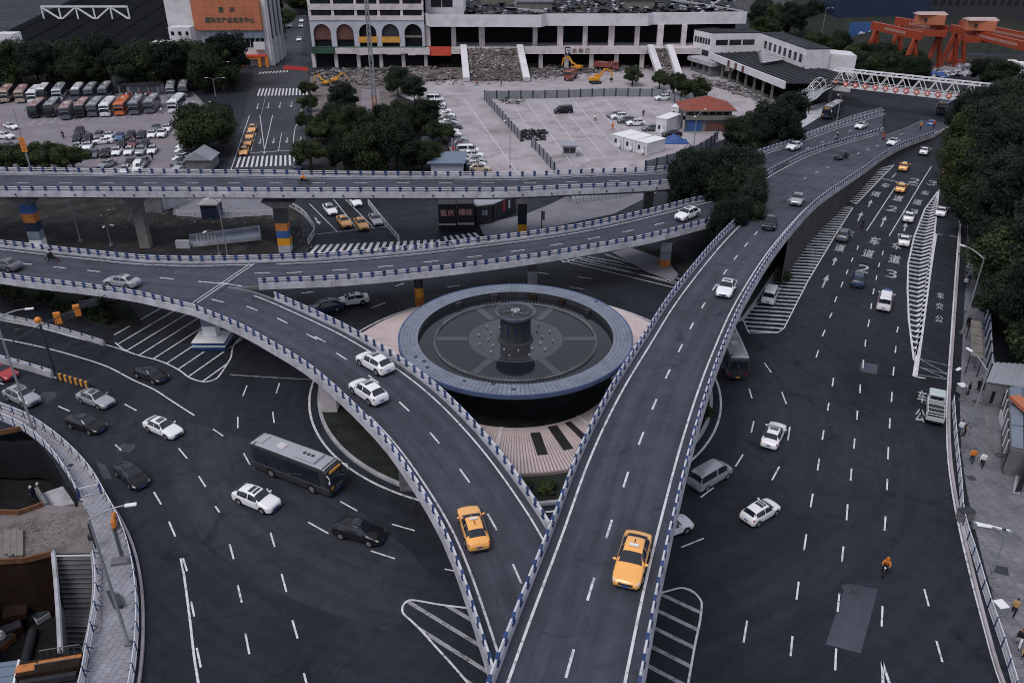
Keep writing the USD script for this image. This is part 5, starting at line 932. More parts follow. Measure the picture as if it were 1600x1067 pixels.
# waiting at the lights behind the fork
for k, c_, f_, r_, lab in [('sedan','white',(523,334),(508,317),'white saloon first from the left behind the zebra crossing'),('sedan','yellow',(544,353),(531,336),'yellow taxi left of the other at the zebra crossing'),('sedan','yellow',(571,357),(558,339),'yellow taxi right of the other at the zebra crossing'),('sedan','silver',(593,351),(581,332),'silver saloon beside the white fence at the zebra crossing'),('sedan','white',(561,320),(548,305),'white saloon waiting in the second row under the viaduct')]:
    put(k, c_, f_, r_, lab, None, 'cars waiting at the zebra crossing')
for i, (x, y) in enumerate([(381,235),(387,221),(390,211),(394,200)]): put('sedan', 'yellow', (x-2.5, y+6), (x+2.5, y-6), f"yellow taxi, {['nearest','second','third','farthest'][i]} in the queue along the left kerb of the street", None, 'taxis queueing in the street')
put('suv', 'dark_blue', (465,251), (465,265), 'dark blue car under the small tree at the end of the street')
for i, (x, y) in enumerate([(452,40),(453,31),(455,23),(471,32),(470,40),(467,61)]): put('sedan', 'white', (x-0.5, y+3), (x+0.5, y-3), f"small white car, {['lowest of three','middle of three','top of three','upper of two by the tower','lower of two by the tower','alone lowest'][i]} on the far side street", None, 'cars on the far side street')
# ---- car park at the upper left
ORD = ['first', 'second', 'third', 'fourth', 'fifth', 'sixth', 'seventh', 'eighth', 'ninth', 'tenth', 'eleventh', 'twelfth', 'thirteenth', 'fourteenth', 'fifteenth', 'sixteenth', 'seventeenth', 'eighteenth']
q0 = lambda x, y: (x/3.9525, y/3.9525)
rows = {'upper row of the car park': [(475,842,'black'),(540,842,'black'),(610,832,'grey'),(672,832,'white'),(738,836,'blue'),(808,832,'black'),(873,825,'black'),(938,822,'white'),(1000,820,'white')],
        'rear row of the car park': [(490,806,'black'),(960,785,'grey'),(1030,785,'white')],
        'second row of the car park': [(750,880,'black'),(820,882,'maroon'),(890,880,'black')],
        'third row of the car park': [(475,900,'white'),(540,895,'white')],
        'lower row of the car park': [(515,943,'black'),(580,943,'grey'),(650,940,'black'),(720,928,'white'),(795,925,'white'),(868,926,'silver'),(940,918,'white')],
        'nearest row of the car park': [(805,1002,'black'),(885,992,'grey'),(775,1040,'white')]}
for row, L in rows.items():
    for i, (x, y, c_) in enumerate(L): put('suv' if (i*7 + len(row)) % 3 == 0 else 'sedan', c_, q0(x-13, y+22), q0(x+13, y-16), f'{WORD[c_]} car, {ORD[i]} from the left in the {row}', None, 'cars in the coach park', gz=.022)
put('sedan', 'white', q0(585,872), q0(680,866), 'white saloon parked sideways between the rows of the car park', gz=.022)
put('sedan', 'silver', q0(625,1022), q0(690,998), 'silver saloon standing apart below the car park rows', gz=.022)
put('van', 'white', q0(840,1055), q0(862,1015), 'white van nearest the viaduct in the car park', gz=.022)
put('sedan', 'white', q0(100,785), q0(38,768), 'white saloon alone on the left of the coach park', gz=.022)
put('suv', 'white', q0(70,842), q0(-10,834), 'white car cut by the left edge, in the coach park', gz=.022)
put('sedan', 'grey', q0(105,905), q0(20,888), 'dark grey car behind the hedge in the coach park', gz=.022)
for i, (x, y, c_) in enumerate([(1142,893,'white'),(1135,920,'white'),(1128,945,'grey'),(1122,968,'white'),(1110,995,'grey'),(1125,1022,'silver')]): put('sedan', c_, q0(x-40, y+14), q0(x+40, y-14), f'{WORD[c_]} car, {ORD[i]} from the far end beside the round park tree', None, 'cars parked beside the round park tree', gz=.022)
coach = [(205,690,255,645,'black','pink_roof','maroon-roofed'),(300,690,352,635,'black','silver','grey-roofed'),(400,700,425,668,'grey','pink_roof','short pink-roofed'),(490,690,530,640,'black','pink_roof','pink-roofed'),(572,680,610,640,'grey','silver','silver'),(650,678,685,640,'white','white','white'),(738,672,775,632,'coach_orange','coach_orange','orange'),(828,668,862,628,'grey','silver','silver'),(918,665,962,615,'grey','silver','long silver'),(1075,655,1110,622,'white','white','white')]
for i, (x0, y0, x1, y1, c_, rf_, wd) in enumerate(coach):
    c, a, _ = place_px(q0(x0, y0), q0(x1, y1), None, 1.6); copy(bus(c_, 8.5 if i == 2 else 11.0, rf_), 'coach', f'{wd} coach, {ORD[i]} from the left in the front row of coaches', 'coach', (c[0], c[1], .022), a, 'coaches in the coach park')
rear = [(20,600,60,555,'beige','pink_roof','beige'),(120,600,150,560,'beige','pink_roof','beige'),(195,605,240,560,'white','white','white'),(245,600,295,540,'black','white','white-roofed dark'),(350,590,385,545,'white','silver','white'),(465,590,500,545,'grey','white','white-roofed'),(548,585,580,545,'grey','silver','dark'),(635,580,670,540,'grey','silver','dark'),(1052,570,1062,535,'silver','silver','silver'),(1130,565,1140,530,'grey','silver','dark grey')]
for i, (x0, y0, x1, y1, c_, rf_, wd) in enumerate(rear):
    c, a, _ = place_px(q0(x0, y0), q0(x1, y1), None, 1.6); copy(bus(c_, 11.0, rf_), 'coach', f'{wd} coach, {ORD[i]} from the left in the rear row under the trees', 'coach', (c[0], c[1], .022), a, 'coaches in the coach park')
# ---- forecourt at the upper right
lot = [(680,154,'van','white'),(683,162,'van','white'),(692,172,'suv','white'),(697,178,'sedan','white'),(698,184,'sedan','grey'),(700,190,'sedan','white'),(707,196,'suv','grey'),(703,203,'sedan','white'),(706,209,'suv','white'),(714,216,'suv','silver'),(718,223,'sedan','grey'),(723,229,'sedan','red'),(732,234,'van','white'),(739,241,'suv','white'),(742,248,'sedan','silver'),(742,255,'sedan','white'),(749,262,'suv','beige')]
for i, (x, y, k, c_) in enumerate(lot): put(k, c_, (x+12, y+0.5), (x-12, y+0.5), f'{WORD[c_]} {"van" if k == "van" else "car"}, {ORD[i]} from the far end of the row along the forecourt fence', None, 'cars along the forecourt fence', gz=.022)
for x, y, k, c_, lab in [(880,172,'van','black','black people carrier alone in the middle of the forecourt'),(962,178,'sedan','grey','dark car rearmost of four on the forecourt'),(968,181,'suv','white','white car rear of two white ones on the forecourt'),(979,187,'suv','grey','dark car between the two white ones on the forecourt'),(993,191,'suv','white','white car nearest of four on the forecourt'),(1036,152,'suv','white','white car beside the clipped trees on the forecourt'),(1018,199,'sedan','grey','dark car beside the tall white cabin'),(1050,208,'sedan','black','black car in front of the blue tarpaulin')]:
    put(k, c_, (x-11, y+1), (x+11, y+0), lab, None, gz=.022)
for (x, y, a_, lab) in [(892,124,-1.9,'dark red tipper truck nearest the forecourt fence'),(946,111,-0.25,'dark red tipper truck under the station terrace')]:
    c = U(x, y); copy(dump_truck(), 'tipper_truck', lab, 'truck', (c[0], c[1], .03), a_)
for (x, y, a_, lab) in [(900,112,2.6,'yellow excavator digging at the foot of the station'),(930,131,0.3,'orange excavator behind the forecourt fence'),(524,130,0.2,'orange excavator beside the tall mast'),(508,134,2.8,'orange excavator by the white gatehouse')]:
    c = U(x, y); copy(excavator(), 'excavator', lab, 'excavator', (c[0], c[1], .03), a_, scale=.62 if x < 600 else .9)
# ---------------------------------------------------------------- buildings
def V(px, y, D, z=None):
    """world x of the picture column px, for something at the distance D whose height is z"""
    return (px - 800)/FOC * (D*math.cos(math.radians(PITCH)) + (CAM_H - (z or 0))*math.sin(math.radians(PITCH)))
# --- the old station: tower with arches
D0 = 280.0
xa, xb = V(487, 0, D0, 8), V(664, 0, D0, 8)
ST = thing('station_tower', 'old stripped station block with five tall arches under rows of ribbon windows', 'building', (0, 0, 0))
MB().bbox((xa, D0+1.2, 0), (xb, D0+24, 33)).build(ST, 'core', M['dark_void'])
for x in (xa, xb-0.6): MB().bbox((x, D0+0.3, 0), (x+0.6, D0+24, 33)).build(ST, 'end_wall', M['pink_wall'])
n = 5; aw = (xb-xa)/n
for i in range(n):
    cx0 = xa + aw*(i+0.5); r = aw*0.385; zs, z0, z1 = 10.6, 6.4, 14.6
    out = [(cx0-aw/2, z0), (cx0-aw/2, z1), (cx0+aw/2, z1), (cx0+aw/2, z0), (cx0+r, z0), (cx0+r, zs)] + [(cx0+r*math.cos(t), zs+r*math.sin(t)) for t in np.linspace(0.12, PI-0.12, 15)] + [(cx0-r, zs), (cx0-r, z0)]
    m = trimesh.creation.extrude_polygon(Polygon(out), 1.0, engine='earcut'); v = m.vertices.copy(); m.vertices = np.c_[v[:, 0], D0+1.0-v[:, 2], v[:, 1]]; m.faces = m.faces[:, ::-1]
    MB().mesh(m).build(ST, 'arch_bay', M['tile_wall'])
    if i in (0, 1, 3):
        pts = [(cx0-r, 8.6), (cx0+r, 8.6), (cx0+r, zs)] + [(cx0+r*math.cos(t), zs+r*math.sin(t)) for t in np.linspace(0.12, PI-0.12, 12)] + [(cx0-r, zs)]
        m = trimesh.creation.extrude_polygon(Polygon(pts), 0.15, engine='earcut'); v = m.vertices.copy(); m.vertices = np.c_[v[:, 0], D0+0.9-v[:, 2], v[:, 1]]; m.faces = m.faces[:, ::-1]
        MB().mesh(m).build(ST, 'arch_panel', M['brown_red' if i < 2 else 'basin_dark'])
    if i in (2, 3): MB().bbox((cx0-r-0.2, D0-0.2, 7.8), (cx0+r+0.2, D0-0.05, 9.6)).build(ST, 'yellow_board', M['board_yellow'])
    if i == 4: MB().bbox((cx0-r, D0+0.3, 9.3), (cx0+r, D0+0.5, 9.9)).build(ST, 'yellow_board', M['wood_grey'])
for i in range(6):
    x = xa + aw*i; MB().bbox((x-0.55, D0-0.1, 0), (x+0.55, D0+1.1, 4.4)).build(ST, 'ground_column', M['pink_wall'])
for k, (z0, z1) in enumerate([(14.6, 15.9), (17.7, 19.4), (21.2, 23.0), (24.8, 26.6), (28.4, 30.2), (32, 33)]): MB().bbox((xa, D0-0.25, z0), (xb, D0+1.0, z1)).build(ST, 'spandrel_band', M['pink_wall'])
for zz in (15.9, 19.4, 23.0, 26.6, 30.2):
    for i in range(n):
        for j in range(2):
            x0 = xa + aw*i + 0.9 + j*(aw-1.1)/2; MB().bbox((x0, D0+0.55, zz+0.05), (x0+(aw-1.1)/2-0.25, D0+0.62, zz+1.7)).build(ST, 'window', M['window_dark'])
        MB().bbox((xa+aw*i-0.1, D0-0.05, zz), (xa+aw*i+0.75, D0+0.9, zz+1.8)).build(ST, 'window_pier', M['pink_wall'])
mb = MB()
xs = np.linspace(xa+aw*1.05, xb+1.5, 14)
for a, b in zip(xs, xs[1:]): h0 = rng.uniform(-0.5, 0.25); mb.bbox((a, D0-1.6, 4.5+h0*0.8), (b+0.02, D0+1.0, 6.3))
mb.build(ST, 'broken_ledge', M['pink_wall'])
MB().bbox((xa, D0-1.0, 6.3), (xb, D0+0.9, 6.55)).build(ST, 'ledge_top', M['green_net']); MB().bbox((xa, D0-1.4, 4.6), (xa+aw*1.05, D0+0.8, 6.2)).build(ST, 'debris_net', M['green_net'])
rt = MB(); rt.bbox((V(672, 0, D0), D0-1.2, 3.9), (V(706, 0, D0), D0-0.8, 6.7)); tag(stage.GetPrimAtPath(rt.build('/World', 'red_tarpaulin', M['red_tarp'])), 'red tarpaulin hanging beside the station tower', 'tarpaulin')
# --- the old station: long hall with canopy, terrace and stairs
SH = thing('station_hall', 'long station hall with a pale concrete canopy over dark open bays', 'building')
fx = [(V(661, 0, 283, 14), 283.0), (V(672, 0, 277, 14), 277.0), (V(846, 0, 276, 14), 276.0), (V(853, 0, 279, 14), 279.0), (V(1012, 0, 279, 14), 279.0), (V(1020, 0, 282, 14), 282.0), (V(1166, 0, 284, 14), 284.0)]
for (x0, y0), (x1, y1) in zip(fx, fx[1:]): MB().hexa([(x0, y0, 13.0), (x1, y1, 13.0), (x1, y1+0.6, 13.0), (x0, y0+0.6, 13.0)], [(x0, y0, 16.6), (x1, y1, 16.6), (x1, y1+0.6, 16.6), (x0, y0+0.6, 16.6)]).build(SH, 'canopy_fascia', M['white_wall'])
MB().prism([(fx[0][0], 285.5)] + [(x, y+0.5) for x, y in fx[1:]] + [(fx[-1][0]+6, 350), (fx[0][0]-2, 350)], 15.4, 15.7).build(SH, 'roof', M['roof_dark'])
MB().prism([(x, y+0.7) for x, y in fx] + [(fx[-1][0]-1, 292), (fx[0][0], 292)], 12.9, 13.2).build(SH, 'canopy_soffit', M['concrete_dark'])
for k, px in enumerate([668, 709, 753, 836, 875, 914, 955, 995, 1031, 1068]):
    x = V(px, 0, 282, 9); w = 0.75 if k % 2 else 0.95; MB().bbox((x-w, 281.2, 6.5), (x+w, 282.7, 13.0)).build(SH, 'column', M['pink_wall'])
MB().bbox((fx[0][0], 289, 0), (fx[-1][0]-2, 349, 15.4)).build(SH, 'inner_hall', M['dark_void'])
x0t, x1t = V(705, 0, 277, 5), V(1095, 0, 277, 5)
MB().bbox((x0t, 277.5, 4.6), (x1t, 289, 6.5)).build(SH, 'terrace_slab', M['pink_wall']); MB().bbox((V(820, 0, 277, 5), 276.9, 4.7), (V(1010, 0, 277, 5), 277.5, 7.0)).build(SH, 'terrace_parapet', M['pink_wall'])
for px in (845, 885, 924, 963, 1003): x = V(px, 0, 278, 2); MB().bbox((x-0.7, 278, 0), (x+0.7, 279.2, 4.6)).build(SH, 'terrace_column', M['pink_wall'])
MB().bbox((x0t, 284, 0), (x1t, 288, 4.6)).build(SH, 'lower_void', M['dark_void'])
for px, s in ((724, 0), (812, 0), (1016, 1), (1046, 1)):
    a, b = np.array([V(px, 0, 277, 6), 277.5, 6.4]), np.array([V(px+(20 if px > 900 else (5 if px < 760 else 11)), 0, 256, 0), 256 if not s else 262, 0.2])
    MB().bar(a + [0, 0, 0.6], b + [0, 0, 0.6], 2.0, 1.3).build(SH, 'stair_balustrade', M['white_wall'])
for (pa, pb, pc, pd, y1) in ((727, 809, 738, 822, 257), (1020, 1042, 1040, 1064, 263)):
    k = 20
    for i in range(k):
        t = (i+0.5)/k; y = 277.5 + (y1-277.5)*t; z = 6.3*(1-t); xl, xr = V(pa+(pc-pa)*t, 0, y, z), V(pb+(pd-pb)*t, 0, y, z)
        MB().bbox((xl, y-0.6, max(z-1.0, -0.1)), (xr, y+0.6, z+0.1)).build(SH, 'stair_step', M['rubble'])
sx = V(882, 0, 276.8, 5.8)
MB().bbox((sx+0.2, 276.70, 4.75), (sx+1.85, 276.88, 6.95)).build(SH, 'arrow_sign', M['navy'])
MB().bbox((sx+0.45, 276.60, 6.2), (sx+1.6, 276.69, 6.5)).bbox((sx+0.45, 276.60, 5.2), (sx+0.65, 276.69, 6.2)).bbox((sx+1.4, 276.60, 5.2), (sx+1.6, 276.69, 6.2)).bbox((sx+0.9, 276.60, 4.9), (sx+1.15, 276.69, 5.8)).build(SH, 'arrow_mark', M['banner_white'])
for i, ch in enumerate('出站口'): glyph(ch, (sx+3.2+2.1*i, 276.86, 5.1), (1, 0, 0), (0, 0, 1), 1.5, depth=0.08).build(SH, 'sign_letter', M['brown_red'])
for i in range(46):
    px, yy = rng.uniform(700, 1140), rng.uniform(286, 345); x = V(px, 0, yy, 15.7); MB().cyl((x, yy, 15.7), (x, yy, 16.4), 0.5, 0.35, 8).mesh(ico((x, yy, 16.6), (0.75, 0.75, 0.3))).build(SH, 'roof_vent', M['concrete_pale'])
for a, b in [((790, 300), (850, 290)), ((985, 350), (1160, 290)), ((1010, 300), (1030, 350)), ((1095, 286), (1130, 330)), ((880, 330), (960, 345))]:
    MB().bar((V(a[0], 0, a[1], 16), a[1], 16.0), (V(b[0], 0, b[1], 16), b[1], 16.0), 0.8, 0.7).build(SH, 'roof_kerb', M['concrete'])
for px, yy, w, d, h in [(835, 296, 12, 5, 2.5), (790, 312, 18, 6, 3.0), (1000, 300, 10, 5, 2.8), (985, 325, 14, 6, 3.0)]:
    x = V(px, 0, yy, 16); MB().bbox((x-w/2, yy, 15.65), (x+w/2, yy+d, 15.65+h)).build(SH, 'roof_house', M['wood_grey']); MB().bbox((x-w/2-0.4, yy-0.4, 15.65+h), (x+w/2+0.4, yy+d+0.4, 15.95+h)).build(SH, 'roof_house_top', M['concrete_dark'])
x0, x1 = V(664, 0, 284, 16), V(724, 0, 284, 16)
SB = thing('stair_block', 'pale stair block with one dark window between the arched tower and the hall', 'building')
MB().bbox((x0+0.2, 285, 12), (x1, 300, 32)).build(SB, 'wall', M['white_wall']); MB().bbox((x0+2, 284.9, 18), (x0+9, 285.1, 21.2)).build(SB, 'window', M['window_dark']); MB().bbox((x0+5.4, 284.84, 18), (x0+5.6, 285.0, 21.2)).build(SB, 'window_bar', M['pink_wall'])
# --- rubble in front of the station
def rubble(name, pts, n, smin, smax, label_kind='stuff', mt='rubble', z=0.03):
    P = Polygon(pxpoly(pts)[:, :2]).buffer(0); mb = MB(); x0, y0, x1, y1 = P.bounds; k = 0
    while k < n:
        x, y = rng.uniform(x0, x1), rng.uniform(y0, y1)
        if not P.contains(Point(x, y)): continue
        s = rng.uniform(smin, smax); q = rng.normal(size=(4, 3))*s*np.array([1, 1, 0.5]) + [x, y, z+s*0.3]
        mb.raw(q, [[0, 1, 2], [0, 3, 1], [1, 3, 2], [2, 3, 0]]); k += 1
    return tag(stage.GetPrimAtPath(mb.build('/World', name, M[mt])), kind='stuff')
rubble('rubble', [(486, 112), (665, 104), (715, 112), (712, 128), (660, 128), (600, 135), (500, 130)], 900, 0.25, 0.9)
rubble('rubble', [(825, 100), (1010, 95), (1020, 108), (900, 118), (830, 126)], 800, 0.25, 0.8)
rubble('rubble', [(1085, 118), (1150, 135), (1215, 155), (1200, 165), (1130, 140), (1080, 128)], 600, 0.25, 0.8)
rubble('rubble', [(738, 100), (808, 98), (820, 126), (742, 129)], 500, 0.2, 0.7)
rubble('rubble', [(770, 150), (815, 150), (820, 165), (790, 165)], 60, 0.3, 0.8, mt='dirt_pale'); rubble('rubble', [(815, 205), (855, 205), (850, 220), (815, 222)], 120, 0.3, 0.7, mt='dirt')
rubble('building_debris', [(1440, 108), (1515, 105), (1525, 118), (1440, 122)], 300, 0.3, 1.2, mt='concrete_pale')
rubble('litter', [(140, 330), (260, 320), (400, 325), (440, 340), (380, 352), (160, 360)], 260, 0.05, 0.22, mt='wood_grey')
rubble('litter', [(455, 355), (480, 350), (490, 390), (450, 395)], 80, 0.08, 0.3)
for mt_, n_, s0_, s1_ in (('rubble', 420, .2, .9), ('concrete_pale', 160, .15, .6), ('roof_black', 260, .5, 1.8), ('rubble_brown', 220, .2, .9)):
    mb = MB()
    for i in range(n_):
        px, y = rng.uniform(690, 1150), 286+60*rng.random()**1.3; s_ = rng.uniform(s0_, s1_); mb.raw(rng.normal(size=(4, 3))*s_*np.array([1, 1, .35])+[V(px, 0, y, 15.7), y, 15.75+s_*.15], [[0, 1, 2], [0, 3, 1], [1, 3, 2], [2, 3, 0]])
    tag(stage.GetPrimAtPath(mb.build('/World', 'roof_debris', M[mt_])), kind='stuff')
# debris lying on the two stairs, and pale bits among the rubble
mb, mb2 = MB(), MB()
for (pa, pb, pc, pd, y1, n_) in ((727, 809, 738, 822, 257, 1500), (1020, 1042, 1040, 1064, 263, 420)):
    for i in range(n_):
        t_ = rng.random(); y = 277.5+(y1-277.5)*t_; z = 6.4*(1-t_)+.1; u_ = rng.random(); xl_, xr_ = V(pa+(pc-pa)*t_, 0, y, z), V(pb+(pd-pb)*t_, 0, y, z); s_ = rng.uniform(.12, .5)
        q_ = rng.normal(size=(4, 3))*s_*np.array([1, 1, .5])+[xl_+(xr_-xl_)*u_, y, z+s_*.2]; (mb if rng.random() < .72 else mb2).raw(q_, [[0, 1, 2], [0, 3, 1], [1, 3, 2], [2, 3, 0]])
tag(stage.GetPrimAtPath(mb.build('/World', 'rubble', M['rubble_brown'])), kind='stuff'); tag(stage.GetPrimAtPath(mb2.build('/World', 'rubble', M['concrete_pale'])), kind='stuff')
rubble('rubble', [(486, 112), (665, 104), (715, 112), (712, 128), (660, 128), (600, 135), (500, 130)], 350, 0.15, 0.5, mt='concrete_pale'); rubble('rubble', [(486, 112), (665, 104), (715, 112), (712, 128), (660, 128), (600, 135), (500, 130)], 500, 0.2, 0.7, mt='rubble_brown')
rubble('rubble', [(825, 100), (1010, 95), (1020, 108), (900, 118), (830, 126)], 350, 0.15, 0.5, mt='concrete_pale'); rubble('rubble', [(655, 118), (720, 118), (1000, 100), (1060, 108), (880, 124), (760, 132), (660, 134)], 600, 0.1, 0.4, mt='rubble_brown')
rubble('rubble', [(1085, 118), (1150, 135), (1215, 155), (1200, 165), (1130, 140), (1080, 128)], 350, 0.15, 0.6, mt='concrete_pale')
# --- building with the orange panel
yb = 282.0; xl, xr = V(302, 0, yb, 15), V(408, 0, yb, 15)
OB = thing('trade_centre', 'white building faced with a big orange panel carrying two rows of characters', 'building')
MB().bbox((xl-9, yb+1, 0), (xr+1.5, yb+19, 22.5)).build(OB, 'wall', M['white_wall'])
nx, nz_ = 9, 4; pw, ph = (xr-xl)/nx, 9.2/nz_
for i in range(nx):
    for j in range(nz_): MB().bbox((xl+pw*i+0.02, yb-0.6, 11.3+ph*j+0.02), (xl+pw*(i+1)-0.02, yb+1, 11.3+ph*(j+1)-0.02)).build(OB, 'orange_panel', M['orange_panel'])
MB().bbox((xl, yb-0.5, 11.35), (xr, yb+0.9, 20.4)).build(OB, 'panel_backing', M['rust_orange'])
for i, ch in enumerate('重庆'): glyph(ch, (xl+(xr-xl)*(0.435+0.165*i), yb-0.6, 16.8), (1, 0, 0), (0, 0, 1), 1.7, depth=0.12).build(OB, 'sign_letter', M['green_net'])
for i, ch in enumerate('国际农产品批发中心'): glyph(ch, (xl+(xr-xl)*(0.215+0.082*i), yb-0.6, 13.7), (1, 0, 0), (0, 0, 1), 1.7, depth=0.12).build(OB, 'sign_letter', M['green_net'])
for i in range(11): w = (xr-xl-3.5)/11; MB().bbox((xl+3.5+w*i+0.04, yb-0.2, 8.9), (xl+3.5+w*(i+1)-0.04, yb+0.9, 11.25)).build(OB, 'glazed_panel', M['glass_blue_grey'])
for i in range(6):
    w = (xr-xl-2)/6; x = xl+2+w*i; MB().bbox((x+0.2, yb+0.9, 5.9), (x+w-0.2, yb+0.98, 8.6)).build(OB, 'window', M['window_dark'])
    for xx in (x+0.12, x+w/2): MB().bbox((xx, yb+0.8, 5.9), (xx+0.14, yb+0.9, 8.6)).build(OB, 'window_frame', M['steel_white'])
MB().bbox((xr-3.6, yb-0.4, 5.3), (xr, yb+0.9, 7.6)).build(OB, 'white_bay', M['white_wall'])
MB().bbox((xr-9.5, yb-1.5, 3.2), (xr+0.2, yb+0.6, 3.7)).build(OB, 'red_canopy', M['red_tarp'])
for x in (xr-2.6, xr-0.2, xr-8.5): MB().bbox((x, yb-1.4, 0), (x+0.9, yb-0.3, 3.3)).build(OB, 'orange_pillar', M['orange_bright'])
MB().bbox((xr-8, yb-1.3, 2.5), (xr-1.5, yb-0.5, 3.1)).build(OB, 'orange_beam', M['orange_bright'])
for k in range(3):
    y = yb+4+5*k; MB().bbox((xr+1.45, y, 8), (xr+1.58, y+1.8, 20)).build(OB, 'side_window', M['window_dark'])
for k in range(4): MB().bbox((xr+1.5, yb+1.5+5*k, 0), (xr+2.0, yb+2.3+5*k, 21.5)).build(OB, 'side_rib', M['white_wall'])
MB().bbox((xl+2, yb+4, 22.4), (xl+10, yb+8, 24.0)).build(OB, 'roof_house', M['white_wall']); MB().bbox((xl-8, yb+8, 22.4), (xr+1, yb+18, 26)).build(OB, 'upper_storey', M['white_wall']); MB().bbox((xl+3, yb+7.9, 23), (xr-4, yb+8.05, 24.6)).build(OB, 'window', M['window_dark'])
for i in range(7): MB().bbox((xr-11+1.5*i, yb+5, 22.4), (xr-10+1.5*i, yb+6.2, 23.4)).build(OB, 'roof_machine', M['concrete'])
# --- black-roofed hall with steps of white rooms, and the white lattice on its roof
BH = thing('black_roofed_hall', 'low hall with a huge black roof and white front walls behind the coaches', 'building')
xw = V(-60, 0, 272, 5)
MB().hexa([(xw, 274, 5.4), (xl-9.3, 274, 5.4), (xl-9.3, 372, 15), (xw, 372, 15)], [(xw, 274, 5.9), (xl-9.3, 274, 5.9), (xl-9.3, 372, 15.5), (xw, 372, 15.5)]).build(BH, 'roof', M['roof_black'])
for i in range(7): x = xw+(xl-9.3-xw)*(i+.5)/7; MB().bar((x, 275, 6.1), (x, 370, 15.4), 0.3, 0.2).build(BH, 'roof_rib', M['roof_black'])
MB().bbox((xw, 273, 0), (xl-9.2, 273.6, 5.3)).build(BH, 'front_wall', M['white_wall'])
for px in (172, 186): x = V(px, 0, 273, 4); MB().bbox((x, 272.93, 2.6), (x+1.6, 273.05, 4.4)).build(BH, 'window', M['window_dark'])
for (pa, pb, z0, z1, yy) in [(-10, 19, 5, 11.0, 276), (-10, 82, 4, 7.0, 274.5), (212, 240, 5, 8.3, 272.4), (236, 266, 5, 9.0, 272.7), (262, 296, 5, 12.8, 277)]:
    a, b = V(pa, 0, yy, z1), V(pb, 0, yy, z1); MB().bbox((a, yy, z0), (b, yy+5, z1)).build(BH, 'white_room', M['white_wall'])
    if pa > 200:
        for k in range(3): x = a+(b-a)*(k+0.3)/3; MB().bbox((x, yy-0.05, z1-2.4), (x+1.0, yy+0.05, z1-1.2)).build(BH, 'window', M['window_dark'])
sg = thing('red_sign_board', 'long red shop sign over the low white wall by the orange building', 'sign'); a, b = V(205, 0, 272.5, 5), V(264, 0, 272.5, 4.5)
MB().bbox((a, 272.2, 3.4), (b, 272.5, 5.6)).build(sg, 'board', M['red_paint']); MB().bbox((a+2.3, 272.12, 3.8), (a+4.0, 272.19, 5.2)).build(sg, 'pale_mark', M['banner_white'])
LT = thing('roof_lattice', 'white steel lattice frame standing on the black roof', 'lattice'); yy = 318.0; zb0 = 9.8; a, b = V(68, 0, yy, 11), V(202, 0, yy, 11)
for z in (zb0, zb0+4.6): MB().bar((a, yy, z), (b, yy, z), 0.7, 0.55).build(LT, 'chord', M['steel_white'])
for i in range(6): x = a+(b-a)*i/5; MB().bar((x, yy, zb0), (x, yy, zb0+4.6), 0.4).build(LT, 'post', M['steel_white'])
for i in range(5):
    x0, x1 = a+(b-a)*i/5, a+(b-a)*(i+1)/5; MB().bar((x0 if i % 2 == 0 else x1, yy, zb0+4.5), (x1 if i % 2 == 0 else x0, yy, zb0+0.1), 0.5).build(LT, 'diagonal', M['steel_white'])
for yy2 in (yy+1.2,): MB().bar((a, yy2, zb0), (b, yy2, zb0), 0.4).build(LT, 'chord', M['steel_white'])
# --- dim blocks beyond
def block(name, label, x0, x1, y0, y1, z, mt, rows=0, cols=0, winz=2.0):
    t = thing(name, label, 'building'); MB().bbox((x0, y0, -0.5), (x1, y1, z)).build(t, 'wall', M[mt])
    for r in range(rows):
        for c in range(cols): w = (x1-x0)/cols; MB().bbox((x0+w*c+w*.2, y0-0.06, z-3.3*(r+1)+0.6), (x0+w*(c+1)-w*.2, y0+0.1, z-3.3*(r+1)+0.6+winz)).build(t, 'window', M['window_dark'])
    MB().bbox((x0-0.3, y0-0.3, z), (x1+0.3, y1+0.3, z+0.5)).build(t, 'roof', M['roof_dark']); return t
block('street_house', 'dark house closing the far side street, under the first trees', V(425, 0, 400, 6), V(480, 0, 400, 6), 420, 440, 14, 'concrete_dark', 3, 8)
block('warehouse', 'long dark warehouse behind the black-roofed hall', xw, V(120, 0, 400, 10), 402, 430, 18, 'concrete_dark', 2, 22)
block('warehouse', 'long blue-walled warehouse behind the orange cranes', V(1330, 0, 330, 8), V(1480, 0, 330, 8), 345, 372, 15.5, 'navy', 0, 0)
block('warehouse', 'dark shed beyond the right-hand crane', V(1480, 0, 330, 8), V(1800, 0, 330, 8), 352, 385, 17, 'steel_dark', 2, 26)
block('warehouse', 'dark block above the rear slope at upper right', V(1190, 0, 400, 8), V(1400, 0, 400, 8), 420, 450, 14, 'concrete_dark', 2, 20)
bw = thing('banner_wall', 'blue hoarding with white characters left of the first crane', 'hoarding'); a, b = V(1325, 0, 318, 4), V(1372, 0, 318, 4)
MB().bbox((a, 318, 0), (b, 318.4, 9)).build(bw, 'board', M['blue_paint'])
for i, ch in enumerate('生命'): glyph(ch, (V(1346+12*i, 0, 318, 5), 317.95, 3.6), (1, 0, 0), (0, 0, 1), 2.6, depth=0.08).build(bw, 'sign_letter', M['banner_white'])
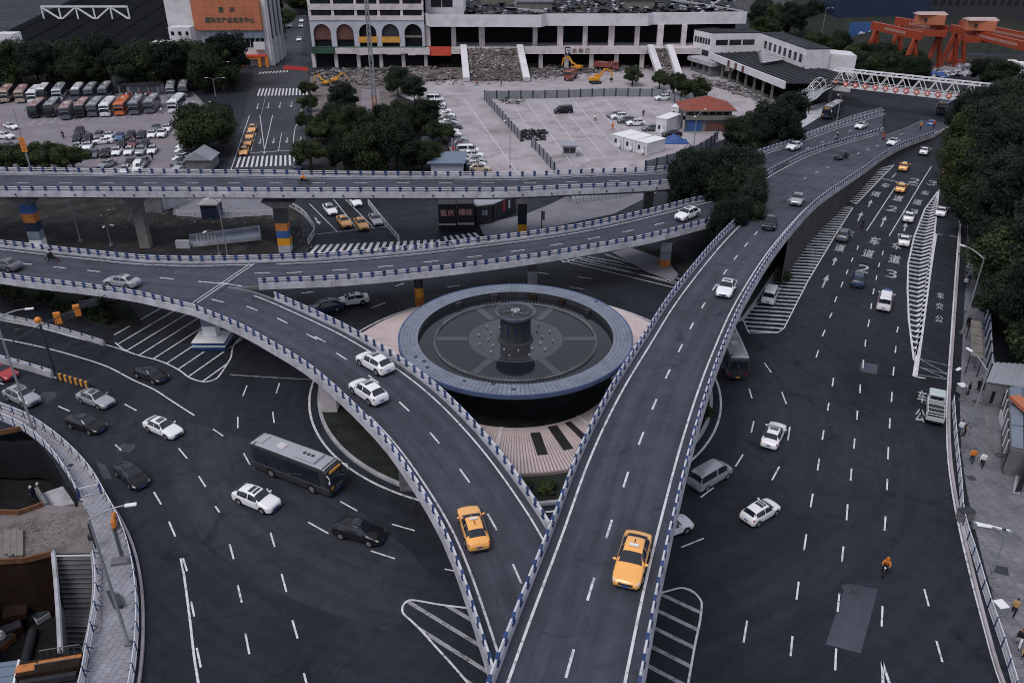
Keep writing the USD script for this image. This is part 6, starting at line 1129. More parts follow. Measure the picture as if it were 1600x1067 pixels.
# --- white three-storey building on the right with dark canopy
def wallbox(par, name, A, B, z0, z1, d, mt):
    A, B = np.asarray(A)[:2], np.asarray(B)[:2]; t = (B-A)/np.linalg.norm(B-A); nn = np.array([-t[1], t[0]])*d
    base = [(*A, z0), (*B, z0), (*(B+nn), z0), (*(A+nn), z0)]; top = [(x, y, z1) for x, y, _ in base]
    return MB().hexa(base, top).build(par, name, M[mt])
WB = thing('white_block', 'stained white three-storey block with ribbon windows behind the dark canopy', 'building')
zt = 11.5
A, B, C, E_ = U(1085, 47, zt), U(1113, 53, zt), U(1188, 52, zt), U(1262, 78, zt)
for (P, Q, d) in ((A, B, 1.0), (B, C, 8.0), (C, E_, 7.0)): wallbox(WB, 'wall', P, Q, 0, zt, d, 'white_wall')
wallbox(WB, 'roof', A, B, zt, zt+0.3, 8, 'roof_dark'); wallbox(WB, 'roof', B, C, zt-0.05, zt+0.25, 8.3, 'roof_dark'); wallbox(WB, 'roof', C, E_, zt-0.1, zt+0.2, 7.2, 'roof_dark')
def windows(par, P, Q, n, z0, z1, fill=0.7, s0=0.05, s1=0.95, mt='window_dark'):
    P, Q = np.asarray(P)[:2], np.asarray(Q)[:2]; t = (Q-P); nn = np.array([t[1], -t[0]])/np.linalg.norm(t)*0.06
    for i in range(n):
        f0 = s0+(s1-s0)*(i+0.5-fill/2)/n; f1 = s0+(s1-s0)*(i+0.5+fill/2)/n; a, b = P+t*f0, P+t*f1
        MB().hexa([(*(a+nn), z0), (*(b+nn), z0), (*(b-nn), z0), (*(a-nn), z0)], [(*(a+nn), z1), (*(b+nn), z1), (*(b-nn), z1), (*(a-nn), z1)]).build(par, 'window', M[mt])
windows(WB, A, B, 6, 8.0, 9.8, 0.75); windows(WB, A, B, 2, 4.4, 6.2, 0.85); windows(WB, B, C, 3, 8.0, 9.6, 0.88, 0.08, 0.92); windows(WB, B, C, 3, 4.3, 5.6, 0.85, 0.02, 0.5); windows(WB, C, E_, 8, 7.6, 9.8, 0.5, 0.1, 0.95)
DC = thing('canopy_hall', 'dark flat roof with white fascia on posts, in front of the white block', 'canopy')
zc = 6.6; F0, F1 = U(1108, 82, zc), U(1226, 128, zc); t = (F1-F0)[:2]/np.linalg.norm((F1-F0)[:2]); nn = np.array([-t[1], t[0]])
wallbox(DC, 'fascia', F0, F1, zc-1.9, zc, 0.5, 'white_wall')
MB().prism([F0[:2]+nn*0.4, F1[:2]+nn*0.4, F1[:2]+nn*23+t*6, F0[:2]+nn*20], zc-0.6, zc-0.35).build(DC, 'roof', M['roof_dark'])
for i in range(9): a = F0[:2]+nn*(2+2.2*i); L_ = np.linalg.norm((F1-F0)[:2]); MB().bar((*a, zc-0.28), (*(a+t*L_), zc-0.28), 0.25, 0.3).build(DC, 'roof_rib', M['steel_dark'])
for i in range(6): a = F0[:2]+nn*(13-1.4*i)+t*(8+3.0*i); MB().bar((*(a), zc+0.6), (*(a+nn*9.0-t*4), zc+0.6), 1.6, 0.15).build(DC, 'skylight', M['concrete'])
for i in range(8): a = F0[:2]+t*(3+5.2*i)+nn*1.2; MB().bbox((a[0]-0.3, a[1]-0.3, 0), (a[0]+0.3, a[1]+0.3, zc-0.6)).build(DC, 'post', M['wood_grey'])
for i in range(3): a = F0[:2]+t*(13.5+4.6*i)-nn*0.07; MB().bar((*(a), zc-1.0), (*(a+t*1.4), zc-1.0), 0.1, 1.8).build(DC, 'red_board', M['brown_red'])
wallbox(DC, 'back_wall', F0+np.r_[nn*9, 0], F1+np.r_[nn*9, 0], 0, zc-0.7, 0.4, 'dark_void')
GH = thing('round_kiosk', 'low grey kiosk with a flat white roof at the foot of the white block', 'kiosk'); k0, k1 = U(1074, 93, 3.4), U(1112, 104, 3.4)
wallbox(GH, 'roof', k0, k1, 3.2, 4.4, 7, 'concrete_pale'); wallbox(GH, 'wall', k0+np.array([1.5, 1, 0]), k1+np.array([0, 1, 0]), 0, 3.2, 5, 'concrete_dark'); windows(GH, k0+np.array([1.5, 1, 0]), k1+np.array([0, 1, 0]), 3, 1.2, 2.6, 0.6)
CW = thing('curved_wall_building', 'blank white building with a curved stained wall and four dark roundels by the footbridge', 'building')
zt = 10.0; a, b = U(1256, 86, zt), U(1339, 88, zt); mid = (a+b)/2; arc = [a*(1-s)+b*s + np.array([0, 2.6*math.sin(PI*s), 0]) for s in np.linspace(0, 1, 13)]
for P, Q in zip(arc, arc[1:]): MB().hexa([(P[0], P[1], 0), (Q[0], Q[1], 0), (Q[0]+1, Q[1]+8, 0), (P[0]+1, P[1]+8, 0)], [(P[0], P[1], zt), (Q[0], Q[1], zt), (Q[0]+1, Q[1]+8, zt), (P[0]+1, P[1]+8, zt)]).build(CW, 'wall_panel', M['white_wall'])
for s in (0.48, 0.6, 0.7, 0.86):
    c = a*(1-s)+b*s + np.array([0, 2.6*math.sin(PI*s), 0]); c[2] = 4.6; MB().cyl(c+np.array([0, -0.15, 0]), c+np.array([0, 0.3, 0]), 0.75, n=16).build(CW, 'roundel', M['window_dark'])
c = a*(1-.07)+b*.07; MB().bbox((c[0]-0.6, c[1]-0.1, 5.2), (c[0]+2.2, c[1]+0.6, 6.8)).build(CW, 'window', M['window_dark'])
# --- red-roofed house, cabins, kiosk, sheds
RH = thing('red_roofed_house', 'two-storey house with a brown hipped roof at the corner of the forecourt', 'house'); c0, c1 = U(1068, 206), U(1142, 208); w = c1[0]-c0[0]; y0 = c0[1]
MB().bbox((c0[0], y0, 0), (c1[0], y0+8, 5.2)).build(RH, 'wall', M['concrete_dark']); MB().bbox((c0[0]-0.4, y0-0.6, 2.9), (c1[0]+0.4, y0+0.1, 3.9)).build(RH, 'balcony_front', M['wood_grey'])
e = 0.9; z = 5.2; bx = [(c0[0]-e, y0-e, z), (c1[0]+e, y0-e, z), (c1[0]+e, y0+8+e, z), (c0[0]-e, y0+8+e, z)]; r0, r1 = (c0[0]+w*0.45, y0+4, z+2.3), (c0[0]+w*0.55, y0+4, z+2.3)
MB().raw(bx+[r0, r1], [[0, 1, 5], [0, 5, 4], [1, 2, 5], [2, 3, 4], [2, 4, 5], [3, 0, 4]]).build(RH, 'hipped_roof', M['roof_red']); MB().bbox((c0[0]-e, y0-e, z-0.25), (c1[0]+e, y0+8+e, z-0.01)).build(RH, 'eaves', M['wood_grey'])
MB().bbox((c0[0]+0.6, y0-0.1, 0.1), (c0[0]+4.2, y0+0.05, 2.6)).build(RH, 'blue_shutter', M['blue_paint']); MB().bbox((c0[0]+5.2, y0-0.1, 0.3), (c0[0]+10, y0+0.05, 2.2)).build(RH, 'red_panel', M['brown_red']); MB().bbox((c0[0]-0.4, y0-0.6, 0), (c0[0], y0+0.1, 5)).build(RH, 'corner_post', M['concrete'])
windows(RH, (c0[0], y0), (c1[0], y0), 6, 3.95, 4.9, 0.7)
def cabin(px0, px1, label, h, d, group=None):
    a, b = U(*px0), U(*px1); t = thing('site_cabin', label, 'cabin', group=group); tt = (b-a)[:2]; L = np.linalg.norm(tt); tt /= L; nn = np.array([-tt[1], tt[0]])
    wallbox(t, 'wall', a, b, 0.1, h, d, 'white_wall'); wallbox(t, 'roof', a-np.r_[tt*.1+nn*.1, 0], b+np.r_[tt*.1-nn*.1, 0], h, h+0.15, d+.2, 'banner_white')
    windows(t, a, b, 1, 1.1, 2.0, 0.35, 0.05, 0.6); m = a[:2]+tt*L*0.75-nn*0.35; MB().mesh(rbox((m[0], m[1], 0.9), (0.7, 0.4, 0.6), 0.05, math.atan2(tt[1], tt[0]))).build(t, 'air_unit', M['banner_white'])
    windows(t, a, b, 1, 0.15, 2.1, 0.3, 0.55, 1.0, 'concrete'); return t
for i, (p, q_) in enumerate([((956, 229), (973, 234)), ((974, 234), (991, 239)), ((992, 239), (1010, 244))]): cabin(p, q_, ['left','middle','right'][i] + ' one of three white cabins side by side in the forecourt', 2.7, 6.0, 'row of three site cabins')
cabin((1024, 208), (1040, 211), 'tall white cabin beside the red-roofed house', 3.6, 6.5); cabin((1047, 186), (1062, 188), 'small white cabin behind the tall one by the red-roofed house', 3.0, 5)
KK = thing('gate_kiosk', 'small square grey guard kiosk with an overhanging roof standing alone in the forecourt', 'kiosk'); c = U(889, 244)
MB().bbox((c[0]-1.4, c[1]-1.2, 0), (c[0]+1.4, c[1]+1.2, 2.5)).build(KK, 'body', M['concrete']); MB().bbox((c[0]-1.9, c[1]-1.7, 2.5), (c[0]+1.9, c[1]+1.7, 2.75)).build(KK, 'roof', M['roof_sheet']); windows(KK, (c[0]-1.4, c[1]-1.2), (c[0]+1.4, c[1]-1.2), 2, 1.0, 2.1, 0.9); MB().bbox((c[0]-1.43, c[1]-.9, 1.0), (c[0]-1.38, c[1]+.9, 2.1)).build(KK, 'window', M['window_dark'])
BR = thing('site_shed', 'white shed with a blue-grey roof just behind the viaduct, by the fence', 'shed'); a, b = U(694, 276), U(724, 276)
MB().hexa([(a[0]-2.5, a[1]-1, 0), (b[0], b[1]-1, 0), (b[0], b[1]+5.5, 0), (a[0]-2.5, a[1]+5.5, 0)], [(a[0]-2.5, a[1]-1, 3.0), (b[0], b[1]-1, 3.0), (b[0], b[1]+5.5, 3.2), (a[0]-2.5, a[1]+5.5, 3.2)]).build(BR, 'wall', M['tile_wall']); MB().hexa([(a[0]-3.2, a[1]-1.6, 3.02), (b[0]+.5, b[1]-1.6, 3.02), (b[0]+.5, b[1]+6, 3.25), (a[0]-3.2, a[1]+6, 3.25)], [(a[0]-3.2, a[1]-1.6, 3.2), (b[0]+.5, b[1]-1.6, 3.2), (b[0]+.5, b[1]+6, 3.45), (a[0]-3.2, a[1]+6, 3.45)]).build(BR, 'roof', M['roof_blue_grey'])
tp = MB(); gx, gy = np.meshgrid(np.linspace(0, 1, 14), np.linspace(0, 1, 10), indexing='ij'); p0, p1 = U(1038, 226), U(1076, 224); pts = np.stack([p0[0]+(p1[0]-p0[0])*gx, p0[1]+4.5*gy, 0.1+1.5*np.sin(PI*gx)*np.sin(PI*gy)*(0.6+0.8*meshkit.noise(np.stack([gx*5, gy*4, gx*0], -1)))], -1); tp.grid(pts)
tag(stage.GetPrimAtPath(tp.build('/World', 'blue_tarpaulin', M['tarp_blue'], smooth=True)), 'blue tarpaulin heaped beside the forecourt fence and the red-roofed house', 'tarpaulin')
for i, (px, w) in enumerate([((1430, 118), 6), ((1462, 119), 7), ((1590, 140), 14)]):
    c = U(*px); pts = np.stack([c[0]+w*(gx-.5), c[1]+4*(gy-.5), 0.05+1.6*np.sin(PI*gx)*np.sin(PI*gy)*(0.6+0.8*meshkit.noise(np.stack([gx*5+i, gy*4, gx*0], -1)))], -1); tag(stage.GetPrimAtPath(MB().grid(pts).build('/World', 'blue_tarpaulin', M['tarp_blue'], smooth=True)), ['blue tarpaulin, left one behind the footbridge', 'blue tarpaulin, right one behind the footbridge', 'blue tarpaulin at the right edge beyond the footbridge'][i], 'tarpaulin')
# bus shelter and stall at the coach park, grey pitched shed
SP = thing('waiting_shelter', 'long open shelter with a grey roof behind the rear coaches', 'shelter'); a, b = U(188, 150), U(248, 150)
MB().bbox((a[0], a[1], 2.6), (b[0], b[1]+5, 2.9)).build(SP, 'roof', M['roof_dark']); MB().bbox((a[0], b[1]+4.6, 0), (b[0], b[1]+4.9, 2.6)).build(SP, 'rear_wall', M['tile_wall'])
for i in range(5): x = a[0]+(b[0]-a[0])*i/4; MB().bbox((x-.1, a[1]+.1, 0), (x+.1, a[1]+.3, 2.6)).build(SP, 'post', M['steel_grey'])
PS = thing('pitched_shed', 'grey shed with a pitched roof beside the round park tree', 'shed'); c = U(311, 266); x, y = c[0], c[1]
MB().bbox((x-2.6, y, 0), (x+2.6, y+5, 2.2)).build(PS, 'wall', M['concrete_dark']); MB().raw([(x-3, y-.4, 2.1), (x, y-.4, 3.9), (x+3, y-.4, 2.1), (x-3, y+5.4, 2.1), (x, y+5.4, 3.9), (x+3, y+5.4, 2.1)], [[0, 1, 4], [0, 4, 3], [1, 2, 5], [1, 5, 4], [0, 2, 1], [3, 4, 5]]).build(PS, 'roof', M['roof_sheet'])
# container offices with red characters, under the viaduct
def boxroom(label, p0, p1, h, d, mt, name='container_office'):
    a, b = U(*p0), U(*p1); t = thing(name, label, 'container'); wallbox(t, 'wall', a, b, 0, h, d, mt); L = np.linalg.norm((b-a)[:2]); tt = (b-a)[:2]/L; nn = np.array([-tt[1], tt[0]])
    for i in range(int(L/0.6)): q_ = a[:2]+tt*(0.3+0.6*i)-nn*0.03; MB().bar((*q_, 0.1), (*q_, h-0.1), 0.08, up=(1, 0, 0)).build(t, 'wall_rib', M['steel_dark'])
    return t, a, b, tt, nn
for txt, p0, p1, lab in (('重庆', (686, 360), (713, 360), 'black signboard room with the two characters nearest the white fence'), ('爆破', (715, 359), (741, 359), 'black signboard room with the two characters next to the grey container')):
    t, a, b, tt, nn = boxroom(lab, p0, p1, 4.6, 2.5, 'sign_black', 'sign_room')
    L = np.linalg.norm((b-a)[:2])
    for i, ch in enumerate(txt): glyph(ch, np.r_[a[:2]+tt*L*(0.3+0.42*i)-nn*0.08, 2.6], np.r_[tt, 0], (0, 0, 1), 1.15, depth=0.06).build(t, 'sign_letter', M['paint_pink_roof']); glyph(ch, np.r_[a[:2]+tt*L*(0.3+0.42*i)+tt*0.05-nn*0.07, 2.56], np.r_[tt, 0], (0, 0, 1), 1.15, depth=0.03).build(t, 'letter_edge', M['red_paint'])
    MB().bbox((a[0], a[1]-0.3, 1.0), (b[0], a[1]-0.1, 1.25)).build(t, 'counter', M['concrete'])
t, a, b, tt, nn = boxroom('grey-green container with a pale window, right of the red characters', (744, 353), (769, 350), 3.4, 7, 'steel_dark'); windows(t, a, b, 1, 1.7, 2.6, 0.5, 0.2, 0.9, 'glass_blue_grey'); wallbox(t, 'roof', a, b, 3.42, 3.6, 7.2, 'roof_sheet')
t, a, b, tt, nn = boxroom('long dark container with a red and white poster, running away to the viaduct', (771, 348), (806, 332), 3.2, 5, 'steel_dark'); windows(t, a, b, 1, 1.2, 2.9, 0.18, 0.3, 0.62, 'red_paint'); windows(t, a, b, 1, 1.4, 2.8, 0.14, 0.5, 0.9, 'banner_white'); wallbox(t, 'roof', a, b, 3.22, 3.4, 5.2, 'roof_sheet')
mb = MB(); a0, a1 = U(893, 318), U(985, 306); 
for s in np.linspace(0, 1, 2): pass
CB = thing('corrugated_shelter', 'low arched shelter of grey corrugated sheet between the viaduct and the north branch', 'shelter'); d = (a1-a0)[:2]; Ld = np.linalg.norm(d); d /= Ld; nn = np.array([-d[1], d[0]])
for i in range(16):
    g = np.array([[np.r_[a0[:2]+d*(Ld*(i+k)/16+(0.03 if k == 0 else -0.03))+nn*(3.0*math.cos(t)+2.6), 0.15+2.0*math.sin(t)+(0.05 if i % 2 else 0)] for t in np.linspace(0, PI, 9)] for k in (0, 1)]); MB().grid(g).build(CB, 'sheet', M['roof_sheet'])
# stair entrance and fences under the viaduct
SE = thing('subway_entrance', 'open stairwell with white kerb walls under the viaduct', 'stairs'); P = [U(296, 372), U(300, 386), U(408, 375), U(405, 358)]
for i, (p, q_) in enumerate([(P[0], P[3]), (P[1], P[2]), (P[3], P[2])]): MB().bar(p+[0, 0, .3], q_+[0, 0, .3], .22, .6).build(SE, 'kerb_wall', M['concrete_pale'])
MB().flat([p[:2] for p in (P[0], P[1], P[2], P[3])], 0.03).build(SE, 'floor', M['glass_blue_grey']); 
for i in range(6): s = 0.1+0.05*i; p, q_ = P[0]+(P[3]-P[0])*s, P[1]+(P[2]-P[1])*s; MB().bar(p+[0, 0, .3-.04*i], q_+[0, 0, .3-.04*i], .4, .1).build(SE, 'step', M['concrete'])
MB().box(tuple(P[1]+np.array([-1.2, -.3, .6])), (2.2, .8, 1.3)).build(SE, 'end_block', M['concrete'])
LW = thing('concrete_wall', 'leaning grey concrete wall panel under the viaduct', 'wall'); a, b = U(257, 330), U(276, 333); wallbox(LW, 'panel', (a+np.array([0, 0, 0])), b+np.array([0, 6, 0]), 0, 4.2, .6, 'concrete'); MB().bbox((U(205,345)[0], U(230,345)[1]+4, 0), (a[0], U(230,345)[1]+5, 3.8)).build(LW, 'rear_wall', M['concrete_dark'])
BB = thing('blue_stall', 'dark blue stall with pink roof under the viaduct', 'stall'); a, b = U(316, 343), U(341, 343); wallbox(BB, 'body', a, b, 0, 2.6, 3, 'navy'); wallbox(BB, 'roof', a-[.3, .3, 0], b+[.3, -.3, 0], 2.6, 2.8, 3.6, 'paving_pink')
# far lane pavement under the viaduct
patch('rear_pavement', [(270, 336), (276, 300), (470, 300), (440, 335), (330, 343)], 'paving_lilac', 0.05)
# --- orange gantry cranes
def crane(label, A, B, zg, C, D_, house, txt=True):
    """girder from A to B (pixels at girder height zg); legs under its ends; C, D_: pixels of a second girder"""
    t = thing('gantry_crane', label, 'crane'); m = M['crane_red']
    for P, Q in ((A, B), (C, D_)):
        a, b = U(*P, zg), U(*Q, zg); MB().bar(a, b, 1.1, 2.4).build(t, 'girder', m)
        d = (b-a)/np.linalg.norm(b-a); nn = np.array([d[1], -d[0], 0]); nn = nn if nn[1] < 0 else -nn
        L = np.linalg.norm(b-a)
        for i in range(int(L*0.45/1.15)): c = a+d*(L*0.3+1.15*i)+nn*0.58; MB().bar(c, c+d*0.75, 0.1, 0.8).build(t, 'white_mark', M['paint_pink_roof'])
        for e, s in ((a+d*2.5, 1), (b-d*2.5, -1)):
            for o in (-3.0, 3.0):
                foot = np.array([e[0]+nn[0]*o+d[0]*s*0, e[1]+nn[1]*o, 0]); MB().bar(e-[0, 0, 1], foot, 1.1, 1.1).build(t, 'leg', m)
            MB().bar(np.array([e[0]+nn[0]*3.4, e[1]+nn[1]*3.4, .5]), np.array([e[0]-nn[0]*3.4, e[1]-nn[1]*3.4, .5]), .9, 1.0).build(t, 'sill_beam', m)
    a, b = U(*house, zg+2.6), U(*D_, zg)
    MB().mesh(rbox((a[0], a[1], zg+2.9), (8.5, 4.5, 3.0), .15, -.25)).build(t, 'winch_house', M['orange_panel']); MB().hexa([(a[0]-4.6, a[1]-2.6, zg+4.4), (a[0]+4.6, a[1]-2.6, zg+4.4), (a[0]+4.6, a[1]+2.6, zg+4.4), (a[0]-4.6, a[1]+2.6, zg+4.4)], [(a[0]-4.2, a[1]-.3, zg+5.1), (a[0]+4.2, a[1]-.3, zg+5.1), (a[0]+4.2, a[1]+.3, zg+5.1), (a[0]-4.2, a[1]+.3, zg+5.1)]).build(t, 'winch_roof', M['paint_pink_roof'])
    for i in (-1, 1): MB().box((a[0]+2.2*i, a[1]-2.3, zg+3.1), (.8, .12, .9), -.25).build(t, 'house_window', M['window_dark'])
    MB().box((a[0]+1, a[1], zg-1.0), (9, 5.5, 1.8), -.25).build(t, 'trolley', m); MB().bar((a[0]+4, a[1]-2, zg-1), (a[0]+4, a[1]-2, zg-5), .12).build(t, 'hoist_rope', M['steel_dark'])
crane('large red gantry crane with an orange winch house, left of two', (1363, 40), (1440, 57), 12.5, (1400, 33), (1480, 47), (1452, 32))
crane('red gantry crane running out of the picture at upper right', (1487, 45), (1640, 82), 12.0, (1500, 38), (1660, 70), (1530, 41))
for i, (px, r) in enumerate([((1578, 110), 1.7), ((1592, 113), 1.7)]):
    c = U(*px); t = thing('white_tank', ['white round tank, left of two beside the crane', 'white round tank, right of two beside the crane'][i], 'tank', (c[0], c[1], 0), group='tanks beside the crane'); MB().lathe([(r, 0), (r, 2.6), (r*.8, 3.1), (.01, 3.3)], 20).build(t, 'shell', M['banner_white'], smooth=40); MB().lathe([(r+.03, 1.2), (r+.06, 1.3), (r+.03, 1.4)], 20).build(t, 'band', M['steel_grey'])
# ---------------------------------------------------------------- trees
def leaf_mesh(n, lobes, rad, size, seed, flat=0.8):
    r = np.random.default_rng(seed); L = []
    for _ in range(lobes):
        a, u = r.uniform(0, 2*PI), r.uniform(-0.75, 1.0); q = math.sqrt(max(0, 1-u*u)); k = r.uniform(0.35, 0.95)
        L.append((np.array([q*math.cos(a)*k, q*math.sin(a)*k, u*k*flat])*rad, r.uniform(0.16, 0.42)*rad))
    per = n//lobes; V_, F_ = [], []
    c = np.concatenate([np.tile(l[0], (per, 1)) for l in L]); rr = np.concatenate([np.full(per, l[1]) for l in L])
    d = r.normal(size=(len(c), 3)); d /= np.linalg.norm(d, axis=1, keepdims=True)
    p = c + d*(rr*r.uniform(0.5, 1.12, len(c)))[:, None]*np.array([1, 1, 0.85])
    nr = d + r.normal(size=d.shape)*0.55 + np.array([0, 0, 0.35]); nr /= np.linalg.norm(nr, axis=1, keepdims=True)
    t = np.cross(nr, r.normal(size=d.shape)); t /= np.linalg.norm(t, axis=1, keepdims=True); b = np.cross(nr, t)
    s = size*r.uniform(0.6, 1.3, len(c))[:, None]
    v = np.stack([p-t*s, p+b*s*0.55-nr*s*0.12, p+t*s, p-b*s*0.55-nr*s*0.12], 1).reshape(-1, 3)
    i = np.arange(len(c))*4
    return v, np.concatenate([np.stack([i, i+1, i+2], 1), np.stack([i, i+2, i+3], 1)])
def tree_proto(key, n, lobes, rad, h, size, seed, mt, flat=0.8):
    p = klass('prototype_' + key); v, f = leaf_mesh(n, lobes, rad, size, seed, flat); v = v + [0, 0, h]
    MB().raw(v, f).build(p, 'crown', M[mt])
    r = np.random.default_rng(seed+1); mb = MB(); mb.tube([(0, 0, -.3), (.05, 0, h*.35), (0, .08, h*.75), (0, 0, h+rad*.3)], [.32, .24, .17, .06], 7)
    for k in range(6):
        a = r.uniform(0, 2*PI); z0 = h*r.uniform(.45, .8); e = np.array([math.cos(a), math.sin(a), 0])*rad*r.uniform(.45, .7) + [0, 0, h+rad*r.uniform(-.25, .4)]
        mb.tube([(0, 0, z0), e*[.45, .45, 1]*.5+[0, 0, z0*.5+.2], e], [.13, .09, .03], 5)
    mb.build(p, 'trunk', M['leaf_dark_wood'], smooth=True); PROTO[key] = p
tree_proto('round_tree', 17000, 42, 5.0, 5.2, 0.25, 1, 'leaf_dark', .85); tree_proto('broad_tree', 18000, 48, 6.0, 5.2, 0.27, 2, 'leaf_mid', .68); tree_proto('tall_tree', 18000, 46, 5.0, 8.2, 0.26, 3, 'leaf_blue', 1.3); tree_proto('clipped_tree', 9000, 26, 3.4, 3.3, 0.18, 4, 'leaf_mid', .75); tree_proto('bush', 3500, 14, 1.6, 1.1, 0.15, 5, 'leaf_mid', .7)
TN = dict(round_tree='dark round-crowned tree', broad_tree='broad spreading tree', tall_tree='tall dark tree', clipped_tree='clipped round tree', bush='green bush')
def tree(kind, base_px, s, where, group=None, z=0.0, sz=None):
    b = U(*base_px, z); return copy(PROTO[kind], kind, f'{TN[kind]} {where}', 'tree' if kind != 'bush' else 'bush', (b[0], b[1], z-.05), rng.uniform(0, 6.28), group, scale=(s, s, sz or s*rng.uniform(.92, 1.08)))
for i, x in enumerate([2, 36, 70, 104, 140, 172, 206, 240, 272, 305, 338, 366]): tree(['round_tree', 'broad_tree', 'tall_tree'][i % 3], (x, 141 - (4 if i % 2 else 0)), rng.uniform(1.1, 1.35)*(0.85 if i % 3 == 2 else 1), f'{ORD[i]} from the left in the row behind the coaches', 'trees behind the coaches')
for i, x in enumerate([20, 60, 96, 128, 230, 262, 296, 330, 356]): tree(['broad_tree', 'round_tree'][i % 2], (x, 124), rng.uniform(1.05, 1.25), f'{ORD[i]} from the left in the rear row behind the coaches', 'rear trees behind the coaches')
tree('broad_tree', (328, 240), 1.12, 'alone between the car park and the taxi queue'); tree('round_tree', (345, 218), .85, 'just behind the lone tree by the taxi queue'); tree('round_tree', (310, 222), .9, 'left of the lone tree by the taxi queue')
for i, x in enumerate([-8, 14, 36, 58, 80, 100, 118]): tree('clipped_tree', (x, 272 - (2 if i % 2 else 0)), rng.uniform(.95, 1.2), f'{ORD[i]} from the left along the viaduct at the left edge', 'hedge trees along the viaduct')
tree('clipped_tree', (487, 264), 1.05, 'alone at the end of the street by the zebra crossing')
for i, (x, y) in enumerate([(482, 175), (480, 205), (484, 152), (497, 225)]): tree('clipped_tree', (x, y), .75, f'{["second","third","first","fourth"][i]} in the thin row along the street')
for i, (k, x, y, s) in enumerate([('tall_tree', 540, 188, .62), ('round_tree', 524, 212, .72), ('broad_tree', 550, 222, .66), ('round_tree', 622, 150, .62), ('tall_tree', 648, 166, .56), ('round_tree', 664, 208, .72), ('broad_tree', 630, 214, .72), ('round_tree', 604, 208, .6), ('round_tree', 540, 272, .62), ('broad_tree', 582, 270, .78), ('round_tree', 622, 272, .86), ('broad_tree', 660, 268, .6), ('clipped_tree', 502, 226, .8), ('clipped_tree', 690, 226, .8)]):
    tree(k, (x, y), s*1.22, ['rear one left of the mast', 'lower left of the mast', 'near the mast gap on its left side', 'behind the mast, farthest right', 'beside the red tarpaulin, right of the mast', 'beside the parked cars by the fence', 'in the middle right of the mast', 'right at the foot of the tall mast', 'leftmost along the viaduct below the mast', 'second along the viaduct below the mast', 'third along the viaduct below the mast', 'rightmost along the viaduct below the mast', 'small one between street and mast', 'small one touching the parked cars'][i], 'trees around the tall mast', sz=s*rng.uniform(1.05, 1.4))
for i, (x, y, s) in enumerate([(988, 134, .95), (1030, 140, .9), (1052, 148, 1.0), (1085, 160, 1.2), (1064, 154, 1.1)]): tree('clipped_tree', (x, y), s, ['alone left of the forecourt cluster', 'leftmost of the forecourt cluster', 'second of the forecourt cluster', 'largest and rightmost of the forecourt cluster', 'third of the forecourt cluster'][i], 'clipped trees of the forecourt')
for i, (k, x, y, s) in enumerate([('tall_tree', 1198, 246, .86), ('round_tree', 1220, 238, .95), ('tall_tree', 1230, 215, .8), ('round_tree', 1170, 240, .9), ('broad_tree', 1190, 225, .9), ('round_tree', 1150, 236, .8)]): tree(k, (x, y), s, ['nearest of the clump by the footbridge stairs', 'right side of the clump by the footbridge stairs', 'farthest right of the clump by the footbridge stairs', 'left of the clump by the footbridge stairs', 'middle of the clump by the footbridge stairs', 'far left of the clump, by the red-roofed house'][i], 'clump by the footbridge stairs')
# grove between the viaduct, the north branch and the main ramp
for i, (k, X, Y, s, sz) in enumerate([('tall_tree', 28.5, 129.5, .72, 1.0), ('round_tree', 33.5, 131, .9, 1.15), ('tall_tree', 37.5, 136, .8, 1.02), ('round_tree', 41, 141, .85, 1.15), ('tall_tree', 32, 114.5, .55, .86), ('round_tree', 35.2, 117.6, .62, 1.12), ('tall_tree', 36.5, 121.0, .55, .9), ('round_tree', 38.5, 131, .8, 1.2), ('tall_tree', 31, 135, .8, 1.0)]):
    copy(PROTO[k], k, f"{TN[k]} {['leftmost of the grove at the merge','second of the grove at the merge','third of the grove at the merge','rightmost of the grove at the merge','nearest in the gap between north branch and main ramp','second in the gap between north branch and main ramp','farthest in the gap between north branch and main ramp','middle of the grove at the merge','rear left of the grove at the merge'][i]}", 'tree', (X, Y, -.05), rng.uniform(0, 6.28), 'grove at the merge', scale=(s, s, sz))
# wooded hillside on the right
hp = [(1512, 285, .95), (1540, 300, 1.1), (1575, 310, 1.15), (1610, 320, 1.2), (1522, 330, 1.0), (1555, 345, 1.15), (1595, 360, 1.2), (1530, 372, .95), (1565, 395, 1.1), (1605, 410, 1.2), (1550, 430, .95), (1585, 455, 1.05), (1620, 470, 1.2), (1575, 500, .95), (1605, 530, 1.0), (1640, 560, 1.1), (1506, 258, .95), (1530, 262, 1.05), (1560, 270, 1.15), (1600, 280, 1.25), (1500, 236, .95), (1525, 238, 1.0), (1555, 242, 1.15), (1590, 248, 1.2), (1520, 214, 1.0), (1550, 216, 1.1), (1585, 222, 1.2), (1540, 196, 1.0), (1570, 200, 1.1), (1605, 205, 1.2), (1640, 380, 1.2), (1645, 440, 1.2), (1650, 300, 1.2), (1598, 575, .85)]
row_n = {}
for i, (x, y, s) in enumerate(sorted(hp, key=lambda t: -t[1])):
    k = ['tall_tree', 'round_tree', 'broad_tree'][(i*2+i//3) % 3]; ex = x - (1500 + max(0, y-400)*.35); rw = 'roadside edge' if ex < 40 else ('middle' if ex < 85 else 'rear edge'); row_n[rw] = row_n.get(rw, 0) + 1
    tree(k, (x, y), s*(0.9 if k == 'tall_tree' else 1.0), f'{ORD[row_n[rw]-1]} along the {rw} of the right-hand wood', 'trees of the wood on the right-hand hillside', z=2.0 if x > 1530 else 0.3, sz=s*rng.uniform(.75, 1.3))
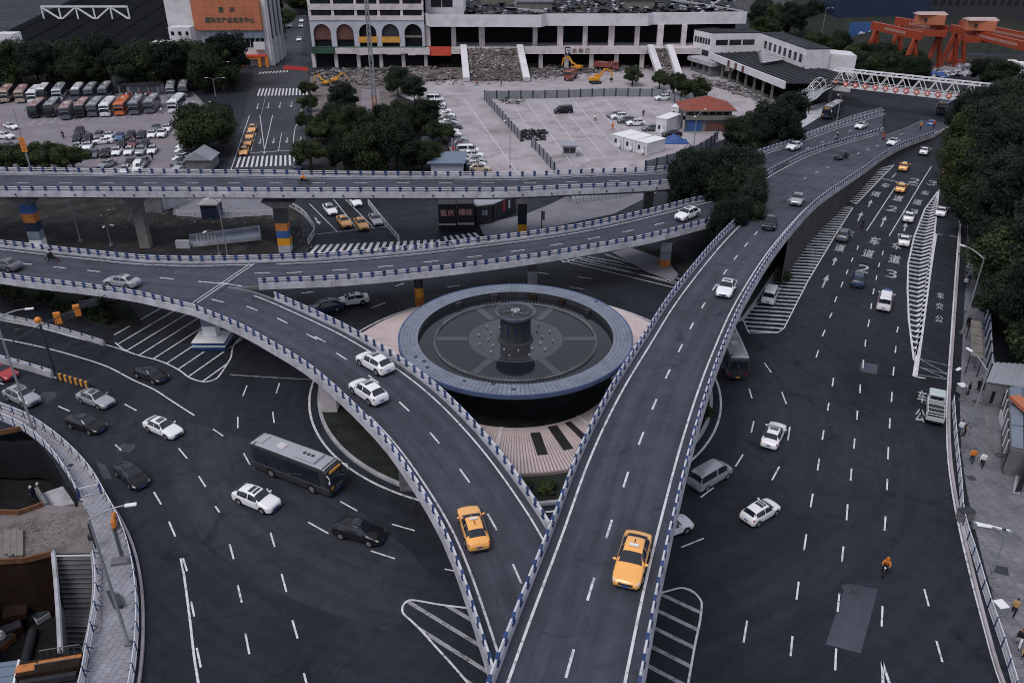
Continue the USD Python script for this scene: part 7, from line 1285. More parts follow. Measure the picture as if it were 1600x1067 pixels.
for i, (x, y, s) in enumerate([(1325, 118, .9), (1350, 126, .95), (1378, 132, 1.0), (1405, 132, .95), (1345, 108, .9), (1375, 112, .95), (1410, 116, .9), (1430, 128, .8), (1290, 92, .8), (1310, 84, .8)]): tree(['broad_tree', 'round_tree'][i % 2], (x, y), s, f'{ORD[i]} on the slope between white building and cranes', 'trees between the white building and the cranes')
for i, (x, y, s) in enumerate([(1530, 132, .8), (1552, 136, .9), (1572, 130, .7)]): tree('round_tree', (x, y), s, ['left of three in front of the right crane', 'middle of three in front of the right crane', 'right of three in front of the right crane'][i], 'trees in front of the right crane')
for i, (x, y, s) in enumerate([(1190, 62, .9), (1215, 58, 1.0), (1240, 62, .9), (1205, 40, 1.0), (1235, 40, 1.0), (1265, 50, .9), (1270, 80, .7), (1190, 30, 1.0), (1180, 48, .8)]): tree(['broad_tree', 'round_tree', 'tall_tree'][i % 3], (x, y), s, f'{ORD[i]} on the far slope above the white block', 'trees on the far slope above the white block')
for i, (x, y, s) in enumerate([(445, 45, .8), (470, 22, 1.0), (485, 14, .9), (440, 18, .8), (432, 60, .6)]): tree('broad_tree', (x, y), s, ['behind the parked cars of the side street', 'at the end of the side street', 'beside the station tower end', 'far left at the end of the side street', 'small one at the side street bend'][i])
for i, (x, y) in enumerate([(1205, 392), (1213, 380), (1222, 440), (1214, 418), (1232, 362), (1200, 405)]): tree('bush', (x, y), .95, f'{["third","second","sixth","fifth","first","fourth"][i]} in the planter beside the main ramp', 'bushes in the planter beside the ramp')
nb = 0
for i in range(26):
    a = rng.uniform(0, 2*PI); r = rng.uniform(19.8, 22.2)
    if not (math.radians(195) < a < math.radians(350)): continue
    nb += 1; sd_ = 'left' if math.cos(a) < -.35 else ('right' if math.cos(a) > .35 else 'near'); copy(PROTO['bush'], 'bush', f'{ORD[nb-1]} low bush on the roundabout rim, on its {sd_} side', 'bush', (RC[0]+r*math.cos(a), RC[1]+r*math.sin(a), .1), a, 'bushes on the roundabout rim', scale=(.8, .8, .45))
for i, (x, y, s) in enumerate([(30, 470, .8), (55, 478, .7), (90, 486, .8), (120, 492, .9), (150, 500, .9), (170, 503, 1.0), (10, 462, .8), (135, 482, .7), (75, 470, .8), (160, 488, .8)]): tree('bush', (x, y), s, f'{ORD[i]} of the bushes on the dark verge below the wide flyover', 'bushes on the verge below the flyover')
gr = MB()
for _ in range(2600):
    x, y = rng.uniform(-10, 200), rng.uniform(440, 512)
    c = U(x, y, .16); 
    if y < 0.24*x+452: continue
    if y > 0.20*x+474: continue
    a = rng.uniform(0, 6.28); h = rng.uniform(.15, .4); gr.raw([c+[-.05*math.cos(a), -.05*math.sin(a), 0], c+[.05*math.cos(a), .05*math.sin(a), 0], c+[rng.normal()*.1, rng.normal()*.1, h]], [[0, 1, 2]])
tag(stage.GetPrimAtPath(gr.build('/World', 'grass', M['leaf_mid'])), kind='stuff')
# ---------------------------------------------------------------- pavements of single slabs
def slabs(name, poly, org, ang, sx, sy, z0, z1, near, mt='paving', gap=0.012):
    """a pavement of separate slabs; the 300 nearest the camera are pieces of their own"""
    par = thing(name, kind='structure'); MB().prism(poly.buffer(-0.02), z0, z1-0.02).build(par, 'bed', M['paving_joint'])
    ca, sa = math.cos(ang), math.sin(ang); loc = affinity.rotate(affinity.translate(poly, -org[0], -org[1]), -math.degrees(ang), origin=(0, 0)); x0, y0, x1, y1 = loc.bounds; L = []
    for i in range(math.floor(x0/sx), math.ceil(x1/sx)):
        for j in range(math.floor(y0/sy), math.ceil(y1/sy)):
            o = 0.5*sx if j % 2 else 0.0; b = sbox(i*sx+o+gap, j*sy+gap, (i+1)*sx+o-gap, (j+1)*sy-gap).intersection(loc)
            if b.area < 0.12*sx*sy or b.geom_type != 'Polygon': continue
            g = affinity.translate(affinity.rotate(b, math.degrees(ang), origin=(0, 0)), org[0], org[1]); c = g.centroid; L.append((math.hypot(c.x-near[0], c.y-near[1]), g))
    L.sort(key=lambda t: t[0]); rest = MB()
    for k, (_, g) in enumerate(L):
        h = z1 + rng.uniform(-.008, .008); mb = MB() if k < 300 else rest
        if rng.random() < .012: h -= .05
        q_ = np.array(g.exterior.coords)[:-1]; 
        if g.exterior.is_ccw is False: q_ = q_[::-1]
        n_ = len(q_); mb.raw(np.vstack([np.c_[q_, np.full(n_, z0+.02)], np.c_[q_, np.full(n_, h)]]), [[i, (i+1) % n_, n_+(i+1) % n_] for i in range(n_)] + [[i, n_+(i+1) % n_, n_+i] for i in range(n_)] + [[n_, n_+i, n_+i+1] for i in range(1, n_-1)])
        if k < 300: mb.build(par, 'paving_slab', M[mt])
    rest.build(par, 'paving_slabs', M[mt], kind='stuff'); return par
def top_line(pts, z): return relax(resample(np.array([U(x, y, z) for x, y in pts]), 0.6), 6)
RAILO = [(-60,610),(0,628.7),(33,641),(68,661.6),(109,694.5),(147,737.5),(164.5,770),(182,800),(202.4,858),(212.5,949),(207,1025),(200,1067),(180,1150)]
RAILI = [(-60,622),(0,644),(30,658),(63,682),(86,707),(119,763)]
RAILI2 = [(144,858),(145.5,949),(136.6,987),(129,1037),(118,1080)]
ro, ri, ri2 = top_line(RAILO, 1.25), top_line(RAILI, 1.25), top_line(RAILI2, 1.25)
inner = np.vstack([ri, [U(140, 806, 0.15)], [U(147, 868, 0.15)], ri2])
slabs('walkway', Polygon(np.vstack([ro[:, :2]+normals(ro)*-0.0, inner[::-1, :2]])).buffer(0), ro[-30][:2], 1.45, .52, .52, -.03, .15, (-30, 38), 'paving_walk')
def kerb(name, P, w, h, mt, z0=-.03):
    A, B = offset(P, -w/2), offset(P, w/2); par = thing(name, kind='structure'); k = 3
    for i in range(0, len(P)-k, k):
        a0, a1, b0, b1 = A[i], A[i+k]*.992+A[i]*.008, B[i], B[i+k]*.992+B[i]*.008; q_ = [a0, a1, b1, b0]
        MB().hexa([(*p[:2], z0) for p in q_], [(*p[:2], h) for p in q_]).build(par, 'kerb_stone', M[mt])
    return par
KL = relax(resample(np.array([U(x, y, .2) for x, y in [(-60,622),(0,641),(40,656),(75,681),(114,712),(152,753),(172,785),(190,812),(210,858),(222,924),(222.6,1012),(217,1067),(198,1160)]]), .6), 6)
kerb('left_kerb', KL, .2, .28, 'paving_pink')
KR = relax(resample(np.array([U(x, y, 0.1) for x, y in [(1604,1150),(1567,1067),(1540,974),(1510,855),(1497,797),(1486,727),(1482.5,656),(1484,606),(1489,530),(1496.5,424),(1500,361),(1500,330)]]), .6), 6)
kerb('right_kerb', KR, .24, .26, 'paving_pink')
fw = Polygon(np.vstack([offset(KR, -1.1)[:, :2], np.array([U(x, y) for x, y in [(1520,330),(1545,440),(1556,600),(1640,620),(1760,800),(1900,1150)]])[:, :2]])).buffer(0)
slabs('pavement', fw, U(1520, 900)[:2], 1.62, .72, .72, -.03, .15, (27, 42))
patch('tactile_strip', [(1534,617),(1541,617),(1556,712),(1545,712)], 'concrete_dark', .168, .15)
def railing(name, label, P, h=1.1, step=2.0, style='mesh', z0=.15, post='rail_blue', lean=.0, group=None):
    t = thing(name, label, 'railing', group=group); s = np.r_[0, np.cumsum(np.linalg.norm(np.diff(P[:, :2], axis=0), axis=1))]; n_ = max(1, int(s[-1]/step)); pt = lambda q: np.array([np.interp(q, s, P[:, k]) for k in range(2)] + [z0])
    N = normals(P); nn = lambda q: np.array([np.interp(q, s, N[:, k]) for k in range(2)]+[0])
    for i in range(n_+1):
        q_ = s[-1]*i/n_; c = pt(q_); MB().bar(c, c+[0, 0, h+.03], .09, .12, up=(1, 0, 0)).bar(c+[0, 0, h*.75], c+nn(q_)*lean*.5+[0, 0, h*.4], .06).build(t, 'post', M[post])
    for i in range(n_):
        a, b = pt(s[-1]*i/n_), pt(s[-1]*(i+1)/n_); mb = MB(); d = (b-a); L = np.linalg.norm(d); d /= L; a, b = a+d*.08, b-d*.08
        for z, r in ((h, .07), (h*.12, .05), (h*.88, .04)): mb.bar(a+[0, 0, z], b+[0, 0, z], r, r)
        if style == 'mesh':
            for k in range(11): c = a+(b-a)*(k+.5)/11; mb.bar(c+[0, 0, h*.12], c+[0, 0, h*.88], .045, .03, up=(1, 0, 0))
            mb.bar(a+[0, 0, h*.5], b+[0, 0, h*.5], .03, .22)
        elif style == 'bars':
            for k in range(6): c = a+(b-a)*(k+.5)/6; mb.bar(c+[0, 0, h*.1], c+[0, 0, h], .035, .035, up=(1, 0, 0))
        mb.build(t, 'rail_panel', M['rail_white'])
    return t
railing('railing', 'white railing with blue posts on the road side of the curved walkway', ro, lean=-.8)
railing('railing', 'white railing with blue posts on the pit side of the curved walkway', ri, lean=.8)
railing('railing', 'white railing beside the subway steps at lower left', ri2, lean=.8)
railing('gate_railing', 'low white gate railing across the curved walkway', resample(np.array([U(121, 764, 1.2), U(154, 757, 1.2)]), .5), step=2.4, style='bars')
RR_ = top_line([(1491,617),(1495,672),(1503.6,752.6),(1507,800),(1529,868),(1546.6,928.6),(1567,984),(1591,1063),(1615,1140)], 1.25)
railing('railing', 'white mesh railing with blue posts along the right pavement', RR_, lean=.8)
railing('fence', 'white bar fence right of the cars waiting at the zebra crossing', resample(np.array([U(575, 312, 1), U(596, 338, 1), U(623, 369, 1)]), .6), step=2.2, style='bars', z0=0, post='rail_white')
railing('fence', 'curved white bar fence left of the cars waiting at the zebra crossing', resample(np.array([U(452, 316, 1), U(470, 326, 1), U(485, 343, 1), U(491, 358, 1), U(481, 374, 1)]), .6), step=2.2, style='bars', z0=0, post='rail_white')
railing('fence', 'white bar fence of the pavement behind the dark blue stall', resample(np.array([U(276, 330, 1), U(360, 331, 1), U(430, 328, 1)]), .6), step=2.6, style='bars', z0=0, post='rail_white')
railing('fence', 'low grey fence on the kerb of the far road by the dark bus', resample(np.array([U(1236, 216, 1), U(1290, 196, 1), U(1340, 178, 1), U(1378, 168, 1)]), .6), h=.9, step=2.5, style='bars', z0=0, post='rail_white')
# ---- hoarding of grey panels round the forecourt
def hoarding(label, pts, h=2.2, step=3.3, mt='fence_grey', name='site_hoarding'):
    P = resample(np.array([U(x, y) for x, y in pts]), .5); t = thing(name, label, 'hoarding'); s = np.r_[0, np.cumsum(np.linalg.norm(np.diff(P[:, :2], axis=0), axis=1))]; n_ = max(1, round(s[-1]/step)); pt = lambda q: np.array([np.interp(q, s, P[:, k]) for k in range(2)] + [0])
    for i in range(n_+1): c = pt(s[-1]*i/n_); MB().bar(c, c+[0, 0, h+.12], .3, .3, up=(1, 0, 0)).build(t, 'post', M['navy'])
    for i in range(n_): a, b = pt(s[-1]*i/n_), pt(s[-1]*(i+1)/n_); MB().bar(a+[0, 0, h/2], b+[0, 0, h/2], .08, h).build(t, 'panel', M[mt])
hoarding('grey panel hoarding along the rear of the forecourt', [(757,155),(860,154),(960,151),(1028,152),(1060,164),(1082,174)])
hoarding('grey panel hoarding slanting down the middle of the forecourt', [(757,157),(785,188),(814,222)])
hoarding('short grey panel hoarding by the viaduct in the forecourt', [(831,230),(848,248),(866,271)])
hoarding('grey panel hoarding at the near right corner of the forecourt', [(1008,268),(1050,256),(1092,240),(1120,218)])
hoarding('pale panel hoarding beside the row of parked cars', [(697,218),(712,240),(732,276)], mt='roof_sheet')
hoarding('pale low wall of panels left of the parked cars', [(658,226),(697,218)], 1.6, mt='roof_sheet')
hoarding('tall blue-grey panel fence along the edge of the wood', [(1538,443),(1540,520),(1543,598)], 2.4, 3.2, 'tile_wall')
# ---- lamps
def height_at(base, top, z0=0.0):
    b = U(*base, z0); zs = np.linspace(z0+1, z0+48, 400); e = [np.linalg.norm((U(*top, z)-b)[:2]) for z in zs]; return b, zs[int(np.argmin(e))]
def lamp(label, base, top, tips, z0=0.0, r=.11, group='street lamps', name='street_lamp', mt='steel_grey', flat=False):
    b, zt = height_at(base, top, z0); t = thing(name, label, 'street lamp', (b[0], b[1], z0), group=group); h = zt-z0
    MB().box((0, 0, .15), (.5, .5, .3)).build(t, 'foot', M['concrete_dark']); MB().tube([(0, 0, 0), (0, 0, h*.5), (0, 0, h)], [r*1.25, r, r*.7], 8).build(t, 'pole', M[mt], smooth=True)
    for tip in tips:
        e = U(*tip, zt+.6)-np.array([b[0], b[1], z0]); e = np.array([e[0], e[1], h+.6]); n_ = np.linalg.norm(e[:2]); u = e/ max(n_, 1e-6); L = min(n_, 3.6); 
        q_ = [np.array([0, 0, h-.1])] + [np.array([u[0]*L*s, u[1]*L*s, h-.1+.8*math.sin(s*PI/2)]) for s in (.2, .45, .7, 1)]
        MB().tube(q_, [r*.7, r*.65, r*.55, r*.5, r*.45], 6).build(t, 'arm', M[mt], smooth=True); MB().mesh(rbox(tuple(q_[-1]+np.array([u[0]*.35, u[1]*.35, -.02])), (.8, .32, .14) if not flat else (1.1, .4, .12), .05, math.atan2(u[1], u[0]))).build(t, 'lamp_head', M['steel_white'])
    return t, b, h
lamp('tall curved street lamp on the walkway by the red car', (52,672), (2,494), [(40,484)])
lamp('tall street lamp on the walkway beside the subway steps', (202,1008), (146,808), [(196,791)])
lamp('street lamp on the right pavement at the edge of the wood', (1503,521), (1532,402), [(1508,386)])
lamp('tallest street lamp on the right pavement, in front of the grey shed roof', (1502,706), (1549,580), [(1518,550)])
lamp('short lamp beside the white bin on the right pavement', (1502,627), (1521,570), [(1500,576)], r=.07)
lamp('short flat-headed lamp near the manhole on the right pavement', (1547,903), (1575,838), [(1545,823)], r=.08, flat=True)
lamp('street lamp on the kerb in front of the footbridge', (1307,190), (1318,149), [(1299,158)])
lamp('street lamp in front of the red-roofed house', (1083,236), (1085,181), [(1104,171), (1072,206)])
lamp('street lamp among the trees at upper right', (1534,226), (1536,207), [(1520,199)])
for i, (b_, t_, tp_) in enumerate([((350,142),(344.6,98.7),[(334,95),(355,97)]),((358,124),(355.5,85),[(344,81),(362,83)]),((337,150),(336,124),[(324,122),(348,122)]),((318,185),(315,164),[(304,160),(327,160)])]): lamp(f"double-armed lamp in front of the trees, {['second','first','third','fourth'][i]} from the orange building", b_, t_, tp_, group='double lamps by the coach park', r=.09)
lamp('thin pole under the viaduct beside the blue striped pier', (126,378), (110,314), [], r=.08, name='pole'); lamp('small twin lamp under the viaduct', (174,384), (168,355), [(163,354), (173,352)], r=.06); lamp('tall lamp in front of the subway stairwell', (356,402), (336,314), [(326,311)], r=.08); lamp('short camera pole in front of the subway stairwell', (343,399), (335,360), [(322,362)], r=.06, name='camera_pole')
lamp('thin lamp pole in the middle of the forecourt', (797,262), (795,190), [(790,189)], r=.07); lamp('far twin lamp above the blue hoarding', (1282,66), (1284,14), [(1300,20), (1335,20)])
t, b, h = lamp('leaning lamp pole with an orange board on the viaduct at left', (48,265), (24,170), [], z0=10.0, r=.1, name='lamp_pole'); MB().box((.0, -.2, h*.42), (.9, .1, 2.4)).build(t, 'orange_board', M['orange_bright']); 
for k in range(3): MB().box((0, -.27, h*.42-.7+.7*k), (.5, .03, .35)).build(t, 'board_mark', M['rust_orange'])
b, zt = height_at((586,174), (576.5,0)); t = thing('lattice_mast', 'very tall thin grey mast with a rusty foot in front of the station', 'mast', (b[0], b[1], 0)); h = zt+8
for z0, z1, mt_ in ((0, 4, 'rust_orange'), (4, h, 'steel_grey')):
    w0, w1 = .5*(1-z0/h*.5), .5*(1-z1/h*.5)
    for sx, sy in ((1, 1), (1, -1), (-1, 1), (-1, -1)): MB().bar((sx*w0, sy*w0, z0), (sx*w1, sy*w1, z1), .2).build(t, 'leg', M[mt_])
k = int(h/2.2); br = [ (i*h/k) for i in range(k+1)]
for i in range(k):
    w0, w1 = .5*(1-br[i]/h*.5), .5*(1-br[i+1]/h*.5); mb = MB()
    for (x0, y0, x1, y1) in ((-1, -1, 1, -1), (1, -1, 1, 1), (1, 1, -1, 1), (-1, 1, -1, -1)): mb.bar((x0*w0, y0*w0, br[i]), (x1*w1, y1*w1, br[i+1]), .1).bar((x0*w0, y0*w0, br[i]), (x1*w0, y1*w0, br[i]), .09)
    mb.build(t, 'brace', M['steel_grey'])
# ---- traffic signals
b, zt = height_at((86,583), (62,507)); t = thing('signal_gantry', 'dark mast with a long double arm carrying orange traffic signals over the left road', 'traffic signal', (b[0], b[1], 0)); o = np.array([b[0], b[1], 0])
MB().tube([(0, 0, 0), (0, 0, zt)], [.2, .14], 10).build(t, 'mast', M['steel_dark'], smooth=True)
for dz in (-.05, -.75):
    MB().tube([U(-30, 563, zt+dz)-o, U(62, 509, zt+dz)-o, U(165, 461, zt+dz)-o], .06, 6).build(t, 'arm', M['steel_dark'], smooth=True)
for s in np.linspace(0, 1, 16): a = U(-30+195*s, 563-102*s + (-3*math.sin(PI*s)), zt-.05)-o; MB().bar(a, a-[0, 0, .7], .05, up=(1, 0, 0)).build(t, 'strut', M['steel_dark'])
for px, m_, sz in (((90,497), 'orange_bright', (.75, .35, 1.5)), ((120,485), 'orange_bright', (.75, .35, 1.5)), ((107,494), 'steel_dark', (1.5, .12, .9)), ((138,474), 'steel_dark', (1.9, .12, 1.0)), ((30,522), 'steel_dark', (.6, .3, 1.3))):
    c = U(*px, zt-.5)-o; h_ = MB().mesh(rbox(tuple(c), sz, .05, .45)).build(t, 'signal_head' if m_ != 'steel_dark' or sz[0] < 1 else 'sign_plate', M[m_])
    if m_ == 'orange_bright':
        for k in (-1, 0, 1): MB().cyl(c+[.08, .16, .45*k], c+[.17, .34, .45*k], .2, n=12).build(h_, 'lens_hood', M['rust_orange'])
MB().mesh(ico(U(59, 500, zt+.5)-o, .38, 2)).build(t, 'orange_beacon', M['orange_bright'], smooth=True)
b, zt = height_at((846,358), (848,330)); t = thing('traffic_light', 'single dark traffic light on a pole on the pavement behind the north branch', 'traffic signal', (b[0], b[1], 0)); MB().tube([(0, 0, 0), (0, 0, zt)], .08, 8).build(t, 'pole', M['steel_dark']); MB().mesh(rbox((.3, -.1, zt-.8), (.45, .35, 1.5), .06)).build(t, 'signal_head', M['steel_dark'])
for k in (-1, 0, 1): MB().cyl((.3, -.28, zt-.8+.45*k), (.3, -.38, zt-.8+.45*k), .15, n=10).build(t, 'lens_hood', M['steel_grey'])
# ---- low barriers on the left road
def wall_px(name, label, pts, h, w, mt, cat='barrier', rail=True):
    P = resample(np.array([U(x, y, h) for x, y in pts]), .5); t = thing(name, label, cat); s = len(P)
    for i in range(0, s-1, 4):
        a, b = P[i], P[min(i+4, s-1)]; d = (b-a)/max(np.linalg.norm(b-a), 1e-6); MB().bar([*(a+d*.01)[:2], h/2-.02], [*(b-d*.01)[:2], h/2-.02], w, h).build(t, 'wall_block', M[mt])
        if rail: MB().box((a[0], a[1], h+.15), (.2, .2, .3)).build(t, 'rail_post', M['rail_blue'])
    if rail: MB().tube(np.c_[P[:, :2], np.full(s, h+.22)], .05, 6).build(t, 'rail', M['rail_white'])
wall_px('median_wall', 'white median wall with a blue-posted rail ending at the signal mast', [(-60,540),(0,557),(40,568),(80,580)], .85, .35, 'concrete_pale')
wall_px('verge_wall', 'pale low wall with a thin rail along the dark verge below the flyover', [(-60,478),(0,492),(61,505),(120,521),(162,534)], .5, .35, 'concrete')
t = thing('striped_barrier', 'low black and yellow striped crash barrier by the silver saloon', 'barrier'); P = resample(np.array([U(90,592), U(118,600), U(143,608)]), .42)
for i in range(len(P)-1): a, b = P[i], P[i+1]; MB().bar(a+[0, 0, .45], a+(b-a)*.88+[0, 0, .45], .22, .85).build(t, 'stripe_block', M['board_yellow' if i % 2 else 'steel_dark'])
for i in range(12):
    x = 445+3.2*i; y = 108+(1.5 if i < 1 else .25*i); c = U(x, y); t = thing('water_barrier', f'red plastic water barrier, {ORD[i]} from the left at the far crossing', 'barrier', (c[0], c[1], 0), .05, 'red barriers at the far crossing'); MB().hexa([(-.33, -.25, 0), (.33, -.25, 0), (.33, .25, 0), (-.33, .25, 0)], [(-.3, -.1, 1), (.3, -.1, 1), (.3, .1, 1), (-.3, .1, 1)]).build(t, 'body', M['red_paint']); MB().box((0, 0, 1.03), (.5, .14, .06)).build(t, 'rim', M['red_tarp'])
# planter ledge beside the main ramp
pl = thing('planter_ledge', 'pale concrete ledge with soil between the ramp wall and the striped verge', 'planter'); P = [(1148,505),(1170,455),(1200,420),(1240,372),(1292,322),(1302,322),(1250,375),(1226,408),(1190,462),(1163,500)]
MB().prism(pxpoly(P), -.03, .45).build(pl, 'kerb', M['concrete']); MB().prism(Polygon(pxpoly(P)[:, :2]).buffer(-.3), .3, .5).build(pl, 'soil', M['dark_soil'])
# ---- footbridge
FB = thing('footbridge', 'white steel truss footbridge with red lantern boards crossing the far road', 'footbridge'); zd, zt = 5.3, 9.2
A, B = U(1298, 134, zd), U(1506, 158, zd); d = (B-A)/np.linalg.norm(B-A); L = np.linalg.norm(B-A)*1.55; nn = np.array([-d[1], d[0], 0]); W_ = 4.2
MB().bar(A+nn*W_/2, A+d*L+nn*W_/2, W_, .35).build(FB, 'deck', M['steel_grey']); k = 13
for o in (0, W_):
    a = A+nn*o; MB().bar(a+[0, 0, .15], a+d*L+[0, 0, .15], .35, .55).build(FB, 'bottom_chord', M['steel_white']); MB().bar(a+[0, 0, zt-zd], a+d*L+[0, 0, zt-zd], .32, .32).build(FB, 'top_chord', M['steel_white'])
    for i in range(k):
        p, q_, m_ = a+d*L*i/k, a+d*L*(i+1)/k, a+d*L*(i+.5)/k; MB().bar(p+[0, 0, .3], m_+[0, 0, zt-zd-.15], .17).build(FB, 'diagonal', M['steel_white']); MB().bar(m_+[0, 0, zt-zd-.15], q_+[0, 0, .3], .17).build(FB, 'diagonal', M['steel_white'])
    for z in (.75, 1.15): MB().bar(a+[0, 0, z], a+d*L+[0, 0, z], .08).build(FB, 'handrail', M['steel_white'])
    for i in range(60): p = a+d*L*i/60; MB().bar(p+[0, 0, .3], p+[0, 0, 1.15], .05, up=(1, 0, 0)).build(FB, 'baluster', M['steel_white'])
for i in range(k+1): p = A+d*L*i/k+[0, 0, zt-zd]; MB().bar(p, p+nn*W_, .2).build(FB, 'roof_strut', M['steel_white'])
for i in range(k): p = A+d*L*i/k+[0, 0, zt-zd]; q_ = A+d*L*(i+1)/k+nn*W_+[0, 0, zt-zd]; MB().bar(p, q_, .1).build(FB, 'roof_brace', M['steel_white'])
for i in range(20):
    c = A+d*(L*(i+.5)/20)-nn*.25+[0, 0, .85]; r_ = .78; q_ = [c+d*r_, c+[0, 0, r_], c-d*r_, c-[0, 0, r_]]; th = -nn*.1; MB().hexa([x for x in q_], [x+th for x in q_]).build(FB, 'lantern_board', M['red_tarp']); q2 = [c+th*1.2+d*.28+[0, 0, .28], c+th*1.2-d*.28+[0, 0, .28], c+th*1.2-d*.28-[0, 0, .28], c+th*1.2+d*.28-[0, 0, .28]]; MB().hexa(q2, [x+th*.6 for x in q2]).build(FB, 'board_mark', M['banner_white'])
c = U(1294, 160); MB().cyl((c[0], c[1], -.05), (c[0], c[1], zd-.2), .55, n=16).build(FB, 'column', M['concrete_pale'], smooth=40); c = A+d*L*.93+nn*2; MB().cyl((c[0], c[1], -.05), (c[0], c[1], zd-.2), .55, n=16).build(FB, 'column', M['concrete_pale'], smooth=40)
S = A-d*.2+nn*W_/2; S2 = U(1262, 148, 4.4); S3 = U(1243, 158, 2.2); S4 = U(1252, 172, .2)
path_ = relax(resample(np.array([S, (S+S2)/2, S2, S3, S4]), 1.0), 4); zz = np.interp(np.linspace(0, 1, len(path_)), [0, .45, 1], [zd, 4.6, .2]); path_[:, 2] = zz
Nn = normals(path_); MB().grid(np.stack([path_+np.c_[Nn*1.6, zz*0], path_-np.c_[Nn*1.6, zz*0]], 1)).grid(np.stack([path_+np.c_[Nn*1.6, zz*0-.3], path_-np.c_[Nn*1.6, zz*0-(-.3)]], 1), flip=True).build(FB, 'stair_ramp', M['steel_grey'])
for sgn in (1, -1):
    Q = path_+np.c_[Nn*1.6*sgn, zz*0+1.1]; MB().tube(Q, .07, 6).build(FB, 'handrail', M['steel_white']); MB().tube(Q-[0, 0, 1.0], .12, 6).build(FB, 'stringer', M['steel_white'])
    for i in range(0, len(path_), 1): MB().bar(Q[i]-[0, 0, 1.0], Q[i], .05, up=(1, 0, 0)).build(FB, 'baluster', M['steel_white'])
m0 = int(len(path_)*.42)
for i in range(m0, len(path_), 2):
    c, n2 = path_[i], np.r_[Nn[i], 0]; MB().tube([c+n2*1.9*math.cos(t_)+np.array([0, 0, 1+2.4*math.sin(t_)]) for t_ in np.linspace(0, PI, 9)], .07, 5).build(FB, 'cage_hoop', M['steel_white'])
for t_ in np.linspace(.35, PI-.35, 5): MB().tube([path_[i]+np.r_[Nn[i], 0]*1.9*math.cos(t_)+np.array([0, 0, 1+2.4*math.sin(t_)]) for i in range(m0, len(path_))], .05, 5).build(FB, 'cage_rib', M['steel_white'])
patch('far_pavement', [(1232,214),(1222,202),(1250,172),(1290,160),(1300,172)], 'concrete_pale', .14, -.03)
# ---- right-hand pavement: shelter, shed, kiosk, bins
SHL = thing('walk_shelter', 'narrow shelter with a pinkish ribbed roof on the right pavement', 'shelter'); q_ = [U(x, y, 2.7) for x, y in [(1516,556),(1536,561),(1533,503),(1517,500)]]
for i in range(9):
    a, b = i/9+.006, (i+1)/9-.006; f = lambda s: (q_[0]+(q_[3]-q_[0])*s, q_[1]+(q_[2]-q_[1])*s); (l0, r0), (l1, r1) = f(a), f(b); MB().hexa([l0, r0, r1, l1], [p+[0, 0, .1+(.03 if i % 2 else 0)] for p in (l0, r0, r1, l1)]).build(SHL, 'roof_sheet', M['wood_grey'])
for p in q_: pp = p*.94+sum(q_)/4*.06; MB().bar((pp[0], pp[1], .15), (pp[0], pp[1], 2.69), .1, up=(1, 0, 0)).build(SHL, 'post', M['steel_dark'])
SD = thing('roadside_shed', 'shed with a wide grey ribbed metal roof behind the right pavement', 'shed'); q_ = [U(x, y, 3.2) for x, y in [(1541,597),(1640,612),(1650,573),(1553,567)]]
for i in range(22):
    a, b = i/22, (i+1)/22; l0, l1 = q_[0]+(q_[1]-q_[0])*a, q_[0]+(q_[1]-q_[0])*b; u0, u1 = q_[3]+(q_[2]-q_[3])*a, q_[3]+(q_[2]-q_[3])*b; g_ = .012; MB().hexa([l0, l0+(l1-l0)*(1-g_), u0+(u1-u0)*(1-g_), u0], [p+[0, 0, .08+(.07 if i % 2 else 0)] for p in (l0, l0+(l1-l0)*(1-g_), u0+(u1-u0)*(1-g_), u0)]).build(SD, 'roof_sheet', M['roof_sheet'])
c_ = sum(q_)/4; qq = [p*.95+c_*.05 for p in q_]; MB().hexa([(p[0], p[1], .1) for p in qq], [(p[0], p[1], 3.19) for p in qq]).build(SD, 'wall', M['concrete_dark'])
for i in range(3): p = qq[0]+(qq[1]-qq[0])*(.12+.2*i); MB().bar((p[0], p[1]-.08, 1.4), (p[0]+1.2, p[1]-.05, 1.4), .1, 1.5).build(SD, 'opening', M['window_dark'])
KB = thing('glass_roofed_kiosk', 'low building with a grey panelled roof and white window frames at the right edge', 'building'); q_ = [U(x, y, 3.4) for x, y in [(1580,698),(1660,716),(1660,602),(1577,604)]]; c_ = sum(q_)/4
MB().hexa([(p[0], p[1], .1) for p in q_], [(p[0], p[1], 3.2) for p in q_]).build(KB, 'wall', M['concrete_dark'])
for i in range(4):
    for j in range(3):
        f = lambda s, t_: (q_[0]*(1-s)+q_[1]*s)*(1-t_)+(q_[3]*(1-s)+q_[2]*s)*t_; a, b, e0, e1 = i/4+.01, (i+1)/4-.01, j/3+.01, (j+1)/3-.01; qd = [f(a, e0), f(b, e0), f(b, e1), f(a, e1)]; MB().hexa([p-[0, 0, .1] for p in qd], [p+[0, 0, .05] for p in qd]).build(KB, 'roof_panel', M['glass_blue_grey'])
a, b = q_[3], q_[0]
for i in range(6):
    s0, s1 = i/6+.02, (i+1)/6-.02; p, r_ = a+(b-a)*s0, a+(b-a)*s1; MB().bar([p[0]-.05, p[1], 1.9], [r_[0]-.05, r_[1], 1.9], .08, 1.9).build(KB, 'window', M['window_dark']); MB().bar([p[0]-.1, p[1], 1.0], [p[0]-.1, p[1], 3.1], .1, up=(1, 0, 0)).build(KB, 'frame', M['steel_white'])
railing('white_fence', 'white plank fence in front of the glass-roofed kiosk', resample(np.array([U(1564,642,1.1), U(1570,670,1.1), U(1578,703,1.1)]), .5), step=1.6, style='mesh', post='rail_white')
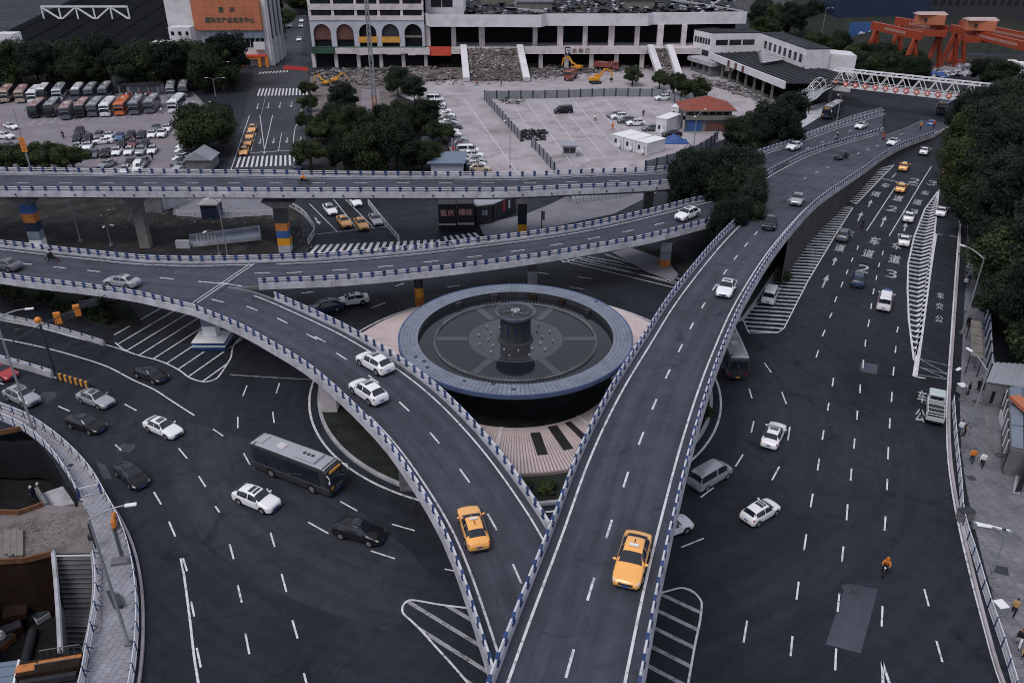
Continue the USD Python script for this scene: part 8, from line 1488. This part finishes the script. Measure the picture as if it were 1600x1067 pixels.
SC = thing('billboard', 'dark slanted billboard with a red top at the right edge', 'billboard'); p0, p1 = U(1583, 770, .2), U(1594, 704, .2); MB().bar([p0[0]+.3, p0[1], 2.0], [p1[0]+.3, p1[1], 2.0], .3, 3.4).build(SC, 'screen', M['window_dark']); MB().bar([p0[0]+.3, p0[1], 3.75], [p1[0]+.3, p1[1], 3.75], .5, .2).build(SC, 'frame', M['steel_white']); MB().bar([p1[0]+.8, p1[1]+1, 4.0], [p1[0]+.6, p1[1]+4.2, 4.0], 1.2, .4).build(SC, 'red_top', M['orange_panel']); MB().bar([p0[0]+.3, p0[1], .24], [p1[0]+.3, p1[1], .24], .6, .3).build(SC, 'plinth', M['concrete_pale'])
for p, mt_ in ((p0, 0), (p1, 0)): MB().bar([p[0]+.6, p[1], .1], [p[0]+.6, p[1], 3.6], .14, up=(1, 0, 0)).build(SC, 'post', M['steel_dark'])
t = thing('floodlight_pole', 'bent pole with a dark round lamp leaning over the right pavement', 'lamp'); p = U(1590, 716, .15); e = U(1563, 711, 2.6); MB().tube([p, p+[0, 0, 2.2], e+[.6, 0, .2], e], .06, 6).build(t, 'pole', M['steel_dark']); MB().mesh(ico(e, (.5, .3, .18), 2)).build(t, 'lamp_head', M['steel_dark'], smooth=True)
for px, lab in (((1558,960), 'white bin at the mesh railing, lower right'), ((1500,615), 'white-topped bin beside the short lamp on the right pavement')):
    c = U(*px); t = thing('litter_bin', lab, 'bin', (c[0], c[1], .15), .2); MB().mesh(rbox((0, 0, .5), (.75, .8, .95), .06)).build(t, 'body', M['steel_grey']); MB().mesh(rbox((0, 0, 1.02), (.82, .9, .12), .04)).build(t, 'lid', M['banner_white'])
for px, lab, an in (((1505,814), 'dark utility cabinet at the mesh railing', .2),): c = U(*px); t = thing('utility_cabinet', lab, 'cabinet', (c[0], c[1], .15), an); MB().mesh(rbox((0, 0, .55), (1.3, .8, 1.1), .05)).build(t, 'body', M['concrete_dark']); MB().box((0, 0, 1.12), (1.35, .85, .06)).build(t, 'lid', M['steel_dark'])
t = thing('barrier_arm', 'white and dark barrier arm lying across the right pavement', 'barrier'); a, b = U(1524, 816, .7), U(1578, 829, .7)
for i in range(9): p, r_ = a+(b-a)*(i/9+.005), a+(b-a)*((i+1)/9-.005); MB().bar(p, r_, .14).build(t, 'arm_section', M['steel_dark' if i % 4 == 3 else 'banner_white'])
for p in (a, b): MB().box((p[0], p[1], .4), (.4, .4, .6)).build(t, 'foot', M['steel_grey'])
t = thing('access_cover', 'dark square access cover framed in the right pavement', 'cover'); q_ = pxpoly([(1547,879),(1577,885),(1580,903),(1550,895)], .16); MB().prism(q_, .14, .175).build(t, 'frame', M['concrete_dark']); MB().prism(Polygon(q_[:, :2]).buffer(-.15), .16, .185).build(t, 'lid', M['steel_dark'])
# ---------------------------------------------------------------- construction site at lower left
def pit(name, P, z, wall_mt, floor_mt):
    par = thing(name, kind='structure'); MB().flat(P, z).build(par, 'pit_floor', M['mud']); n_ = len(P)
    for i in range(n_):
        a, b = P[i], P[(i+1) % n_]; MB().raw([(a[0], a[1], z), (b[0], b[1], z), (b[0], b[1], .1), (a[0], a[1], .1)], [[0, 1, 2, 3]]).build(par, 'pit_wall', M[wall_mt(i) if callable(wall_mt) else wall_mt])
    return par
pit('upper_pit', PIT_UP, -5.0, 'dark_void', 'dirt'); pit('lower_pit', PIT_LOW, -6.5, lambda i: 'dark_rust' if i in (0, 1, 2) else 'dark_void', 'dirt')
patch('site_ground', [(-90, 812), (0, 806), (70, 790), (122, 793), (124, 783), (142, 800), (150, 864), (85, 866), (40, 877), (0, 880), (-90, 889)], 'dirt_pale', .10, -.05)
rubble('rubble', [(30, 815), (120, 800), (140, 850), (90, 862), (40, 868)], 700, .02, .1, z=.1)
st = MB(); gx, gy = np.meshgrid(np.linspace(0, 1, 16), np.linspace(0, 1, 12), indexing='ij'); c00, c10, c01, c11 = U(-60, 690), U(60, 688), U(-60, 745, -4.6), U(95, 748, -4.6)
pts = (c00*(1-gx[..., None])+c10*gx[..., None])*(1-gy[..., None])+(c01*(1-gx[..., None])+c11*gx[..., None])*gy[..., None]; pts[..., 2] += .35*(meshkit.noise(np.stack([gx*9, gy*4, gx*0], -1))-.5); tag(stage.GetPrimAtPath(st.grid(pts).build('/World', 'black_ground_sheet', M['sign_black'], smooth=True)), 'black sheeting draped down the bank of the upper pit', 'sheeting')
RP = thing('concrete_ramp', 'pale concrete slab sloping into the upper pit', 'slab'); q_ = [U(60, 772, -3.4), U(76, 797, -2.6), U(126, 783, -1.6), U(105, 757, -2.6)]; MB().hexa([p-[0, 0, .5] for p in q_], q_).build(RP, 'slab', M['concrete']); MB().bar(q_[0]+[0, 0, .4], q_[1]+[0, 0, .4], .35, .9).build(RP, 'side_kerb', M['concrete_dark'])
for lab, pts_ in (('rusty orange steel beam along the near edge of the upper pit', [(-60, 806), (0, 800), (30, 801), (68, 788)]), ('rusty orange steel beam along the far edge of the lower pit', [(-60, 886), (0, 877), (38, 875), (83, 864)]), ('orange edge beam at the top of the black sheeting', [(-60, 692), (0, 676), (44, 667)])):
    t = thing('edge_beam', lab, 'beam'); P = [U(x, y, .3) for x, y in pts_]
    for a, b in zip(P, P[1:]): MB().bar(a, b, .18, .5).build(t, 'beam_section', M['rust_brown']); MB().bar(a+[0, 0, .27], b+[0, 0, .27], .2, .04).build(t, 'top_flange', M['rust_brown'])
# stair into the subway
STR = thing('subway_steps', 'long dark flight of steps going down beside the walkway', 'stairs')
Lft, Rgt = [U(85, 867), U(91, 930), U(96.5, 1024)], [U(144, 866), U(145, 950), U(128, 1030)]
la, rb_ = resample(np.array(Lft), n=60), resample(np.array(Rgt), n=60); N_ = 28; zc_ = 0.0
for i in range(N_):
    s0, s1 = i/N_, (i+1)/N_; 
    if not 12 <= i <= 15: zc_ -= .165
    k0, k1 = s0*59, s1*59; g_ = lambda P, k: np.array([np.interp(k, range(60), P[:, m]) for m in range(2)]); q_ = [g_(la, k1), g_(rb_, k1), g_(rb_, k0), g_(la, k0)]
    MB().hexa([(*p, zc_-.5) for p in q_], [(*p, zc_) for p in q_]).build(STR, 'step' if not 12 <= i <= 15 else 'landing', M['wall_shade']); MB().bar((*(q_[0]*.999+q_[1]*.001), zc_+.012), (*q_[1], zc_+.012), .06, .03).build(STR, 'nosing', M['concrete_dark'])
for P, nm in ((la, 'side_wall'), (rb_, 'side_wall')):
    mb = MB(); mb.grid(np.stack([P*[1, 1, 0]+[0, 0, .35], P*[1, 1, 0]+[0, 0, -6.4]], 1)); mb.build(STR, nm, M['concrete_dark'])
MB().tube(la+[0, 0, .4], .2, 6).build(STR, 'coping', M['concrete']); MB().tube(rb_+[0, 0, .2], .12, 6).build(STR, 'coping', M['concrete'])
pb = MB(); P = Polygon(pxpoly([(149, 872), (158, 872), (157, 985), (147, 990)], .15)[:, :2]); bx = P.bounds; k = 0
while k < 260:
    x, y = rng.uniform(bx[0], bx[2]), rng.uniform(bx[1], bx[3])
    if P.contains(Point(x, y)): r_ = rng.uniform(.06, .17); pb.mesh(ico((x, y, .16+r_*.4), (r_, r_*rng.uniform(.7, 1.1), r_*.7), 0)); k += 1
tag(stage.GetPrimAtPath(pb.build('/World', 'pebbles', M['paving_pink'])), kind='stuff')
# plant in the lower pit
c = U(35, 960, -6.5); copy(excavator('dark_excavator', 'dark_rust'), 'excavator', 'excavator standing deep in the lower pit', 'excavator', (c[0], c[1], -6.5), 1.9, scale=.8)
t = thing('pipe', 'thick dark hose lying on the pit floor', 'hose'); MB().tube([U(x, y, -6.2) for x, y in [(52, 985), (45, 1010), (38, 1035), (30, 1060)]], .4, 10).build(t, 'hose', M['steel_dark'], smooth=True)
for i, (px, s, mt_) in enumerate([((18, 955), (2.2, 1.6, 1.2), 'steel_grey'), ((55, 925), (1.6, 1.0, .8), 'wood_grey'), ((20, 990), (1.8, 1.0, .9), 'dark_rust'), ((66, 965), (1.2, 1.0, .6), 'concrete'), ((8, 1005), (1.5, 1.2, .7), 'rust_brown')]):
    c = U(*px, -6.4); t = thing('site_crate', f"{['grey crate','weathered box','rusty box','pale block','rusty skip'][i]} on the floor of the lower pit", 'crate', (c[0], c[1], -6.48), .3*i); MB().mesh(rbox((0, 0, s[2]/2), s, .05)).build(t, 'body', M[mt_]); MB().box((0, 0, s[2]+.03), (s[0]*.9, s[1]*.9, .06)).build(t, 'lid', M['steel_dark'])
GB = thing('launching_beam', 'orange steel box beam with guard rails spanning the lower pit', 'beam'); a, b = U(30, 1052, .6), U(128, 1036, .6); d = (b-a)/np.linalg.norm(b-a); nn = np.array([-d[1], d[0], 0]); L = np.linalg.norm(b-a)
MB().bar(a, b, 1.3, .9).build(GB, 'beam', M['dark_rust']); MB().bar(a-d*.1+[0, 0, .47], a+d*1.2+[0, 0, .47], .7, .06).build(GB, 'end_plate', M['rust_orange']); MB().bar(a+d*1.3+[0, 0, .47]+nn*.3, b+[0, 0, .47]+nn*.3, .3, .05).build(GB, 'top_strip', M['rust_orange'])
for s in (-.62, .62):
    MB().bar(a+nn*s+d*1.5+[0, 0, 1.3], b+nn*s+[0, 0, 1.3], .05).build(GB, 'guard_rail', M['wood_grey'])
    for i in range(7): p = a+nn*s+d*(1.5+(L-1.5)*i/6); MB().bar(p+[0, 0, .45], p+[0, 0, 1.3], .06, up=(1, 0, 0)).build(GB, 'rail_post', M['steel_dark'])
MB().box(tuple(a+d*L*.5+nn*.0+[0, 0, -.2]), (L*.9, 2.0, .5), math.atan2(d[1], d[0])).build(GB, 'lower_flange', M['steel_dark'])
BRF = thing('site_hut', 'site hut with a blue-grey ribbed roof in the bottom left corner', 'hut'); q_ = [U(x, y, -1.5) for x, y in [(-60, 1130), (12, 1110), (30, 1031), (-60, 1043)]]
for i in range(10): a, b = i/10, (i+1)/10-.004; l0, l1, r0, r1 = q_[0]+(q_[3]-q_[0])*a, q_[0]+(q_[3]-q_[0])*b, q_[1]+(q_[2]-q_[1])*a, q_[1]+(q_[2]-q_[1])*b; MB().hexa([l0-[0, 0, .1], r0-[0, 0, .1], r1-[0, 0, .1], l1-[0, 0, .1]], [p+[0, 0, .05 if i % 2 else 0] for p in (l0, r0, r1, l1)]).build(BRF, 'roof_sheet', M['roof_blue_grey'])
MB().bar(q_[1], q_[2], .14, .2).build(BRF, 'roof_edge', M['steel_white']); c_ = sum(q_)/4; qq = [p*.93+c_*.07 for p in q_]; MB().hexa([(p[0], p[1], -6.4) for p in qq], [(p[0], p[1], -1.65) for p in qq]).build(BRF, 'wall', M['tile_wall'])
WP = thing('timber_stack', 'grey planks stacked on the site ground at left', 'planks')
for i in range(9): a, b = U(8+3.3*i, 826+rng.uniform(-2, 2), .3), U(8+3.3*i, 868+rng.uniform(-3, 1), .3); MB().bar(a, b, .17, .12+.03*(i % 3)).build(WP, 'plank', M['wood_grey'])
t = thing('orange_cabinet', 'orange bag hung on the railing of the walkway', 'bag'); a = U(178, 813, .8); MB().mesh(rbox((a[0], a[1], .85), (.32, 1.5, .8), .08, .35)).build(t, 'body', M['orange_bright']); MB().box((a[0], a[1], 1.28), (.2, 1.3, .06), .35).build(t, 'strap', M['rust_orange'])
for i, (p, q2) in enumerate([((170, 922), (182, 948)), ((182, 928), (190, 946))]): t = thing('bench', ['dark backless bench on the walkway by the tall lamp', 'shorter dark bench beside the lamp on the walkway'][i], 'bench'); a, b = U(*p, .5), U(*q2, .5); MB().bar([a[0], a[1], .5], [b[0], b[1], .5], .4, .08).build(t, 'seat', M['steel_dark']); [MB().bar([e[0], e[1], .15], [e[0], e[1], .46], .3, .08, up=(1, 0, 0)).build(t, 'leg', M['steel_dark']) for e in (a*.9+b*.1, a*.1+b*.9)]
t = thing('pole_pair', 'dark signal pole at the inner edge of the walkway above the steps', 'pole'); p = U(150, 856, .15); MB().tube([p, U(138, 803, 2.9)*[0, 0, 1]+p*[1, 1, 0]], .09, 8).build(t, 'post', M['steel_dark']); MB().mesh(rbox((p[0]-.1, p[1], 1.4), (.5, .35, .6), .05)).build(t, 'control_box', M['steel_dark'])
t = thing('fallen_pole', 'long dark steel pole lying along the walkway', 'pole'); MB().tube([U(176, 820, .3), U(191, 873, .3)], .12, 8).build(t, 'shaft', M['steel_dark']); MB().box(tuple(U(190, 876, .3)), (1.6, .8, .3), .2).build(t, 'base_block', M['concrete_dark'])
# ---------------------------------------------------------------- people
MF = manifold3d.Manifold
def limb(js):
    out = []
    for (p, r), (q_, s) in zip(js, js[1:]): out.append(MF.batch_hull([MF.sphere(r, 10).translate(list(map(float, p))), MF.sphere(s, 10).translate(list(map(float, q_)))]))
    return out
def fused(parts, edge=.05, it=4):
    m = MF.batch_boolean(parts, manifold3d.OpType.Add).refine_to_length(edge).to_mesh(); t = trimesh.Trimesh(m.vert_properties[:, :3], m.tri_verts, process=True); trimesh.smoothing.filter_taubin(t, iterations=it); return t
def joints(pose):
    if pose == 'ride':
        hip, sh, hd = np.array([-.12, 0, .80]), np.array([.02, 0, 1.28]), np.array([.08, 0, 1.56])
        return dict(hip=hip, sh=sh, hd=hd, kn=[(.30, .17, .84), (.30, -.17, .84)], an=[(.22, .15, .38), (.22, -.15, .38)], el=[(.22, .30, 1.08), (.22, -.30, 1.08)], wr=[(.46, .27, 1.08), (.46, -.27, 1.08)])
    d = dict(walk=.26, stand=.03, stride=.34)[pose]; hip, sh, hd = np.array([0, 0, .92]), np.array([.02, 0, 1.40]), np.array([.04, 0, 1.64])
    return dict(hip=hip, sh=sh, hd=hd, kn=[(.5*d+.04, .1, .50), (-.35*d+.02, -.1, .50)], an=[(d, .1, .09), (-d, -.1, .11)], el=[(-.35*d, .25, 1.14), (.4*d, -.25, 1.14)], wr=[(-.2*d+.06, .26, .90), (.75*d+.08, -.24, .92)])
def person_meshes(pose):
    J = joints(pose); hip, sh, hd = J['hip'], J['sh'], J['hd']; A = np.array; S = [(-1 if k else 1) for k in range(2)]
    tor = [MF.batch_hull([MF.sphere(.12, 10).translate(list(map(float, hip+[0, s*.08, 0]))) for s in (1, -1)] + [MF.sphere(.11, 10).translate(list(map(float, sh+[0, s*.13, -.05]))) for s in (1, -1)])]
    legs, arms, hands, feet = [], [], [], []
    for k, s in enumerate(S):
        h0 = hip+[0, s*.1, -.03]; kn, an, el, wr = (A(J[n_][k], float) for n_ in ('kn', 'an', 'el', 'wr')); s0 = sh+[0, s*.19, -.04]
        legs += limb([(h0, .098), (kn, .066), (an, .046)]); feet += limb([(an-[.03, 0, .035], .045), (an+[.17, s*.015, -.05], .036)]); arms += limb([(s0, .066), (el, .048), (wr, .034)])
        dw = (wr-el)/np.linalg.norm(wr-el); pc = wr+dw*.05; side = A([0, s, 0]); hands += [MF.batch_hull([MF.sphere(.016, 8).translate(list(map(float, wr+dw*a_+o))) for a_ in (.01, .09) for o in (A([.032, 0, 0]), A([-.032, 0, 0]))])]
        for j in range(4): o = A([-.033+.022*j, 0, 0]); L_ = (.062, .074, .07, .055)[j]; hands += limb([(wr+dw*.085+o, .0095), (wr+dw*(.085+L_*.55)+o-side*.008, .009), (wr+dw*(.085+L_)+o-side*.028, .0075)])
        hands += limb([(wr+dw*.03+[.034, 0, 0], .0115), (wr+dw*.07+[.06, 0, 0]-side*.012, .010), (wr+dw*.1+[.064, 0, 0]-side*.022, .0085)])
    head = [MF.sphere(1, 24).scale([.098, .078, .118]).translate(list(map(float, hd+[0, 0, .02]))), MF.sphere(.05, 12).translate(list(map(float, hd+[.045, 0, -.065])))] + limb([(sh+[0, 0, .04], .056), (hd-[.01, 0, .05], .052)]) + [MF.batch_hull([MF.sphere(.012, 8).translate(list(map(float, hd+[.098, 0, .02]))), MF.sphere(.016, 8).translate(list(map(float, hd+[.108, 0, -.022])))])] + [MF.sphere(.02, 8).scale([.7, .5, 1.2]).translate(list(map(float, hd+[-.005, s*.082, .0]))) for s in (1, -1)]
    return dict(body=fused(tor+legs+arms+head+feet, .045, 3), hands=fused(hands, .02, 2),
        shirt=fused([MF.batch_hull([MF.sphere(.135, 10).translate(list(map(float, hip+[0, s*.08, .02]))) for s in (1, -1)] + [MF.sphere(.125, 10).translate(list(map(float, sh+[0, s*.135, -.05]))) for s in (1, -1)])] + sum([limb([(sh+[0, s*.19, -.04], .082), (A(J['el'][k], float), .062), (A(J['el'][k], float)*.25+A(J['wr'][k], float)*.75, .05)]) for k, s in enumerate(S)], []), .06, 4),
        trousers=fused([MF.batch_hull([MF.sphere(.13, 10).translate(list(map(float, hip+[0, s*.08, -.03]))) for s in (1, -1)])] + sum([limb([(hip+[0, s*.1, -.05], .115), (A(J['kn'][k], float), .082), (A(J['an'][k], float)+[0, 0, .05], .066)]) for k, s in enumerate(S)], []), .06, 3),
        hair=fused([MF.sphere(1, 20).scale([.107, .089, .105]).translate(list(map(float, hd+[-.016, 0, .045])))], .05, 1), shoes=fused(feet, .05, 2))
PM = {p: person_meshes(p) for p in ('walk', 'stand', 'stride', 'ride')}
def person_parts(par, pose, shirt, trousers, head='hair', bag=None):
    q_ = PM[pose]; hd = joints(pose)['hd']
    MB().mesh(q_['body']).build(par, 'body', M['skin'], smooth=True); MB().mesh(q_['hands']).build(par, 'hands', M['skin'], smooth=True); MB().mesh(q_['shirt']).build(par, 'shirt', M['cloth_'+shirt], smooth=True); MB().mesh(q_['trousers']).build(par, 'trousers', M['cloth_'+trousers], smooth=True); MB().mesh(q_['shoes']).build(par, 'shoes', M['cloth_black'], smooth=True)
    for s in (1, -1): MB().mesh(ico(hd+[.092, s*.033, .022], .012, 1)).build(par, 'eye', M['hair'])
    MB().box(tuple(hd+[.098, 0, -.06]), (.01, .045, .01)).build(par, 'mouth', M['cloth_red'])
    if head == 'hair': MB().mesh(q_['hair']).build(par, 'hair', M['hair'], smooth=True)
    else: MB().mesh(ico(hd+[-.005, 0, .05], (.145, .125, .125), 2)).lathe([(.13, .02), (.17, .0), (.13, -.01)], 16, tuple(hd)).build(par, 'helmet', M['cloth_'+head], smooth=True)
    if bag: MB().mesh(rbox((-.2 if pose != 'ride' else -.3, 0, 1.2), (.2, .34, .46), .07)).build(par, 'backpack', M['cloth_'+bag], smooth=True)
def person(label, px, face_px, pose, shirt, trousers, z=0.15, head='hair', bag=None, group=None, h=1.0):
    c = U(*px, z); d = U(*face_px, z)-c; t = thing('person', label, 'person', c, math.atan2(d[1], d[0]), group); person_parts(t, pose, shirt, trousers, head, bag); return t
def scooter(label, px, face_px, zf=None, body='paint_black', shirt='orange', trousers='black', head='orange', box=None, name='scooter', gz=.015):
    c = zf.at(*px, .7) if zf is not None else U(*px, .7); c = np.array(c); c[2] = (c[2] if zf is not None else 0)+gz; f = zf.at(*face_px, .7) if zf is not None else U(*face_px, .7); d = np.asarray(f)-c; a = math.atan2(d[1], d[0])
    t = thing(name, label, 'motorbike', c, a, 'scooters on the road')
    for x, n_ in ((.68, 'front_wheel'), (-.62, 'rear_wheel')): w = MB().lathe([(.17, -.05), (.27, -.055), (.30, 0), (.27, .055), (.17, .05)], 18).arr(); v = w[0][:, [0, 2, 1]] + [x, 0, .30]; wp = MB().raw(v, w[1][:, ::-1]).build(t, n_, M['tyre'], smooth=40); MB().cyl((x, -.045, .3), (x, .045, .3), .17, n=12).build(wp, 'hub', M['rim_metal'])
    MB().mesh(rbox((-.35, 0, .58), (.85, .3, .34), .1)).mesh(rbox((.1, 0, .36), (.6, .28, .12), .05)).build(t, 'body_shell', M[body], smooth=40); MB().mesh(rbox((.42, 0, .68), (.14, .38, .55), .06)).build(t, 'leg_shield', M[body], smooth=40); MB().mesh(rbox((-.25, 0, .78), (.7, .26, .1), .045)).build(t, 'seat', M['tyre'])
    MB().tube([(.68, 0, .35), (.52, 0, .98)], .035, 6).build(t, 'fork', M['steel_grey']); MB().tube([(.46, -.34, 1.06), (.52, 0, 1.02), (.46, .34, 1.06)], .022, 6).build(t, 'handlebar', M['steel_dark']); MB().mesh(ico((.6, 0, .92), (.08, .1, .09))).build(t, 'headlight', M['lamp_clear']); MB().box((-.8, 0, .66), (.05, .2, .1)).build(t, 'taillight', M['lamp_red'])
    if box: MB().mesh(rbox((-.68, 0, 1.05), (.45, .46, .46), .05)).build(t, 'delivery_box', M['cloth_'+box])
    r_ = thing('person', f'rider in {shirt} on the {label}', 'person', c, a, 'riders on scooters'); person_parts(r_, 'ride', shirt, trousers, head)
scooter('black scooter alone on the right carriageway', (1385,884), (1378,900), None, 'paint_black', 'orange', 'black', 'orange')
scooter('dark motorbike heading left along the rear viaduct', (475,281), (455,281), RB, 'paint_black', 'orange', 'black', 'orange')
scooter('dark scooter by the lane arrow past the grey car', (1348,349), (1354,335), None, 'paint_black', 'black', 'black', 'black')
scooter('dark scooter on the wide flyover near the far railing', (80,401), (60,400), RW, 'paint_black', 'black', 'black', 'black')
scooter('grey scooter on the far end of the rear viaduct', (1308,214), (1290,221), RB, 'paint_grey', 'navy', 'grey', 'white')
scooter('red scooter beside the median rail on the main ramp', (1381,214), (1366,222), RMAIN, 'paint_red', 'red', 'navy', 'red')
scooter('red and white cart standing on the forecourt', (930,184), (930,170), None, 'paint_red', 'white', 'red', 'red')
scooter('small dark scooter in the coach park', (98,211), (92,222), None, 'paint_black', 'black', 'black', 'black', gz=.03)
GP = 'people on the right pavement'
for lab, px, fc, pose, sh_, tr_, hd_, bag in [('person in white by the railing, walking with a dark bag',(1499,678),(1500,640),'walk','white','grey','hair',None),('person in dark clothes with a tan backpack beside the one in white',(1508,682),(1510,650),'walk','black','black','hair','tan'),('person in an orange top walking towards the camera by the tall lamp foot',(1517,722),(1512,750),'stride','orange','navy','hair',None),('person in a white top with a pale bundle near the orange one',(1533,729),(1525,750),'stride','white','black','hair','white'),('person in dark clothes, left of the pair behind the tall lamp',(1528,612),(1535,590),'walk','black','black','hair',None),('person in grey, right of the pair behind the tall lamp',(1534,608),(1540,588),'walk','grey','black','hair',None),('person in dark clothes standing at the white-topped bin',(1512,617),(1500,615),'stand','black','black','hair',None),
        ('person in an orange vest striding past the white bin, lower right',(1582,960),(1590,940),'stride','tan','black','hair',None),('person with an orange pack, at the right edge below the white bin',(1590,1008),(1586,1030),'stride','black','white','hair','orange'),('person in tan at the bottom right corner',(1598,1033),(1596,1060),'walk','tan','black','hair',None),('person in white far up the right pavement',(1507,450),(1506,430),'walk','white','navy','hair',None),('person in tan beside the fence of the wood',(1519,480),(1518,460),'walk','tan','black','hair',None),('dark figure at the foot of the lamp by the wood',(1511,512),(1514,495),'walk','black','black','hair',None),('person in navy at the far end of the right pavement',(1512,445),(1508,430),'walk','navy','black','hair',None)]:
    person(lab, px, fc, pose, sh_, tr_, .15, hd_, bag, GP)
for lab, px, fc, pose, sh_, tr_, z, hd_ in [('worker in orange overalls on the forecourt paving',(957,203),(957,215),'stand','orange','orange',.03,'hair'),('worker in dark clothes standing beyond the white cars',(1005,182),(1000,190),'stand','black','navy',.03,'hair'),('walker at the foot of the left station stairs',(708,134),(720,136),'walk','white','navy',.03,'hair'),('worker in red near the left station stairs',(745,134),(760,136),'stand','red','navy',.03,'hair'),('worker in navy right of the left station stairs',(783,134),(795,136),'stand','navy','navy',.03,'hair'),('worker left of two standing in the upper pit',(54,780),(60,800),'stand','navy','navy',-4.9,'white'),('worker right of two standing in the upper pit',(65,775),(60,800),'stand','green','black',-4.9,'white'),('worker in a white helmet in the lower pit',(60,935),(50,950),'stand','white','navy',-6.5,'white'),('worker in an orange helmet in the lower pit',(67,958),(60,970),'stand','orange','black',-6.5,'orange'),('worker in a white helmet at the left of the lower pit',(10,1008),(20,1010),'stand','white','grey',-6.5,'white'),
        ('person in dark clothes on the far pavement by the dark bus',(1263,178),(1255,182),'walk','black','black',.14,'hair'),('person in navy at the corner of the far pavement',(1246,174),(1255,182),'walk','navy','black',.14,'hair'),('driver standing behind the car park, by the last parked cars',(239,250),(240,262),'stand','black','navy',.03,'hair'),('person in white walking beside the long silver coach',(253,178),(253,190),'walk','white','grey',.03,'hair'),('worker in an orange vest left of two on the far end of the ramp',(1438,203),(1430,206),'stand','orange','navy',.6,'white'),('worker in a red vest right of two on the far end of the ramp',(1459,200),(1450,204),'stand','red','navy',.6,'orange')]:
    person(lab, px, fc, pose, sh_, tr_, z, hd_)
for i in range(16): x = 196+3.0*i; person(f'person {ORD[i]} from the left waiting at the grey shelter of the coach park', (x, 153+(i*37 % 5)*.5), (x+(i % 3)-1, 175), ['stand', 'walk'][i % 2], ['black', 'white', 'navy', 'red', 'grey'][i % 5], ['black', 'navy'][i % 2], .022, group='people waiting at the shelter')
